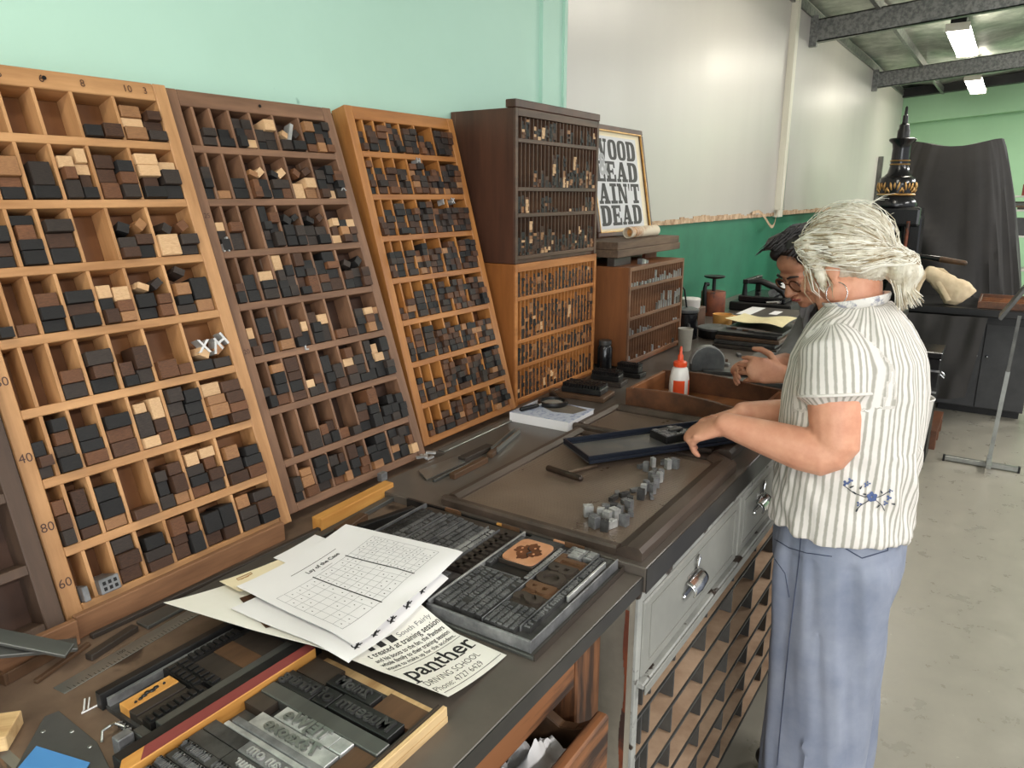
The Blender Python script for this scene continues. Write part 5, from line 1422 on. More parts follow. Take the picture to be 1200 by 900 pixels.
# jeans
q = MB()
q.limb([(1.797, 0.252, 0.885), (1.797, 0.250, 0.80), (1.797, 0.247, 0.73)], [(0.162, 0.128), (0.172, 0.142), (0.172, 0.142)], 24, ref=(1, 0, 0))
for x in (1.714, 1.884):
    xx = 1 if x > 1.8 else -1
    q.tube([(x, 0.248, 0.78), (x, 0.248, 0.62), (x + xx * 0.004, 0.245, 0.42), (x + xx * 0.008, 0.240, 0.20), (x + xx * 0.010, 0.238, 0.025)], [(0.088, 0.125), (0.095, 0.122), (0.096, 0.118), (0.102, 0.122), (0.106, 0.126)], 24, True, ref=(1, 0, 0))
q = remesh(q, 0.009, 6)
Nn = normals_of(q)
for i, p in enumerate(list(q.v)):
    z = p.z; a = atan2(p.y - 0.247, p.x - 1.8)
    d = 0.017 * noise.noise(Vector((a * 3.2 + 1.5 * z, z * 1.1, 0.3))) + 0.008 * noise.noise(Vector((a * 7.0 + z * 5, z * 2.2, 4))) + 0.006 * noise.noise(Vector((p.x * 9 + z * 7, p.y * 9, z * 6))) * (1 if z > 0.45 else 0.6)
    if z > 0.8: d *= 0.4
    q.v[i] = p + Nn[i] * (d + 0.002)
jeans = obj('jeans', q, denim, W1, smooth=True, world=True)
tree = BVHTree.FromPolygons([tuple(p) for p in q.v], q.f)
seam('side_seam', [(939, 628), (936, 660), (931, 700), (925, 750), (920, 800), (915, 850), (911, 897)], tree, 0.0012, stitch, jeans)
seam('waist_seam', [(908, 632), (925, 642), (945, 648), (975, 652)], tree, 0.0011, stitch, jeans)
seam('pocket_seam', [(990, 628), (991, 643), (1010, 654), (1040, 645), (1040, 628)], tree, 0.0013, stitch, jeans)
seam('pocket_seam', [(906, 652), (920, 672), (925, 700)], tree, 0.0010, stitch, jeans)
# shirt
q = MB()
secs_old = [(1.797, 0.252, 0.838, 0.188, 0.156), (1.800, 0.252, 0.88, 0.187, 0.155), (1.806, 0.252, 0.98, 0.187, 0.154), (1.812, 0.254, 1.08, 0.188, 0.155), (1.817, 0.256, 1.17, 0.188, 0.153), (1.817, 0.260, 1.235, 0.180, 0.138), (1.816, 0.266, 1.285, 0.152, 0.105), (1.816, 0.270, 1.320, 0.100, 0.075), (1.816, 0.272, 1.345, 0.070, 0.064)]
secs = [(1.797, 0.252, 0.838, 0.188, 0.156), (1.800, 0.252, 0.88, 0.187, 0.155), (1.806, 0.252, 0.98, 0.187, 0.154), (1.812, 0.254, 1.08, 0.188, 0.155), (1.817, 0.256, 1.17, 0.188, 0.153), (1.817, 0.260, 1.245, 0.182, 0.140), (1.816, 0.266, 1.300, 0.158, 0.110), (1.816, 0.270, 1.338, 0.112, 0.086), (1.816, 0.272, 1.362, 0.074, 0.068)]
q.tube([s[:3] for s in secs], [(s[3], s[4]) for s in secs], 40, True, ref=(1, 0, 0))
slv = {}
for s_, e in ((Lsh, Lel), (Rsh, Rel)):
    c_ = e.lerp(s_, 0.63)
    up = s_ + Vector((0.04 if s_.x < 1.8 else -0.04, -0.005, 0.010))
    q.limb([up, s_.lerp(c_, 0.2) + Vector((0, 0, 0.006)), s_.lerp(c_, 0.7)], [0.068, 0.074, 0.075], 20)
    q.tube([s_.lerp(c_, 0.5), c_ + (c_ - s_) * 0.08], [0.072, 0.077], 22)
    slv[s_.x < 1.8] = (s_, (c_ - s_).normalized())
q = remesh(q, 0.0065, 5)
Nn = normals_of(q); stp = []
for i, p in enumerate(list(q.v)):
    z = p.z; a = atan2(p.x - 1.812, -(p.y - 0.256))
    onarm = None
    for left, (s_, ax) in slv.items():
        d_ = p - s_; al = d_.dot(ax)
        out = (s_.x - p.x) if left else (p.x - s_.x)
        if out > 0.0 and -0.06 < al < 0.125 and z > 1.12: onarm = (s_, ax, left)
    if onarm:
        s_, ax, left = onarm; b1 = ax.orthogonal().normalized(); b1 = (Vector((0, 1, 0)) - ax * ax.y).normalized(); b2 = ax.cross(b1)
        d_ = p - s_; stp.append(0.068 * atan2(d_.dot(b2), d_.dot(b1)))
    else:
        stp.append(0.168 * a * (1.0 if z < 1.2 else 1.0))
    w1 = noise.noise(Vector((a * 2.4, z * 17 + a * 3, 0.7))) * (1.0 if z < 1.06 else 0.25)      # creases above the hip
    w2 = noise.noise(Vector((a * 5.5, z * 5.0, 2.1)))
    w3 = noise.noise(Vector((p.x * 24, p.y * 24, z * 30)))
    d = 0.0105 * w1 + 0.008 * w2 + 0.0022 * w3
    if onarm: d = 0.006 * noise.noise(Vector((p.x * 12, p.y * 22, z * 14))) + 0.002 * w3
    q.v[i] = p + Nn[i] * d
shirt = obj('striped_shirt', q, stripe_m, W1, smooth=True, world=True)
att = shirt.data.attributes.new('stripe', 'FLOAT', 'POINT'); att.data.foreach_set('value', stp)
tree = BVHTree.FromPolygons([tuple(p) for p in q.v], q.f)
# hem, cuffs and collar
def ringtube(nm, pts, rad, m_, parent, n=8):
    k = len(pts); obj(nm, MB().tube(pts + [pts[0], pts[1]], rad, n, False), m_, parent, world=True, smooth=True)
cc = Vector((1.816, 0.273, 1.366)); col_ = []
for i in range(28):
    a = 2 * pi * i / 28; col_.append(cc + Vector((0.066 * cos(a), 0.062 * sin(a), -0.014 * sin(a))))
emc = mat('floral_collar', (226, 222, 216), (150, 150, 162), rough=0.85, scale=70, lo=0.38, hi=0.5)
ringtube('collar', col_, (0.014, 0.005), emc, shirt)
for left, (s_, ax) in slv.items():
    c0 = (Lel if left else Rel).lerp(s_, 0.63); c0 = c0 + (c0 - s_) * 0.06
    b1 = ax.orthogonal().normalized(); b2 = ax.cross(b1)
    ringtube('cuff_hem', [c0 + (b1 * cos(t) + b2 * sin(t)) * 0.0755 for t in [2 * pi * i / 26 for i in range(26)]], 0.0035, stripe_m, shirt)
0 and seam('shoulder_seam', [(955, 372), (985, 400), (1005, 430), (1012, 462)], tree, 0.0009, mat('seam_thread', (170, 168, 162), rough=0.9), shirt)
pass
# embroidered flowers by the hem
def petal(px, py, ang_, ln, wd, m_, nm='embroidered_leaf'):
    h, nn = cast(px, py, tree)
    if h is None: return
    t = Vector((0, 0, 1)) - nn * nn.z; t.normalize(); b_ = nn.cross(t)
    q = MB(); vs = []
    for j in range(12):
        a = 2 * pi * j / 12; u, v = ln / 2 * cos(a), wd / 2 * sin(a) * (1 - 0.4 * cos(a))
        vs.append(h + nn * 0.0028 + b_ * (u * cos(ang_) - v * sin(ang_)) + t * (u * sin(ang_) + v * cos(ang_)))
    q.add(vs, [tuple(range(12))]); obj(nm, q, m_, shirt, world=True)
for k in range(5):
    a = 2 * pi * k / 5 + 0.4; petal(1021 + 3.6 * cos(a), 582 + 3.6 * -sin(a), a, 0.011, 0.0095, emb)
for px, py, s in ((991, 566, 1.0), (996, 563, 0.9), (1014, 568, 0.8), (1041, 583, 0.9), (1037, 589, 0.8), (1006, 590, 0.8), (1017, 566, 0.7), (1043, 575, 0.6)):
    for k in range(3): petal(px + 1.6 * cos(2.1 * k), py + 1.6 * sin(2.1 * k), 2.1 * k, 0.007 * s, 0.005 * s, emb)
for px, py, an in ((1001, 577, 0.6), (1008, 571, 2.2), (1028, 593, -0.7), (1032, 576, 0.9), (998, 570, 2.6), (1046, 590, 0.2), (1004, 597, 1.9), (1012, 579, 0.2)): petal(px, py, an, 0.010, 0.0035, emb2)
seam('embroidered_stem', [(988, 568), (1000, 577), (1012, 582), (1020, 582)], tree, 0.0008, emb2, shirt, out=0.002)
seam('embroidered_stem', [(1024, 584), (1034, 580), (1044, 574)], tree, 0.0008, emb2, shirt, out=0.002)
seam('embroidered_stem', [(1018, 586), (1008, 592), (1003, 598)], tree, 0.0008, emb2, shirt, out=0.002)
seam('embroidered_stem', [(1026, 586), (1033, 592), (1036, 598)], tree, 0.0008, emb2, shirt, out=0.002)
# hair: a cap swept back into a low ponytail, laid over with strands
q = MB(); R3 = HM.to_3x3(); P = lambda *a: HM @ Vector(a)
q.ball(P(0, -0.016, 0.040), (0.089, 0.107, 0.096), R3, 24, 16)
q.ball(P(0, -0.062, 0.0), (0.076, 0.058, 0.062), R3, 20, 12)
for s in (-1, 1):
    q.limb([P(s * 0.070, 0.038, 0.066), P(s * 0.083, 0.030, 0.02), P(s * 0.082, 0.024, -0.022), P(s * 0.076, 0.030, -0.055)], [0.022, 0.016, 0.011, 0.004], 12)
    q.limb([P(s * 0.079, -0.02, 0.045), P(s * 0.087, -0.03, 0.010), P(s * 0.078, -0.065, -0.015)], [0.022, 0.018, 0.014], 12)
    q.limb([P(s * 0.066, 0.062, 0.070), P(s * 0.076, 0.056, 0.03), P(s * 0.074, 0.052, -0.018)], [0.014, 0.009, 0.003], 10)
tail = [P(0.0, -0.106, -0.004), P(0.002, -0.119, -0.010), P(0.004, -0.127, -0.032), P(0.006, -0.128, -0.064), P(0.006, -0.120, -0.100)]
q.limb(tail, [0.016, 0.022, 0.033, 0.036, 0.016], 16)
q = remesh(q, 0.005, 4)
tree = BVHTree.FromPolygons([tuple(p) for p in q.v], q.f)
Nn = normals_of(q)
for i, p in enumerate(list(q.v)):
    l = HM.inverted() @ p
    g = sin(38 * atan2(l.x, l.z + 0.02) + 6 * l.y * 10)
    q.v[i] = p + Nn[i] * (0.0016 * g + 0.004 * noise.noise(l * 22))
hr = random.Random(3)
def strands(q, n, root_fn, end, m_ids, rad, lift=0.003, loose=0.0):
    for k in range(n):
        a = root_fn(k)
        e = Vector(end) + Vector((hr.uniform(-1, 1), hr.uniform(-1, 1), hr.uniform(-1, 1))) * 0.014
        mid = (a + e) / 2; pts = []
        wob = Vector((hr.uniform(-1, 1), hr.uniform(-1, 1), hr.uniform(-1, 1))) * 0.012
        for i in range(13):
            t = i / 12; b_ = a.lerp(e, t) + wob * sin(pi * t)
            w_ = HM @ b_
            c_ = HM @ Vector((0, -0.02, 0.03)); d_ = (w_ - c_).normalized()
            h = tree.ray_cast(c_ + d_ * 0.4, -d_, 0.5)
            if h[0] is not None: w_ = h[0] + d_ * (lift * hr.uniform(0.1, 1.0) + loose * sin(pi * t))
            pts.append(w_)
        q.m = hr.choice(m_ids); q.tube(pts, [rad * 0.4] + [rad] * 11 + [rad * 0.3], 5)
def root1(k):
    s = hr.choice((-1, 1)); t = hr.random()
    return Vector((s * (0.02 + 0.07 * t), 0.085 - 0.05 * t, 0.11 - 0.11 * t + 0.02 * hr.random())) if hr.random() < 0.7 else Vector((hr.uniform(-0.08, 0.08), hr.uniform(-0.02, 0.06), 0.12))
strands(q, 230, root1, (0, -0.118, -0.002), [0, 0, 1, 2, 2], 0.0019)
strands(q, 40, root1, (0, -0.118, -0.002), [0, 2], 0.0008, 0.004, 0.012)
for k in range(90):       # ponytail strands
    a = hr.uniform(0, 2 * pi); rr = hr.uniform(0.4, 1.05); pts = []
    fl = hr.uniform(0.7, 1.5)
    for i, (c_, w_) in enumerate(zip(tail, (0.015, 0.023, 0.034, 0.038, 0.026))):
        pts.append(Vector(c_) + R3 @ Vector((cos(a) * w_ * rr, sin(a) * w_ * rr * 0.8, 0.0)))
    pts.append(pts[-1] + R3 @ Vector((cos(a) * 0.014 * fl, sin(a) * 0.010 - 0.004, -0.028 * fl)))
    q.m = hr.choice([0, 0, 1, 2]); q.tube(pts, [0.0016] * 4 + [0.0013, 0.0004], 5)
for k in range(26):       # flyaway ends
    a = hr.uniform(0.2, 2.9); p0 = P(0.085 * cos(a), -0.02 + hr.uniform(-0.05, 0.05), 0.04 + 0.09 * sin(a)); d_ = (p0 - P(0, -0.02, 0.03)).normalized()
    t_ = R3 @ Vector((hr.uniform(-1, 1), -1, hr.uniform(-0.3, 0.3)))
    q.m = 2; q.tube([p0 - d_ * 0.01, p0 + d_ * 0.006 + t_ * 0.012, p0 + d_ * 0.010 + t_ * 0.034, p0 + d_ * 0.004 + t_ * 0.055], [0.0006, 0.0006, 0.0005, 0.0002], 4)
for k in range(22):       # wisps by the cheek
    s = -1 if k < 15 else 1; x = s * (0.074 + 0.012 * hr.random()); y0 = hr.uniform(0.01, 0.07)
    pts = [P(x * 0.95, y0, 0.06), P(x * 1.03, y0 + hr.uniform(-0.01, 0.008), 0.01), P(x, y0 + hr.uniform(-0.015, 0.01), -0.045), P(x * 0.9, y0 + hr.uniform(-0.01, 0.012), -0.045 - 0.04 * hr.random())]
    q.m = hr.choice([0, 2, 1]); q.tube(pts, [0.0014, 0.0016, 0.0011, 0.0003], 5)
hairo = obj('hair', q, [hairw, hairw2, hairw3], W1, smooth=True, world=True)
ringtube('hair_tie', [Vector(tail[1]) + R3 @ Vector((0.021 * cos(t), 0.004, 0.021 * sin(t))) for t in [2 * pi * i / 18 for i in range(18)]], 0.004, tort, hairo)
e0 = P(-0.078, 0.0, -0.040)
ringtube('hoop_earring', [e0 + R3 @ Vector((0.004 * sin(t), 0.026 * cos(t), -0.026 + 0.026 * sin(t))) for t in [2 * pi * i / 30 for i in range(30)]], 0.0011, chrome, W1)
for s in (-1, 1):
    obj('eye', MB().ball(P(s * 0.029, 0.0805, 0.002), 0.0105, n=14, m=10), whitepl, W1, world=True, smooth=True)
for x, fy in ((1.71, 0.235), (1.89, 0.225)):
    obj('shoe', remesh(MB().limb([(x, fy - 0.03, 0.045), (x, fy + 0.06, 0.042), (x, fy + 0.155, 0.032)], [(0.040, 0.043), (0.044, 0.040), (0.034, 0.030)], 16, ref=(1, 0, 0)), 0.008, 2), shoe, W1, smooth=True, world=True)

# ------------------------------------------------------------------ the woman with dark hair and glasses
W2 = empty('person', (2.56, 0.33, 0), 'person with short dark hair, brown glasses, grey open shirt over black top, leaning over bench', 'person')
H2 = Matrix.Translation((2.452, 0.512, 1.385)) @ Matrix.Rotation(radians(52), 4, 'Z') @ Matrix.Rotation(radians(-33), 4, 'X')
q = MB(); head(q, H2)
nb2 = Vector((2.515, 0.425, 1.265))
q.limb([nb2 + Vector((0.02, -0.02, -0.05)), nb2, H2 @ Vector((0, -0.025, -0.045))], [0.060, 0.054, 0.052], 16)
q.limb([(2.525, 0.40, 1.19), (2.55, 0.35, 1.05), (2.56, 0.325, 0.92), (2.56, 0.32, 0.86)], [(0.115, 0.085), (0.12, 0.09), (0.125, 0.095), (0.13, 0.1)], 18, ref=(0.62, 0.78, 0))
L2s, L2e, L2w = Vector((2.42, 0.30, 1.195)), Vector((2.275, 0.318, 1.010)), Vector((2.168, 0.494, 1.095))
R2s, R2e, R2w = Vector((2.60, 0.50, 1.195)), Vector((2.56, 0.56, 1.045)), Vector((2.32, 0.60, 1.075))
arm(q, L2s, L2e, L2w, 0.82); arm(q, R2s, R2e, R2w, 0.80)
hand(q, L2w, (-0.50, 0.80, 0.16), (-0.80, -0.50, 0.30), 1, [(0.5, 0.5, 0.35), (0.45, 0.5, 0.35), (0.5, 0.5, 0.35), (0.6, 0.5, 0.35)], 0.7, 0.96, 0.06, (0.5, 0.75, -0.35))
hand(q, R2w, (-0.70, 0.55, 0.05), (0.5, 0.6, 0.6), -1, [(0.5, 0.6, 0.4), (0.5, 0.6, 0.4), (0.6, 0.6, 0.4), (0.6, 0.6, 0.4)], 0.6, 0.95)
for (hx, hy), (fx, fy) in zip(((2.51, 0.315), (2.615, 0.33)), ((2.50, 0.315), (2.62, 0.32))):
    q.limb([(hx, hy, 0.86), (hx, hy, 0.64), (fx, fy + 0.03, 0.46), (fx, fy, 0.09)], [0.082, 0.068, 0.052, 0.034], 14)
    q.limb([(fx, fy - 0.02, 0.045), (fx - 0.06, fy + 0.06, 0.03)], [0.034, 0.024], 12)
q = remesh(q, 0.0045, 3)
obj('body', q, skin2, W2, smooth=True, world=True)
ax1 = Vector((0.62, 0.78, 0)).normalized(); ax2 = Vector((-0.78, 0.62, 0)).normalized()      # her right, her front
sp = [((2.50, 0.440, 1.275), 0.066, 0.060), ((2.512, 0.425, 1.245), 0.105, 0.075), ((2.522, 0.405, 1.205), 0.150, 0.095), ((2.535, 0.380, 1.14), 0.158, 0.115), ((2.555, 0.330, 1.04), 0.150, 0.115), ((2.565, 0.295, 0.95), 0.145, 0.105), ((2.565, 0.290, 0.82), 0.150, 0.108)]
def torso2(u, v, grow):
    f = v * (len(sp) - 1); i = min(int(f), len(sp) - 2); t = f - i
    c_ = Vector(sp[i][0]).lerp(Vector(sp[i + 1][0]), t); rx = sp[i][1] + (sp[i + 1][1] - sp[i][1]) * t; ry = sp[i][2] + (sp[i + 1][2] - sp[i][2]) * t
    return c_, rx + grow, ry + grow
q = MB(); q.tube([s[0] for s in sp], [(s[1] - 0.007, s[2] - 0.007) for s in sp], 32, True, ref=ax1)
obj('black_top', q, blackcl, W2, smooth=True, world=True)
def shirt2(u, v):
    c_, rx, ry = torso2(u, v, 0.010)
    gap = radians(64 - 16 * v); a = pi / 2 + gap / 2 + u * (2 * pi - gap)
    fold = 0.006 * noise.noise(Vector((a * 3, v * 3, 5.0))) + 0.004 * noise.noise(Vector((a * 8, v * 5, 2.0)))
    return c_ + ax1 * ((rx + fold) * cos(a)) + ax2 * ((ry + fold) * sin(a))
q = MB().grid(shirt2, 60, 30)
s2 = obj('open_shirt', q, greycl, W2, smooth=True, world=True); so = s2.modifiers.new('thick', 'SOLIDIFY'); so.thickness = 0.004; so.offset = 0
for u0 in (0.0, 1.0):
    pts = [shirt2(u0, v / 20) for v in range(0, 21)]
    obj('placket', MB().tube(pts, (0.004, 0.009), 8, True), greycl, s2, world=True, smooth=True)
    lap = [shirt2(u0 + (0.015 if u0 == 0 else -0.015), v / 10) + (ax2 * 0.006) for v in range(0, 4)]
    obj('collar', MB().tube(lap, [(0.006, 0.022), (0.006, 0.028), (0.005, 0.024), (0.003, 0.008)], 10), greycl, s2, world=True, smooth=True)
for s_, e, w_ in ((L2s, L2e, L2w), (R2s, R2e, R2w)):
    q = MB(); cpt = e.lerp(w_, 0.12)
    q.limb([s_ + (Vector((2.525, 0.40, 1.21)) - s_) * 0.3, s_, s_.lerp(e, 0.5), e, cpt], [0.062, 0.066, 0.064, 0.062, 0.058], 18)
    q = remesh(q, 0.008, 3); Nn = normals_of(q)
    q.v = [p + Nn[i] * 0.005 * noise.noise(Vector((p.x * 16, p.y * 16, p.z * 22))) for i, p in enumerate(q.v)]
    obj('sleeve', q, greycl, s2, world=True, smooth=True)
q = MB(); q.limb([(2.56, 0.315, 0.88), (2.56, 0.315, 0.80)], [(0.125, 0.10), (0.135, 0.105)], 20, ref=ax1)
for hx, hy, fx, fy in ((2.51, 0.315, 2.50, 0.315), (2.615, 0.33, 2.62, 0.32)): q.tube([(hx, hy, 0.84), (hx, hy, 0.6), (fx, fy, 0.06)], [0.085, 0.078, 0.07], 20)
obj('trousers', remesh(q, 0.010, 4), blackcl, W2, smooth=True, world=True)
for fx, fy in ((2.50, 0.30), (2.62, 0.31)):
    obj('shoe', remesh(MB().limb([(fx + 0.02, fy - 0.03, 0.042), (fx - 0.03, fy + 0.04, 0.04), (fx - 0.08, fy + 0.09, 0.03)], [0.04, 0.042, 0.03], 14), 0.008, 2), shoe, W2, smooth=True, world=True)
# dark hair, brushed up at the front
q = MB(); R2 = H2.to_3x3(); P2 = lambda *a: H2 @ Vector(a)
q.ball(P2(0, -0.022, 0.046), (0.084, 0.098, 0.088), R2, 22, 14); q.ball(P2(0, -0.06, 0.0), (0.074, 0.056, 0.06), R2, 18, 12)
for s in (-1, 1): q.limb([P2(s * 0.062, 0.05, 0.075), P2(s * 0.079, 0.02, 0.04), P2(s * 0.080, 0.0, 0.008)], [0.024, 0.018, 0.009], 12)
for k in range(9):
    x = -0.052 + 0.013 * k; q.limb([P2(x, 0.02, 0.112), P2(x * 1.1, 0.058, 0.122), P2(x * 1.15, 0.082 + 0.010 * sin(k * 2.1), 0.124)], [0.022, 0.018, 0.006], 10)
q = remesh(q, 0.005, 3); t2 = BVHTree.FromPolygons([tuple(p) for p in q.v], q.f)
hr = random.Random(5)
for k in range(170):
    x = hr.uniform(-0.07, 0.07); y = hr.uniform(-0.06, 0.05); p0 = P2(x, y, 0.13 - 8 * x * x); d_ = R2 @ Vector((x * 2.5, 1.0, 0.30)).normalized()
    q.tube([p0 - R2 @ Vector((0, 0, 0.015)), p0 + d_ * 0.02, p0 + d_ * 0.045 + R2 @ Vector((0, 0, 0.004)), p0 + d_ * 0.07 + R2 @ Vector((0, 0.002, -0.006))], [0.002, 0.002, 0.0015, 0.0004], 4)
for k in range(60):
    s = hr.choice((-1, 1)); y = hr.uniform(-0.09, 0.03); p0 = P2(s * 0.086, y, hr.uniform(0.02, 0.08)); d_ = R2 @ Vector((s * 0.15, -0.5, -0.85))
    q.tube([p0 - d_ * 0.02, p0, p0 + d_ * 0.03], [0.0015, 0.0018, 0.0004], 4)
obj('hair', q, hairb, W2, smooth=True, world=True)
gl = None
for s in (-1, 1):
    pts = [P2(s * 0.033 + 0.0245 * cos(t) , 0.099 - 0.10 * abs(s * 0.033 + 0.0245 * cos(t)) ** 1.0 * 0.35, -0.004 + 0.0195 * sin(t)) for t in [2 * pi * i / 24 for i in range(24)]]
    k = MB().tube(pts + [pts[0], pts[1]], 0.0026, 8, False)
    if gl is None:
        gl = obj('glasses', k, tort, W2, world=True, smooth=True, label='brown tortoiseshell glasses')
    else:
        obj('rim', k, tort, gl, world=True, smooth=True)
    obj('temple', MB().tube([P2(s * 0.057, 0.090, 0.002), P2(s * 0.075, 0.05, 0.004), P2(s * 0.080, -0.01, 0.0)], 0.0026, 8), tort, gl, world=True, smooth=True)
    ln = MB(); c0 = P2(s * 0.033, 0.0985 - 0.0012, -0.004); ln.add([c0] + pts, [(0, 1 + i, 1 + (i + 1) % 24) for i in range(24)])
    gm = bpy.data.materials.get('spectacle_lens')
    if gm is None:
        gm = bpy.data.materials.new('spectacle_lens'); gm.use_nodes = True; bb = gm.node_tree.nodes['Principled BSDF']
        bb.inputs['Transmission Weight'].default_value = 1.0; bb.inputs['Roughness'].default_value = 0.02; bb.inputs['IOR'].default_value = 1.05
    obj('lens', ln, gm, gl, world=True)
    obj('eye', MB().ball(P2(s * 0.029, 0.0805, 0.002), 0.0105, n=14, m=10), whitepl, W2, world=True, smooth=True)
    obj('eyebrow', MB().limb([P2(s * 0.014, 0.099, 0.024), P2(s * 0.03, 0.098, 0.030), P2(s * 0.048, 0.084, 0.025)], [0.003, 0.004, 0.002], 8), hairb, W2, world=True, smooth=True)
obj('bridge', MB().tube([P2(-0.009, 0.097, 0.0), P2(0, 0.102, 0.002), P2(0.009, 0.097, 0.0)], 0.0024, 8), tort, gl, world=True, smooth=True)
obj('lips', MB().limb([P2(-0.020, 0.094, -0.059), P2(0, 0.1015, -0.058), P2(0.020, 0.094, -0.059)], [0.003, 0.0055, 0.003], 10), mat('lip_colour', (176, 96, 88), rough=0.45), W2, world=True, smooth=True)
obj('finger_ring', MB().lathe([(0.0098, 0), (0.0105, 0.002), (0.0098, 0.004)], M=Matrix.Translation(L2w + Vector((-0.50, 0.80, 0.16)).normalized() * 0.088), n=14), chrome, W2, world=True, smooth=True) if False else None
q = MB().box(-0.006, 0.006, -0.004, 0.004, 0, 0.024)
# ================================================================== on and around the brown slotted cabinet
for k, (x0, x1, y0, y1, m_, lab) in enumerate(((2.478, 2.62, 1.205, 1.235, furn, 'black wooden riser under the boards, nearest end'), (2.80, 3.02, 1.33, 1.36, furnb, 'brown wooden riser under the boards, at the back'))):
    thing('wood_riser', MB().box(x0, x1, y0, y1, 1.3455, 1.377), m_, lab, 'riser', 'risers under the boards', bevel=0.001)
thing('wood_riser', MB().box(3.005, 3.09, 1.34, 1.42, 1.3455, 1.377), rust, 'reddish wooden block behind the boards at the far end', 'riser', 'risers under the boards', bevel=0.001) if False else None
for k in range(2):
    thing('weathered_board', MB().box(2.474 + 0.004 * k, 3.085 - 0.008 * k, 1.19 + 0.003 * k, 1.44, 1.3775 + 0.0285 * k, 1.4055 + 0.0285 * k), board, ('lower weathered board above the brown slotted cabinet', 'upper weathered board carrying the framed poster')[k], 'board', 'weathered boards', bevel=0.002)
thing('reddish_slat', MB().box(2.88, 3.0, 1.26, 1.275, 1.3455, 1.3765), rust, 'reddish slat standing under the boards at far end', 'slat', bevel=0.001)
for k in range(3):
    thing('metal_quad', MB().box(2.625 + 0.022 * k, 2.642 + 0.022 * k, 1.16, 1.18, 1.3455, 1.366 - 0.004 * k), leadb if k == 1 else lead, 'grey metal quad %s in the row on the brown cabinet top' % ORD[k + 1], 'metal quad', 'metal quads on the brown cabinet', bevel=0.0006)
# framed poster, leaning back on the wall
FW, FH = 0.535, 0.452
lean = atan2(0.075, 0.44)
r = empty('framed_poster', (2.665, 1.365, 1.4345), 'framed letterpress poster reading WOOD LEAD AIN\'T DEAD leaning on wall', 'framed poster', None, (-lean, 0, 0))
for a, b_, c_, d_ in ((0, FW, 0, 0.022), (0, FW, FH - 0.022, FH), (0, 0.022, 0.0222, FH - 0.0222), (FW - 0.022, FW, 0.0222, FH - 0.0222)):
    p_ = obj('frame', MB().box(a, b_, 0, 0.022, c_, d_), umber, r, bevel=0.003)
ib = MB()
for a, b_, c_, d_ in ((0.020, FW - 0.020, 0.020, 0.0245), (0.020, FW - 0.020, FH - 0.0245, FH - 0.020), (0.020, 0.0245, 0.0245, FH - 0.0245), (FW - 0.0245, FW - 0.020, 0.0245, FH - 0.0245)): ib.box(a, b_, -0.001, 0.006, c_, d_)
obj('inner_bead', ib, gold, r)
obj('mount_card', MB().box(0.0222, FW - 0.0222, 0.012, 0.016, 0.0222, FH - 0.0222), cream, r)
obj('poster_sheet', MB().box(0.038, 0.468, 0.0105, 0.0118, 0.034, 0.410), silverp, r)
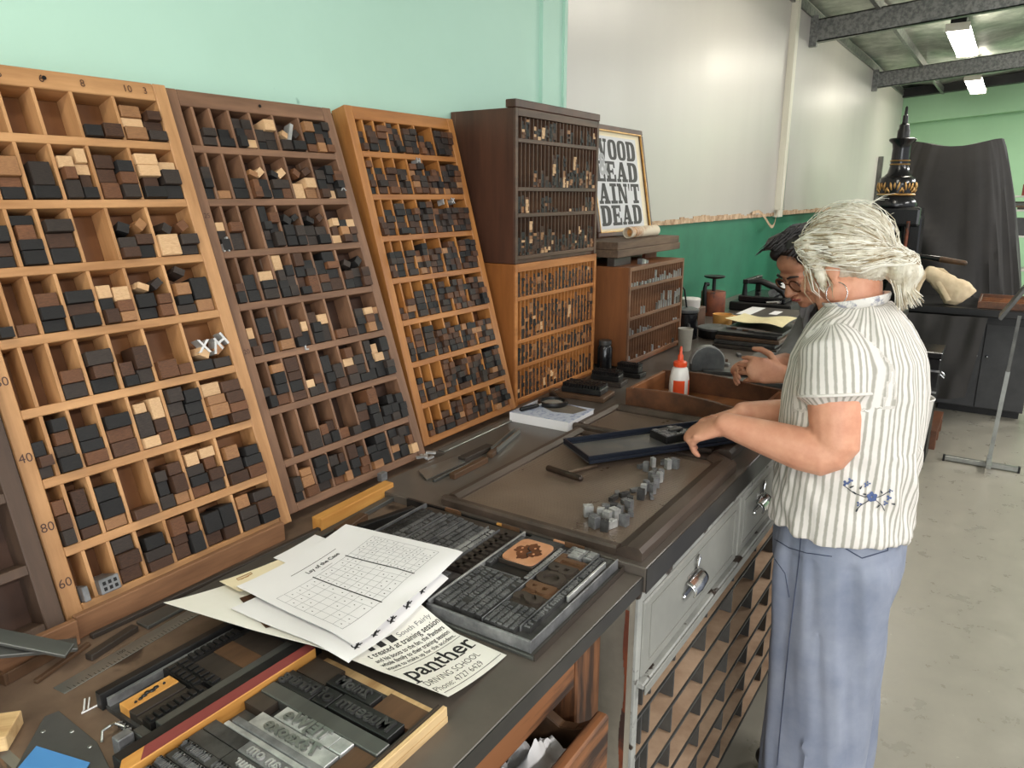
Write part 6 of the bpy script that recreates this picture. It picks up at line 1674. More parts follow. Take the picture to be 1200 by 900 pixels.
def slab(ch):
    """heavy slab-serif capital in a unit box as convex pieces"""
    P = []
    R = lambda a, b_, c_, d_: P.append([(a, c_), (b_, c_), (b_, d_), (a, d_)])
    sh = 0.15
    def ring(cx, cy, rx, ry, ix, iy, a0=0, a1=2 * pi, n=20):
        for i in range(n):
            t0 = a0 + (a1 - a0) * i / n; t1 = a0 + (a1 - a0) * (i + 1) / n
            def pt(t, x_, y_):
                c_, s_ = cos(t), sin(t); e = 0.62
                return (cx + x_ * math.copysign(abs(c_) ** e, c_), cy + y_ * math.copysign(abs(s_) ** e, s_))
            P.append([pt(t0, ix, iy), pt(t0, rx, ry), pt(t1, rx, ry), pt(t1, ix, iy)])
    if ch == 'O': ring(0.5, 0.5, 0.5, 0.5, 0.13, 0.36)
    if ch == 'D': R(0.06, 0.40, 0, 1); R(0, 0.06, 0, sh); R(0, 0.06, 1 - sh, 1); ring(0.40, 0.5, 0.6, 0.5, 0.20, 0.36, -pi / 2, pi / 2, 14)
    if ch == 'L': R(0.12, 0.48, 0, 1); R(0, 0.12, 0, sh); R(0.48, 1, 0, sh); R(0.82, 1, sh, 0.42); R(0, 0.12, 1 - sh, 1); R(0.48, 0.62, 1 - sh, 1)
    if ch == 'E': R(0.10, 0.46, 0, 1); R(0, 0.10, 0, sh); R(0, 0.10, 1 - sh, 1); R(0.46, 1, 0, sh); R(0.82, 1, sh, 0.36); R(0.46, 0.96, 1 - sh, 1); R(0.80, 0.96, 0.68, 1 - sh); R(0.46, 0.70, 0.44, 0.57); R(0.66, 0.78, 0.36, 0.65)
    if ch == 'I': R(0.26, 0.74, 0, 1); R(0, 0.26, 0, sh); R(0.74, 1, 0, sh); R(0, 0.26, 1 - sh, 1); R(0.74, 1, 1 - sh, 1)
    if ch == 'T': R(0.32, 0.68, 0, 1); R(0.16, 0.32, 0, sh); R(0.68, 0.84, 0, sh); R(0, 0.32, 1 - sh, 1); R(0.68, 1, 1 - sh, 1); R(0, 0.14, 0.64, 1 - sh); R(0.86, 1, 0.64, 1 - sh)
    if ch == 'N': R(0.10, 0.28, 0, 1); R(0.74, 0.90, 0, 1); P.append([(0.62, 0), (0.90, 0), (0.40, 1), (0.10, 1)]); R(0, 0.10, 0, sh); R(0.28, 0.40, 0, sh); R(0, 0.10, 1 - sh, 1); R(0.62, 0.74, 1 - sh, 1); R(0.90, 1, 1 - sh, 1)
    if ch == 'A': P.append([(0.10, sh), (0.27, sh), (0.60, 1), (0.40, 1)]); P.append([(0.55, sh), (0.90, sh), (0.66, 1), (0.40, 1)]); R(0.30, 0.62, 0.26, 0.38); R(0, 0.38, 0, sh); R(0.47, 1, 0, sh)
    if ch == 'W': P.append([(0.18, 0), (0.36, 0), (0.30, 1 - sh), (0.06, 1 - sh)]); P.append([(0.22, 0), (0.34, 0), (0.54, 1 - sh), (0.44, 1 - sh)]); P.append([(0.60, 0), (0.78, 0), (0.66, 1 - sh), (0.40, 1 - sh)]); P.append([(0.66, 0), (0.78, 0), (0.94, 1 - sh), (0.84, 1 - sh)]); R(0, 0.36, 1 - sh, 1); R(0.34, 0.70, 1 - sh, 1); R(0.76, 1, 1 - sh, 1)
    if ch == "'": P.append([(0.30, 0.64), (0.55, 0.64), (0.85, 1), (0.15, 1)])
    return P
rows_ = ("WOOD", "LEAD", "AIN'T", "DEAD")
wid = {'W': 1.35, 'O': 0.84, 'D': 0.92, 'L': 0.86, 'E': 0.88, 'A': 1.0, 'I': 0.62, 'N': 1.0, "'": 0.24, 'T': 0.86}
for k, s_ in enumerate(rows_):
    x0, x1 = (0.048, 0.452) if k < 2 else (0.060, 0.452)
    tot = sum(wid[c_] for c_ in s_) + 0.07 * (len(s_) - 1)
    u_ = (x1 - x0) / tot; z0 = 0.405 - 0.0895 * (k + 1); hh = 0.083
    q = MB(); x = x0
    for c_ in s_:
        for poly in slab(c_):
            q.add([Vector((x + p[0] * wid[c_] * u_, 0.0102, z0 + p[1] * hh)) for p in poly], [tuple(range(len(poly)))])
        x += (wid[c_] + 0.07) * u_
    obj('poster_line', q, mat('poster_black', (58, 56, 55), (46, 45, 44), rough=0.6, scale=30), r)
obj('ampersand', text_mb('&', 0.125, 0, bold=0.003, fn=lambda p: Vector((0.128 + p.x, 0.0098, 0.292 + p.y))), mat('poster_silver_ink', (168, 168, 170), (150, 150, 152), rough=0.5, scale=10), r)
# paper roll
r = empty('paper_roll', (2.86, 1.27, 1.4345), 'mottled paper roll lying before the framed poster', 'paper roll', None, (0, 0, -0.02))
rollm = mat('mottled_roll', (216, 204, 180), (176, 124, 84), rough=0.7, scale=9, lo=0.36, hi=0.5)
q = MB(); n = 26; vs = []; fs = []
for x in (-0.13, 0.13):
    for rad in (0.0225, 0.018):
        for j in range(n): vs.append((x, rad * cos(2 * pi * j / n), 0.0225 + rad * sin(2 * pi * j / n)))
for j in range(n):
    k = (j + 1) % n
    fs += [(j, k, 2 * n + k, 2 * n + j), (n + k, n + j, 3 * n + j, 3 * n + k), (k, j, n + j, n + k), (2 * n + j, 2 * n + k, 3 * n + k, 3 * n + j)]
obj('roll', q.add(vs, fs), rollm, r, smooth=True)
obj('band', MB().tube([(-0.10, 0, 0.0225), (-0.09, 0, 0.0225)], 0.0229, 26), photop, r)

# ================================================================== the rest of the bench top
ZB = 0.9672
r = empty('paperback_book', (1.77, 1.045, ZB), 'thick white-edged book with blue marbled cover under magnifier', 'book', None, (0, 0, 0.02))
obj('pages', MB().box(-0.078, 0.078, -0.096, 0.092, 0.002, 0.025), white, r)
obj('cover', MB().box(-0.080, 0.080, -0.098, 0.094, 0.0252, 0.0268), marble, r); obj('cover', MB().box(-0.080, 0.080, -0.098, 0.094, 0, 0.0018), white, r)
obj('spine', MB().box(-0.0816, -0.0802, -0.098, 0.094, 0, 0.0268), white, r)
obj('stained_patch', MB().prism([(0.0, -0.07), (0.06, -0.085), (0.076, -0.02), (0.074, 0.07), (0.02, 0.05), (-0.012, -0.01)], 0.0269, 0.0272), stone, r)
r = empty('magnifying_glass', (1.825, 1.075, ZB + 0.0272), 'black-rimmed magnifying glass lying on the white book', 'magnifier', None, (0, 0, 0))
obj('rim', MB().lathe([(0.036, 0), (0.044, 0), (0.046, 0.006), (0.044, 0.013), (0.037, 0.013), (0.036, 0.006), (0.036, 0)], n=36), blacki, r, smooth=True)
obj('lens', MB().lathe([(0.0355, 0.004), (0.033, 0.0075), (0.02, 0.0095), (0.0005, 0.0105)], n=30), glassm, r, smooth=True)
obj('handle', MB().limb([(-0.044, 0.014, 0.007), (-0.062, 0.020, 0.007), (-0.115, 0.036, 0.007)], [0.004, 0.006, 0.007], 10), blacki, r, smooth=True)
obj('ferrule', MB().tube([(-0.0445, 0.0145, 0.007), (-0.058, 0.019, 0.007)], 0.0055, 10), chrome, r, smooth=True)
# black brushes and blocks by the amber cabinet
def brush(x, y, ang_, s_, lab, wood):
    r = empty('ink_brush', (x, y, ZB), lab, 'brush', 'black brushes by the amber cabinet', (0, 0, ang_))
    obj('base', MB().box(-0.05 * s_, 0.05 * s_, -0.085 * s_, 0.085 * s_, 0, 0.016), wood, r, bevel=0.0015)
    obj('block', MB().box(-0.036 * s_, 0.036 * s_, -0.068 * s_, 0.068 * s_, 0.0162, 0.036), inkblk, r, bevel=0.003)
    q = MB()
    for i in range(7):
        for j in range(13): q.box(-0.034 * s_ + i * 0.0098 * s_, -0.027 * s_ + i * 0.0098 * s_, -0.066 * s_ + j * 0.0102 * s_, -0.059 * s_ + j * 0.0102 * s_, 0.0362, 0.046 + 0.003 * rng.random())
    obj('bristle', q, blacki, r)
brush(2.045, 1.085, 0.1, 1.0, 'black bristle brush on a brown wooden base behind the book', furnb)
brush(2.235, 1.10, 0.12, 0.75, 'black bristle brush on a dark base next to the brown-based one', furn)
brush(2.385, 1.085, 0.05, 0.62, 'small black brush nearest the brown slotted cabinet', inkblk)
r = empty('black_tool', (1.97, 1.15, ZB), 'curved black tool lying against the amber cabinet foot', 'tool')
obj('blade', MB().limb([(-0.05, -0.05, 0.01), (-0.02, 0.0, 0.014), (0.03, 0.03, 0.01)], [0.006, 0.012, 0.006], 10), blacki, r, smooth=True)
obj('grip', MB().box(0.03, 0.06, 0.02, 0.045, 0, 0.018), furnb, r, bevel=0.002)
r = empty('ink_jar', (2.424, 1.205, ZB - 0.0), 'dark jar with metal lid in the gap between the cabinets', 'jar')
obj('jar', MB().lathe([(0.026, 0), (0.028, 0.005), (0.028, 0.085), (0.022, 0.095)], n=20), gloss, r, smooth=True)
obj('lid', MB().lathe([(0.023, 0.0952), (0.0235, 0.097), (0.0235, 0.112), (0.001, 0.114)], n=20), darkalu, r, smooth=True)
# wooden tray with sloping sides, glue bottle in it
r = empty('wooden_tray', (2.13, 0.70, ZB), 'open brown wooden tray with sloping curved sides on the bench', 'wooden tray')
B = lambda nm, q, m_, **k: obj(nm, q, m_, r, world=True, **k)
def sidepoly():
    ps = [(0.91, ZB + 0.0), (0.91, ZB + 0.068)]
    for i in range(15):
        t = i / 14; ps.append((0.905 - 0.385 * t, ZB + 0.068 + 0.008 * sin(pi * min(1, 1.25 * t)) - 0.012 * t * t))
    ps.append((0.52, ZB + 0.0)); return ps
for x in (1.980, 2.262):
    B('side', MB().prism(sidepoly(), 0, 0.012, Matrix(((0, 0, 1, x), (1, 0, 0, 0), (0, 1, 0, 0), (0, 0, 0, 1)))), traywood, bevel=0.0015)
B('end_board', MB().box(1.9922, 2.2618, 0.898, 0.910, ZB, ZB + 0.066), traywood2, bevel=0.001)
B('end_board', MB().box(1.9922, 2.2618, 0.52, 0.531, ZB, ZB + 0.052), traywood2, bevel=0.001)
B('bottom', MB().box(1.9922, 2.2618, 0.5312, 0.8978, ZB + 0.001, ZB + 0.007), traywood2)
r = empty('glue_bottle', (2.145, 0.805, ZB + 0.0072), 'white glue bottle with orange-red label and nozzle in the tray', 'glue bottle')
obj('bottle', MB().lathe([(0.027, 0), (0.030, 0.004), (0.031, 0.05), (0.030, 0.075), (0.027, 0.092), (0.0235, 0.105), (0.017, 0.110)], n=28), whitepl, r, smooth=True)
q = MB(); n = 14
for a0, a1 in ((pi * 0.92, pi * 1.30), (pi * 1.45, pi * 1.95)):
    vs = []
    for i in range(n + 1):
        a = a0 + (a1 - a0) * i / n
        vs += [(0.0315 * cos(a), 0.0315 * sin(a), 0.008), (0.0308 * cos(a), 0.0308 * sin(a), 0.070)]
    q.add(vs, [(2 * i, 2 * i + 2, 2 * i + 3, 2 * i + 1) for i in range(n)])
obj('label', q, redpl, r, smooth=True)
obj('collar', MB().lathe([(0.0205, 0.1105), (0.021, 0.113), (0.021, 0.124), (0.015, 0.128), (0.010, 0.129)], n=24), redpl, r, smooth=True)
obj('nozzle', MB().lathe([(0.009, 0.1292), (0.0085, 0.145), (0.005, 0.150), (0.0035, 0.172), (0.001, 0.174)], n=16), redpl, r, smooth=True)
# dark galleys and tools under the second woman's hands
for k in range(3):
    plank('dark_galley_strip', (2.34 + 0.12 * k, 0.92 - 0.02 * k), (2.40 + 0.15 * k, 0.56), 0.05, 0.012, leadd if k != 1 else darkalu, 'dark metal galley strip %s beyond the wooden tray' % ('first', 'second', 'third')[k], 'galley strip', 'galley strips beyond the wooden tray', z=ZB)
m = MB().box(2.72, 3.02, 0.56, 0.80, ZB, ZB + 0.016); thing('flat_galley', m, galfloor, 'flat dark steel galley beneath the second woman\'s hands', 'galley', bevel=0.002)
r = empty('half_round_dispenser', (2.63, 0.885, ZB), 'grey hammered half-round holder on the bench behind tray', 'holder', None, (0, 0, -0.9))
pr = [(-0.062, 0)] + [(-0.062 * cos(pi * i / 20), 0.028 + 0.062 * sin(pi * i / 20)) for i in range(21)] + [(0.062, 0)]
MR = Matrix(((1, 0, 0, 0), (0, 0, 1, -0.02), (0, 1, 0, 0), (0, 0, 0, 1)))
obj('body', MB().prism(pr, 0, 0.035, MR), greyst, r, bevel=0.002)
q = MB(); vs = []
for i in range(21):
    a = pi * i / 20
    for rr in (0.0622, 0.066):
        vs += [(-rr * cos(a), -0.015, 0.028 + rr * sin(a)), (-rr * cos(a), 0.012, 0.028 + rr * sin(a))]
q.add(vs, [f for i in range(20) for f in ((4 * i, 4 * i + 4, 4 * i + 5, 4 * i + 1), (4 * i + 2, 4 * i + 3, 4 * i + 7, 4 * i + 6), (4 * i, 4 * i + 2, 4 * i + 6, 4 * i + 4), (4 * i + 1, 4 * i + 5, 4 * i + 7, 4 * i + 3))])
obj('rim_band', q, leadb, r)
for k in range(9):
    x, y = 2.72 + 0.30 * rng.random(), 0.60 + 0.30 * rng.random()
    o = obj('metal_piece', MB().box(-0.02, 0.02, -0.007, 0.007, 0, 0.01), rng.choice([lead, leadd, furnb, leadb]), loc=(x, y, ZB + (0.0162 if y < 0.79 else 0)), rot=(0, 0, rng.uniform(0, 3)), bevel=0.001)
    props(o, 'small metal piece %s on the bench under the second woman\'s hands' % ORD[k + 1], 'metal piece', 'small metal pieces near the second woman')
# beaker, canister, tins
r = empty('plastic_beaker', (2.93, 1.085, ZB), 'clouded plastic beaker beside the brown slotted cabinet', 'beaker')
obj('cup', MB().lathe([(0.024, 0), (0.026, 0.004), (0.031, 0.088), (0.033, 0.092), (0.031, 0.094), (0.029, 0.088), (0.024, 0.01), (0.001, 0.008)], n=26), murky, r, smooth=True)
r = empty('black_canister', (3.20, 1.19, ZB), 'black ink canister with lid and wire handle by the wall', 'canister')
obj('can', MB().lathe([(0.055, 0), (0.057, 0.004), (0.057, 0.115), (0.050, 0.120)], n=30), gloss, r, smooth=True)
obj('lid', MB().lathe([(0.058, 0.1202), (0.060, 0.123), (0.060, 0.134), (0.048, 0.138), (0.001, 0.139)], n=30), greyst, r, smooth=True)
obj('label_spot', MB().lathe([(0.018, 0), (0.018, 0.001)], M=Matrix.Translation((-0.048, -0.033, 0.06)) @ Matrix.Rotation(radians(-90), 4, 'X') @ Matrix.Rotation(radians(-55), 4, 'Y'), n=16), greyp, r)
obj('stirrer', MB().tube([(0.01, 0.0, 0.139), (-0.004, 0.01, 0.22), (-0.02, 0.016, 0.235)], 0.004, 8), blacki, r, smooth=True)
m = MB().box(3.32, 3.56, 1.22, 1.40, ZB, ZB + 0.10); thing('brown_box', m, mat('dark_brown_box', (96, 66, 48), (66, 46, 36), rough=0.6, scale=8), 'dark brown box by the wall carrying a white tin', 'box', bevel=0.003)
thing('white_tin', MB().lathe([(0.046, 0), (0.048, 0.003), (0.048, 0.032), (0.050, 0.034), (0.050, 0.044), (0.046, 0.047), (0.001, 0.048)], c=(3.47, 1.27, ZB + 0.1003), n=28), whitepl, 'round white tin with lid on the dark brown box', 'tin', smooth=True)
r = empty('rusty_can', (3.93, 1.31, ZB), 'rusty oil can with flat dish lid standing by green wall', 'can')
obj('can', MB().lathe([(0.063, 0), (0.065, 0.004), (0.065, 0.125), (0.062, 0.130), (0.001, 0.131)], n=30), rust, r, smooth=True)
obj('stem', MB().tube([(0, 0, 0.131), (0, 0, 0.195)], 0.010, 12), blacki, r, smooth=True)
obj('dish', MB().lathe([(0.012, 0.195), (0.05, 0.202), (0.058, 0.210), (0.056, 0.213), (0.001, 0.208)], n=28), blacki, r, smooth=True)
obj('side_pipe', MB().tube([(-0.067, 0.02, 0.02), (-0.075, 0.024, 0.15), (-0.07, 0.022, 0.175), (-0.05, 0.015, 0.17)], 0.011, 10), blacki, r, smooth=True)
r = empty('amber_mug', (3.52, 1.12, ZB + 0.0), 'amber glazed mug beside flat black tin', 'mug')
obj('cup', MB().lathe([(0.036, 0), (0.044, 0.01), (0.048, 0.07), (0.049, 0.074), (0.046, 0.074), (0.041, 0.014), (0.001, 0.008)], n=28), mug_m, r, smooth=True)
obj('handle', MB().tube([(0.03, -0.035, 0.062), (0.05, -0.058, 0.060), (0.058, -0.068, 0.04), (0.05, -0.060, 0.02), (0.028, -0.033, 0.014)], 0.006, 10), mug_m, r, smooth=True)
r = empty('flat_black_tin', (3.30, 1.08, ZB), 'flat round black ink tin beside the amber mug', 'tin')
obj('tin', MB().lathe([(0.075, 0), (0.077, 0.004), (0.077, 0.036)], n=32), blacki, r, smooth=True)
obj('lid', MB().lathe([(0.079, 0.0362), (0.080, 0.040), (0.080, 0.046), (0.070, 0.050), (0.001, 0.047)], n=32), greyst, r, smooth=True)
# stack of galleys with the open page
for k in range(4):
    m = MB().box(3.06 + 0.015 * k, 3.50 - 0.01 * (k % 2), 0.74 + 0.012 * (k % 2), 1.01, ZB + 0.0165 * k, ZB + 0.0165 * k + 0.015)
    thing('stacked_galley', m, (furn, leadd, furnb, inkblk)[k], '%s dark galley in the stack under the yellowed page' % ('lowest', 'second', 'third', 'topmost')[k], 'galley', 'stacked dark galleys', bevel=0.002)
for k in range(6):
    o = obj('loose_slug', MB().box(-0.06, 0.06, -0.006, 0.006, 0, 0.008), rng.choice([lead, furnb, leadd]), loc=(3.14 + 0.012 * k, 0.80 + 0.028 * k, ZB + 0.0647), rot=(0, 0, 1.45 + 0.1 * rng.random()), bevel=0.0008)
    props(o, 'loose metal slug %s from the aisle, on the galley stack edge' % ORD[k + 1], 'slug', 'loose slugs on the galley stack')
def page_pt(u, v):
    return (3.20 + 0.29 * u + 0.04 * v, 0.76 + 0.26 * v, ZB + 0.0895 + 0.008 * sin(3 * u + 2 * v) + 0.006 * sin(7 * v))
thing('yellow_page', MB().grid(page_pt, 20, 20, 0.001), mat('yellowed_page', (232, 220, 176), (220, 206, 158), rough=0.8, scale=40), 'yellowed page lying open on the stack of galleys', 'page', smooth=True)
for k in range(4):
    m = MB().box(3.66, 4.02, 0.84, 1.12, ZB + 0.013 * k, ZB + 0.013 * k + 0.0115)
    thing('far_galley', m, (furn, board, leadd, furn)[k], '%s flat galley of the far pile near the wall' % ('lowest', 'second', 'third', 'topmost')[k], 'galley', 'far pile of galleys', bevel=0.002)
thing('white_sheet', MB().box(3.70, 3.98, 1.04, 1.11, ZB + 0.0518, ZB + 0.0535), white, 'pale paper strip on the far pile of galleys', 'paper')
thing('white_card', MB().box(3.78, 3.90, 0.93, 0.97, ZB + 0.0518, ZB + 0.0535), white, 'small pale card on the far pile of galleys', 'card')
# dark iron hand machine at the far end
r = empty('iron_machine', (4.35, 1.12, ZB), 'dark iron hand-operated machine at the far end of bench', 'machine')
obj('bed', MB().box(-0.20, 0.20, -0.17, 0.17, 0, 0.05), blacki, r, bevel=0.006)
obj('frame', MB().box(-0.17, 0.17, -0.13, 0.13, 0.0502, 0.085), gloss, r, bevel=0.006)
obj('arm', MB().tube([(-0.15, 0.10, 0.085), (-0.15, 0.10, 0.16), (-0.12, 0.02, 0.165), (-0.12, -0.10, 0.12), (-0.12, -0.12, 0.085)], [0.016, 0.014, 0.018, 0.02, 0.014], 10), blacki, r, smooth=True)
obj('bar', MB().box(-0.17, 0.12, 0.08, 0.11, 0.15, 0.175), blacki, r, bevel=0.003)
obj('bar', MB().box(0.09, 0.12, 0.08, 0.11, 0.0852, 0.1498), blacki, r, bevel=0.003)
obj('roller', MB().tube([(-0.14, -0.05, 0.105), (0.14, -0.05, 0.105)], 0.022, 16), lead, r, smooth=True)
obj('crank', MB().tube([(-0.2, -0.05, 0.06), (-0.23, -0.05, 0.06), (-0.23, -0.12, 0.07), (-0.27, -0.12, 0.07)], 0.008, 8), chrome, r, smooth=True)

# ================================================================== the press room beyond
# iron hand press with gold ornament
r = empty('hand_press', (6.25, 0.76, 0), 'black iron hand press with gold ornament and finial', 'printing press')
obj('base_foot', MB().prism([(-0.34, -0.42), (0.34, -0.42), (0.42, -0.2), (0.42, 0.3), (0.34, 0.42), (-0.34, 0.42), (-0.42, 0.3), (-0.42, -0.2)], 0, 0.10), gloss, r, bevel=0.02)
for s_ in (-1, 1):
    obj('cheek', MB().prism([(s_ * 0.125, 0.10), (s_ * 0.255, 0.10), (s_ * 0.215, 0.75), (s_ * 0.20, 1.45), (s_ * 0.125, 1.52), (s_ * 0.075, 1.52), (s_ * 0.105, 0.9)], -0.11, 0.11, Matrix(((0, 0, 1, 0), (1, 0, 0, 0), (0, 1, 0, 0), (0, 0, 0, 1)))), gloss, r, bevel=0.012)
obj('head', MB().box(-0.13, 0.13, -0.19, 0.19, 1.38, 1.52), gloss, r, bevel=0.02, seg=2)
obj('shoulder', MB().lathe([(0.15, 1.5203), (0.155, 1.54), (0.13, 1.58), (0.115, 1.60)], n=28), gloss, r, smooth=True)
obj('gold_ring', MB().lathe([(0.127, 1.601), (0.130, 1.607), (0.127, 1.614)], n=28), gold, r, smooth=True, label='gold painted ring')
obj('crown_band', MB().lathe([(0.118, 1.6145), (0.125, 1.66), (0.120, 1.72), (0.105, 1.735)], n=28), gloss, r, smooth=True)
for k in range(8):
    a = 2 * pi * k / 8; q = MB()
    for j, (da, dz, ln) in enumerate(((-0.16, 0.0, 0.05), (0.16, 0.0, 0.05), (0.0, 0.012, 0.035), (-0.28, -0.015, 0.03), (0.28, -0.015, 0.03))):
        aa = a + da; p0 = Vector((0.122 * cos(aa), 0.122 * sin(aa), 1.64 + dz)); p1 = Vector((0.128 * cos(aa + da * 0.5), 0.128 * sin(aa + da * 0.5), 1.64 + dz + ln))
        q.limb([p0, (p0 + p1) / 2 + Vector((0.004 * cos(aa), 0.004 * sin(aa), 0)), p1], [0.005, 0.009, 0.004], 8)
    obj('gold_leaf_ornament', q, gold, r, smooth=True, label='gold leaf-shaped ornament')
obj('neck', MB().lathe([(0.098, 1.7353), (0.075, 1.76), (0.066, 1.80), (0.064, 1.815)], n=28), gloss, r, smooth=True)
for z in (1.816, 1.842): obj('gold_ring', MB().lathe([(0.066, z), (0.069, z + 0.004), (0.066, z + 0.009)], n=24), gold, r, smooth=True, label='gold painted ring')
obj('neck', MB().lathe([(0.063, 1.8255), (0.064, 1.8415)], n=24), gloss, r, smooth=True)
obj('capital', MB().lathe([(0.062, 1.8515), (0.060, 1.93), (0.066, 1.965), (0.088, 1.985), (0.092, 1.995), (0.085, 2.003), (0.04, 2.004)], n=28), gloss, r, smooth=True)
obj('cap', MB().lathe([(0.042, 2.0043), (0.042, 2.055), (0.034, 2.075), (0.034, 2.095), (0.022, 2.105)], n=20), blacki, r, smooth=True)
obj('finial', MB().lathe([(0.020, 2.1053), (0.018, 2.16), (0.011, 2.165), (0.009, 2.215), (0.002, 2.225)], n=16), blacki, r, smooth=True)
obj('toggle', MB().tube([(-0.02, 0.10, 1.36), (-0.16, 0.12, 1.30), (-0.20, 0.05, 1.22)], 0.03, 10), gloss, r, smooth=True)
obj('platen', MB().box(-0.30, 0.30, -0.16, 0.24, 1.00, 1.06), gloss, r, bevel=0.008)
obj('piston', MB().lathe([(0.07, 1.0603), (0.07, 1.3797)], n=20), chrome, r, smooth=True)
obj('spring_rod', MB().tube([(-0.14, -0.12, 1.06), (-0.14, -0.12, 1.42)], 0.012, 8), rust, r, smooth=True)
obj('counterweight', MB().limb([(-0.16, 0.16, 1.30), (-0.16, 0.16, 1.44)], [0.05, 0.06], 14), gloss, r, smooth=True)
obj('bar_handle', MB().limb([(-0.20, 0.02, 1.17), (-0.36, -0.16, 1.20), (-0.44, -0.38, 1.18)], [0.016, 0.014, 0.02], 10), gloss, r, smooth=True)
obj('handle_grip', MB().limb([(-0.44, -0.38, 1.18), (-0.48, -0.52, 1.165)], [0.021, 0.017], 10), furnb, r, smooth=True)
obj('bed', MB().box(-0.35, 0.35, -1.25, 0.35, 0.80, 0.85), blacki, r, bevel=0.004)
obj('rail', MB().box(-0.20, -0.14, -1.3, 0.4, 0.73, 0.798), blacki, r); obj('rail', MB().box(0.14, 0.20, -1.3, 0.4, 0.73, 0.798), blacki, r)
obj('drum', MB().tube([(-0.30, -0.55, 0.66), (0.08, -0.55, 0.66)], 0.065, 18), blacki, r, smooth=True)
obj('crank', MB().tube([(-0.30, -0.55, 0.66), (-0.37, -0.55, 0.66), (-0.37, -0.40, 0.60), (-0.37, -0.36, 0.55)], 0.014, 8), blacki, r, smooth=True)
obj('knob', MB().ball((-0.38, -0.52, 0.76), 0.028), chrome, r, smooth=True)
obj('leg', MB().box(-0.05, 0.05, -1.2, -1.1, 0, 0.73), blacki, r, bevel=0.01)
# dust sheets over the second press
def drape(cx, cy, z0, z1, hx0, hy0, hx1, hy1, peaks, seed, n=120, m_=34):
    q = MB(); vs = []; fs = []
    for i in range(m_ + 1):
        t = i / m_
        for j in range(n):
            a = 2 * pi * j / n
            f = (1 - t) ** 0.8
            k = 0.55 + 0.25 * t
            ex = math.copysign(abs(cos(a)) ** k, cos(a)); ey = math.copysign(abs(sin(a)) ** k, sin(a))
            fold = (0.022 + 0.085 * (1 - t)) * (noise.noise(Vector((cos(a) * 3.2 + seed, sin(a) * 3.2, 0.8 * t))) + 0.5 * (0.4 - abs(noise.noise(Vector((cos(a) * 7 + seed, sin(a) * 7, 1.2 * t + 3)))) * 2))
            hx = hx0 + (hx1 - hx0) * f; hy = hy0 + (hy1 - hy0) * f
            top = z1 + peaks(sin(a) * hy0)
            z = z0 + (top - z0) * t
            swag = 0.05 * exp_(-((t - 0.55 - 0.35 * ey) / 0.06) ** 2)
            vs.append((cx + ex * (hx + fold + swag), cy + ey * (hy + fold), z))
    for i in range(m_):
        for j in range(n):
            fs.append((i * n + j, i * n + (j + 1) % n, (i + 1) * n + (j + 1) % n, (i + 1) * n + j))
    # roof of the drape
    b0 = m_ * n; rings = 8
    for rI in range(1, rings + 1):
        s = 1 - rI / rings
        for j in range(n):
            p = Vector(vs[b0 + j]); c_ = Vector((cx, cy, z1 + peaks(p.y - cy) * 0.9))
            x = cx + (p.x - cx) * s; y = cy + (p.y - cy) * s
            vs.append((x, y, z1 + peaks(y - cy) + 0.015 * sin(3 * s) - 0.01))
    for rI in range(rings):
        for j in range(n):
            a0 = b0 + rI * n; a1 = a0 + n
            fs.append((a0 + j, a0 + (j + 1) % n, a1 + (j + 1) % n, a1 + j))
    return q.add(vs, fs)
def exp_(v): return math.exp(max(-60, v))
m = drape(7.30, 0.48, 0.02, 2.005, 0.27, 0.31, 0.46, 0.72, lambda y: -0.03 * cos(y * 9) + 0.005, 1.7)
thing('black_dust_sheet', m, tarpm, 'black dust sheet draped over a tall press', 'dust sheet', smooth=True)
m = MB().grid(lambda u, v: (5.812 - 0.02 * (1 - v) + 0.035 * noise.noise(Vector((u * 5.5, v * 1.2, 3))), 0.62 - 0.56 * u + 0.06 * (1 - v) * u, 0.15 + 0.655 * v + 0.10 * (1 - v) * u), 60, 24, 0.002)
thing('black_dust_sheet', m, tarpm, 'black cloth hanging in folds from the front of the press bed', 'dust sheet', smooth=True)
0 and drape(6.98, -0.12, 0.87, 1.22, 0.12, 0.22, 0.22, 0.36, lambda y: 0.02 * sin(6 * y), 4.4, 80, 20)
0 and thing('black_dust_sheet', m, tarpm, 'heaped end of black dust sheet beside the wooden case', 'dust sheet', smooth=True)
# dark cabinet below
r = empty('dark_cabinet', (6.56, 0.02, 0), 'dark grey two-door metal cabinet under the press table', 'cabinet')
dg_ = mat('charcoal_cabinet', (70, 70, 70), (56, 56, 57), rough=0.45, scale=6)
obj('body', MB().box(-0.2, 0.2, -0.26, 0.30, 0.05, 0.72), dg_, r, bevel=0.004)
obj('plinth', MB().box(-0.17, 0.18, -0.24, 0.28, 0, 0.0498), blacki, r)
for y0, y1 in ((-0.255, 0.045), (0.05, 0.295)):
    d_ = obj('door', MB().box(-0.214, -0.2005, y0, y1, 0.06, 0.715), dg_, r, bevel=0.003)
    obj('knob', MB().ball((-0.222, (y1 - 0.03) if y0 < 0 else (y0 + 0.03), 0.45), 0.01, n=8, m=6), chrome, d_)
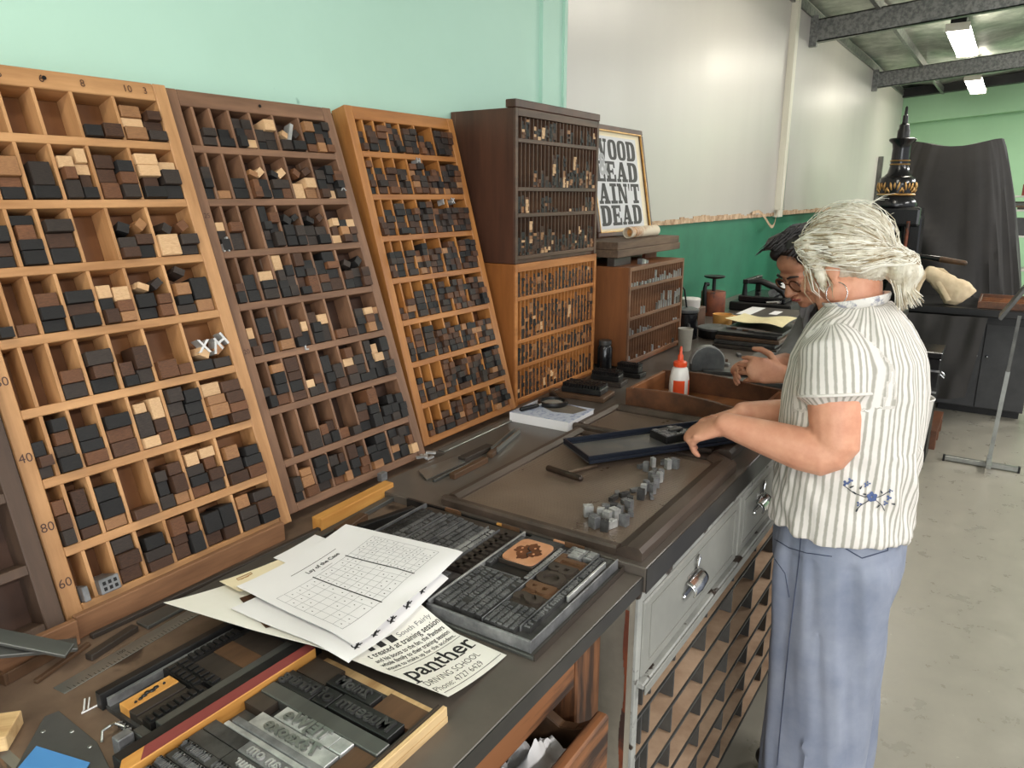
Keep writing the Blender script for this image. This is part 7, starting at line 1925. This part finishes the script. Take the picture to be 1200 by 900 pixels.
# caster stand at the picture edge
r = empty('caster_stand', (6.6, -0.42, 0), 'dark stand leg on a rubber caster behind the sign stand', 'stand')
obj('leg', MB().box(-0.03, 0.03, -0.03, 0.03, 0.11, 0.72), umber, r, bevel=0.004)
obj('foot_block', MB().box(-0.05, 0.05, -0.05, 0.05, 0.20, 0.27), umber, r, bevel=0.004) if False else None
fk = obj('caster', MB().lathe([(0.052, -0.016), (0.055, -0.012), (0.055, 0.012), (0.052, 0.016)], M=Matrix.Translation((-0.02, 0, 0.056)) @ Matrix.Rotation(pi / 2, 4, 'X'), n=24), gloss, r, smooth=True)
obj('hub', MB().lathe([(0.02, -0.02), (0.02, 0.02)], M=Matrix.Translation((-0.02, 0, 0.056)) @ Matrix.Rotation(pi / 2, 4, 'X'), n=16), chrome, fk)
obj('fork', MB().box(-0.035, 0.0, -0.024, -0.0205, 0.05, 0.115), chrome, fk)
for (a, b_) in ((-0.42, 0.5), (0.3, 0.5)): pass
# calico bag on the press bed
r = empty('tote_bag', (6.06, 0.38, 0.8505), 'cream calico bag with straps slumped on the press bed', 'bag')
def bag_pt(u, v):
    return None
q = MB(); n = 24; secs = []
path = [((6.08, 0.235, 0.885), (0.075, 0.115)), ((6.07, 0.27, 0.93), (0.085, 0.105)), ((6.06, 0.33, 0.975), (0.075, 0.080)), ((6.06, 0.40, 1.025), (0.065, 0.062)), ((6.06, 0.455, 1.065), (0.05, 0.048)), ((6.06, 0.485, 1.085), (0.03, 0.028))]
q.tube([p for p, _ in path], [s for _, s in path], 28, True, ref=(1, 0, 0))
q = remesh(q, 0.012, 3)
N_ = normals_of(q)
q.v = [Vector((p.x, p.y, max(p.z, 0.8535))) for p in q.v]
q.v = [p + N_[i] * (0.012 if p.z > 0.87 else 0) * (noise.noise(Vector((p.x * 9, p.y * 14 + p.z * 6, p.z * 9))) + 0.5 * noise.noise(p * 30)) for i, p in enumerate(q.v)]
obj('bag_body', q, canvas, r, smooth=True, world=True)
def strap(nm, pts): obj(nm, MB().tube(pts, [(0.004, 0.016)] * len(pts), 8, True, ref=(1, 0, 0)), canvas, r, smooth=True, world=True)
strap('strap', [(6.03, 0.47, 1.07), (5.97, 0.53, 1.02), (5.93, 0.56, 0.97), (5.93, 0.585, 0.92), (5.93, 0.575, 0.885)])
strap('strap', [(6.03, 0.475, 1.06), (6.0, 0.50, 1.0), (5.99, 0.515, 0.94), (5.985, 0.505, 0.90), (5.985, 0.53, 0.882)])
strap('strap', [(6.02, 0.42, 1.04), (5.98, 0.37, 0.98), (5.97, 0.33, 0.92), (5.97, 0.31, 0.885)])
strap('strap', [(6.06, 0.44, 1.09), (6.06, 0.38, 1.085), (6.04, 0.33, 1.045), (6.02, 0.27, 1.0), (6.02, 0.23, 0.965)])
thing('brown_sheet', MB().box(5.93, 6.25, 0.17, 0.46, 0.8503, 0.853), board, 'brown board lying under the calico bag', 'board') if False else None
# wooden case on the table
r = empty('wooden_case', (6.22, -0.10, 0.8503), 'shallow brown wooden case on the press bed, behind sign stand', 'case')
B = lambda nm, q, m_, **k: obj(nm, q, m_, r, **k)
B('base', MB().box(-0.24, 0.24, -0.34, 0.22, 0, 0.010), traywood2)
for q in (MB().box(-0.255, -0.2402, -0.355, 0.235, 0, 0.045), MB().box(0.2402, 0.255, -0.355, 0.235, 0, 0.045), MB().box(-0.24, 0.24, 0.2202, 0.235, 0, 0.045), MB().box(-0.24, 0.24, -0.355, -0.3402, 0, 0.045)): B('wall', q, traywood, bevel=0.002)
for k in range(3): B('partition', MB().box(-0.14 + 0.12 * k, -0.134 + 0.12 * k, -0.34, 0.22, 0.0102, 0.035), traywood2)
B('filling', MB().box(-0.12, 0.20, -0.33, 0.0, 0.0102, 0.04), furn) if False else None
# sign stand
r = empty('sign_stand', (5.09, -0.07, 0), 'slender silver floor stand with a tilted sign plate', 'sign stand')
obj('foot', MB().box(-0.014, 0.014, -0.16, 0.24, 0.006, 0.034), alu, r, bevel=0.002)
obj('foot', MB().box(-0.14, 0.06, -0.014, 0.014, 0.0345, 0.06), alu, r, bevel=0.002)
for y in (-0.155, 0.235): obj('foot_cap', MB().box(-0.016, 0.016, y - 0.006, y + 0.006, 0, 0.036), blacki, r)
obj('post', MB().tube([(0, 0, 0.06), (0.005, -0.018, 0.60)], 0.016, 4), alu, r)
obj('upper_post', MB().tube([(0.005, -0.018, 0.60), (0.008, -0.028, 0.93)], 0.013, 4), darkalu, r)
p_ = obj('sign_plate', MB().box(-0.012, 0.012, -0.14, 0.14, 0, 0.018, Matrix.Translation((0.0, -0.01, 1.02)) @ Matrix.Rotation(radians(-62), 4, 'X') @ Matrix.Rotation(0.0, 4, 'Z')), darkalu, r, bevel=0.002)
obj('plate_face', MB().box(-0.11, 0.11, -0.135, 0.135, 0.0182, 0.021, Matrix.Translation((0.08, -0.01, 1.02)) @ Matrix.Rotation(radians(-62), 4, 'X')), slatep, p_)
# bin, trunk, pallet
r = empty('white_bin', (4.77, 0.36, 0), 'white plastic bin on the floor behind the white-haired woman', 'bin')
obj('bin', MB().lathe([(0.085, 0), (0.09, 0.01), (0.115, 0.44), (0.122, 0.455), (0.118, 0.46), (0.108, 0.455), (0.085, 0.03), (0.001, 0.025)], n=30), whitepl, r, smooth=True)
r = empty('travelling_trunk', (5.06, 0.42, 0), 'black metal trunk standing behind the white bin', 'trunk')
obj('stand_box', MB().box(-0.10, 0.14, -0.16, 0.2, 0.0, 0.40), blacki, r, bevel=0.004)
obj('body', MB().box(-0.12, 0.16, -0.17, 0.2, 0.4002, 0.66), gloss, r, bevel=0.006)
obj('lid', MB().box(-0.125, 0.165, -0.175, 0.205, 0.6602, 0.70), gloss, r, bevel=0.006)
for z in (0.45, 0.58): obj('strap_trim', MB().box(-0.123, -0.1202, -0.17, 0.2, z, z + 0.012), lead, r)
obj('handle', MB().tube([(-0.02, -0.171, 0.55), (-0.02, -0.19, 0.53), (0.06, -0.19, 0.53), (0.06, -0.171, 0.55)], 0.006, 8), chrome, r, smooth=True)
r = empty('timber_pallet', (5.43, 0.50, 0), 'reddish-brown timber pallet on the floor by dark cabinet', 'pallet')
pm = mat('pallet_wood', (116, 74, 50), (84, 54, 38), rough=0.6, scale=12, stretch=GX)
for k in range(6): obj('deck_board', MB().box(-0.16 + 0.001, 0.36, -0.27 + 0.11 * k, -0.27 + 0.11 * k + 0.098, 0.112, 0.13), pm, r, bevel=0.002)
for x in (-0.13, 0.10, 0.33): obj('bearer', MB().box(x - 0.03, x + 0.03, -0.27, 0.37, 0.0, 0.1118), pm, r, bevel=0.002)
r = empty('iron_casting', (5.52, 0.42, 0.1303), 'small black iron lump standing on the timber pallet', 'iron piece')
obj('body', MB().box(-0.06, 0.06, -0.09, 0.09, 0, 0.07), blacki, r, bevel=0.01)
obj('top', MB().limb([(0, -0.05, 0.10), (0, 0.05, 0.12)], [0.03, 0.04], 12), gloss, r, smooth=True)
# bookshelf far away at the picture edge
r = empty('white_bookshelf', (10.2, -0.45, 0), 'white shelving by the green end wall, cut by the picture edge', 'shelving')
for z in (0.4, 0.8, 1.17, 1.45, 1.60): obj('shelf', MB().box(-0.2, 0.2, -0.6, 0.52, z - 0.02, z), rackwhite, r, bevel=0.002)
for y in (-0.62, 0.52): obj('upright', MB().box(-0.2, 0.2, y, y + 0.02, 0, 1.62), rackwhite if y < 0 else darkalu, r)
cols = [(150, 60, 50), (120, 84, 56), (170, 70, 66), (96, 70, 58), (140, 110, 80)]
for k in range(5):
    m = MB().box(10.02, 10.2, -0.02 - 0.11 * k - 0.09, -0.02 - 0.11 * k, 1.6003, 1.72 + 0.02 * (k % 2))
    thing('book_box', m, mat('spine_%d' % k, cols[k], rough=0.6, scale=6), '%s bound volume on the top shelf, %s from the dust sheet' % (('red', 'brown', 'rose-red', 'dark brown', 'buff')[k], ORD[k + 1]), 'book', 'volumes on the white shelving', bevel=0.003)
for k in range(4):
    m = MB().box(10.02, 10.2, -0.45, 0.0 + 0.015 * k, 1.4503 + 0.022 * k, 1.4503 + 0.022 * k + 0.02)
    thing('flat_parcel', m, (furn, board, slatep, furn)[k], '%s flat parcel on the middle white shelf' % ('lowest', 'second', 'third', 'topmost')[k], 'parcel', 'flat parcels on the white shelving', bevel=0.002)
thing('grey_crate', MB().box(10.02, 10.2, -0.5, 0.03, 1.1703, 1.36), dg_, 'dark grey crate on the lower white shelf', 'crate', bevel=0.006)
struct('trim_5', MB().box(10.0, 10.05, 1.40, 1.452, 0, 2.05), darkalu)
# ------------------------------------------------------------------ picture settings
S.view_settings.view_transform = 'Standard'
S.view_settings.look = 'None'
S.view_settings.exposure = 0.08
S.view_settings.gamma = 1.0
S.view_settings.use_curve_mapping = False
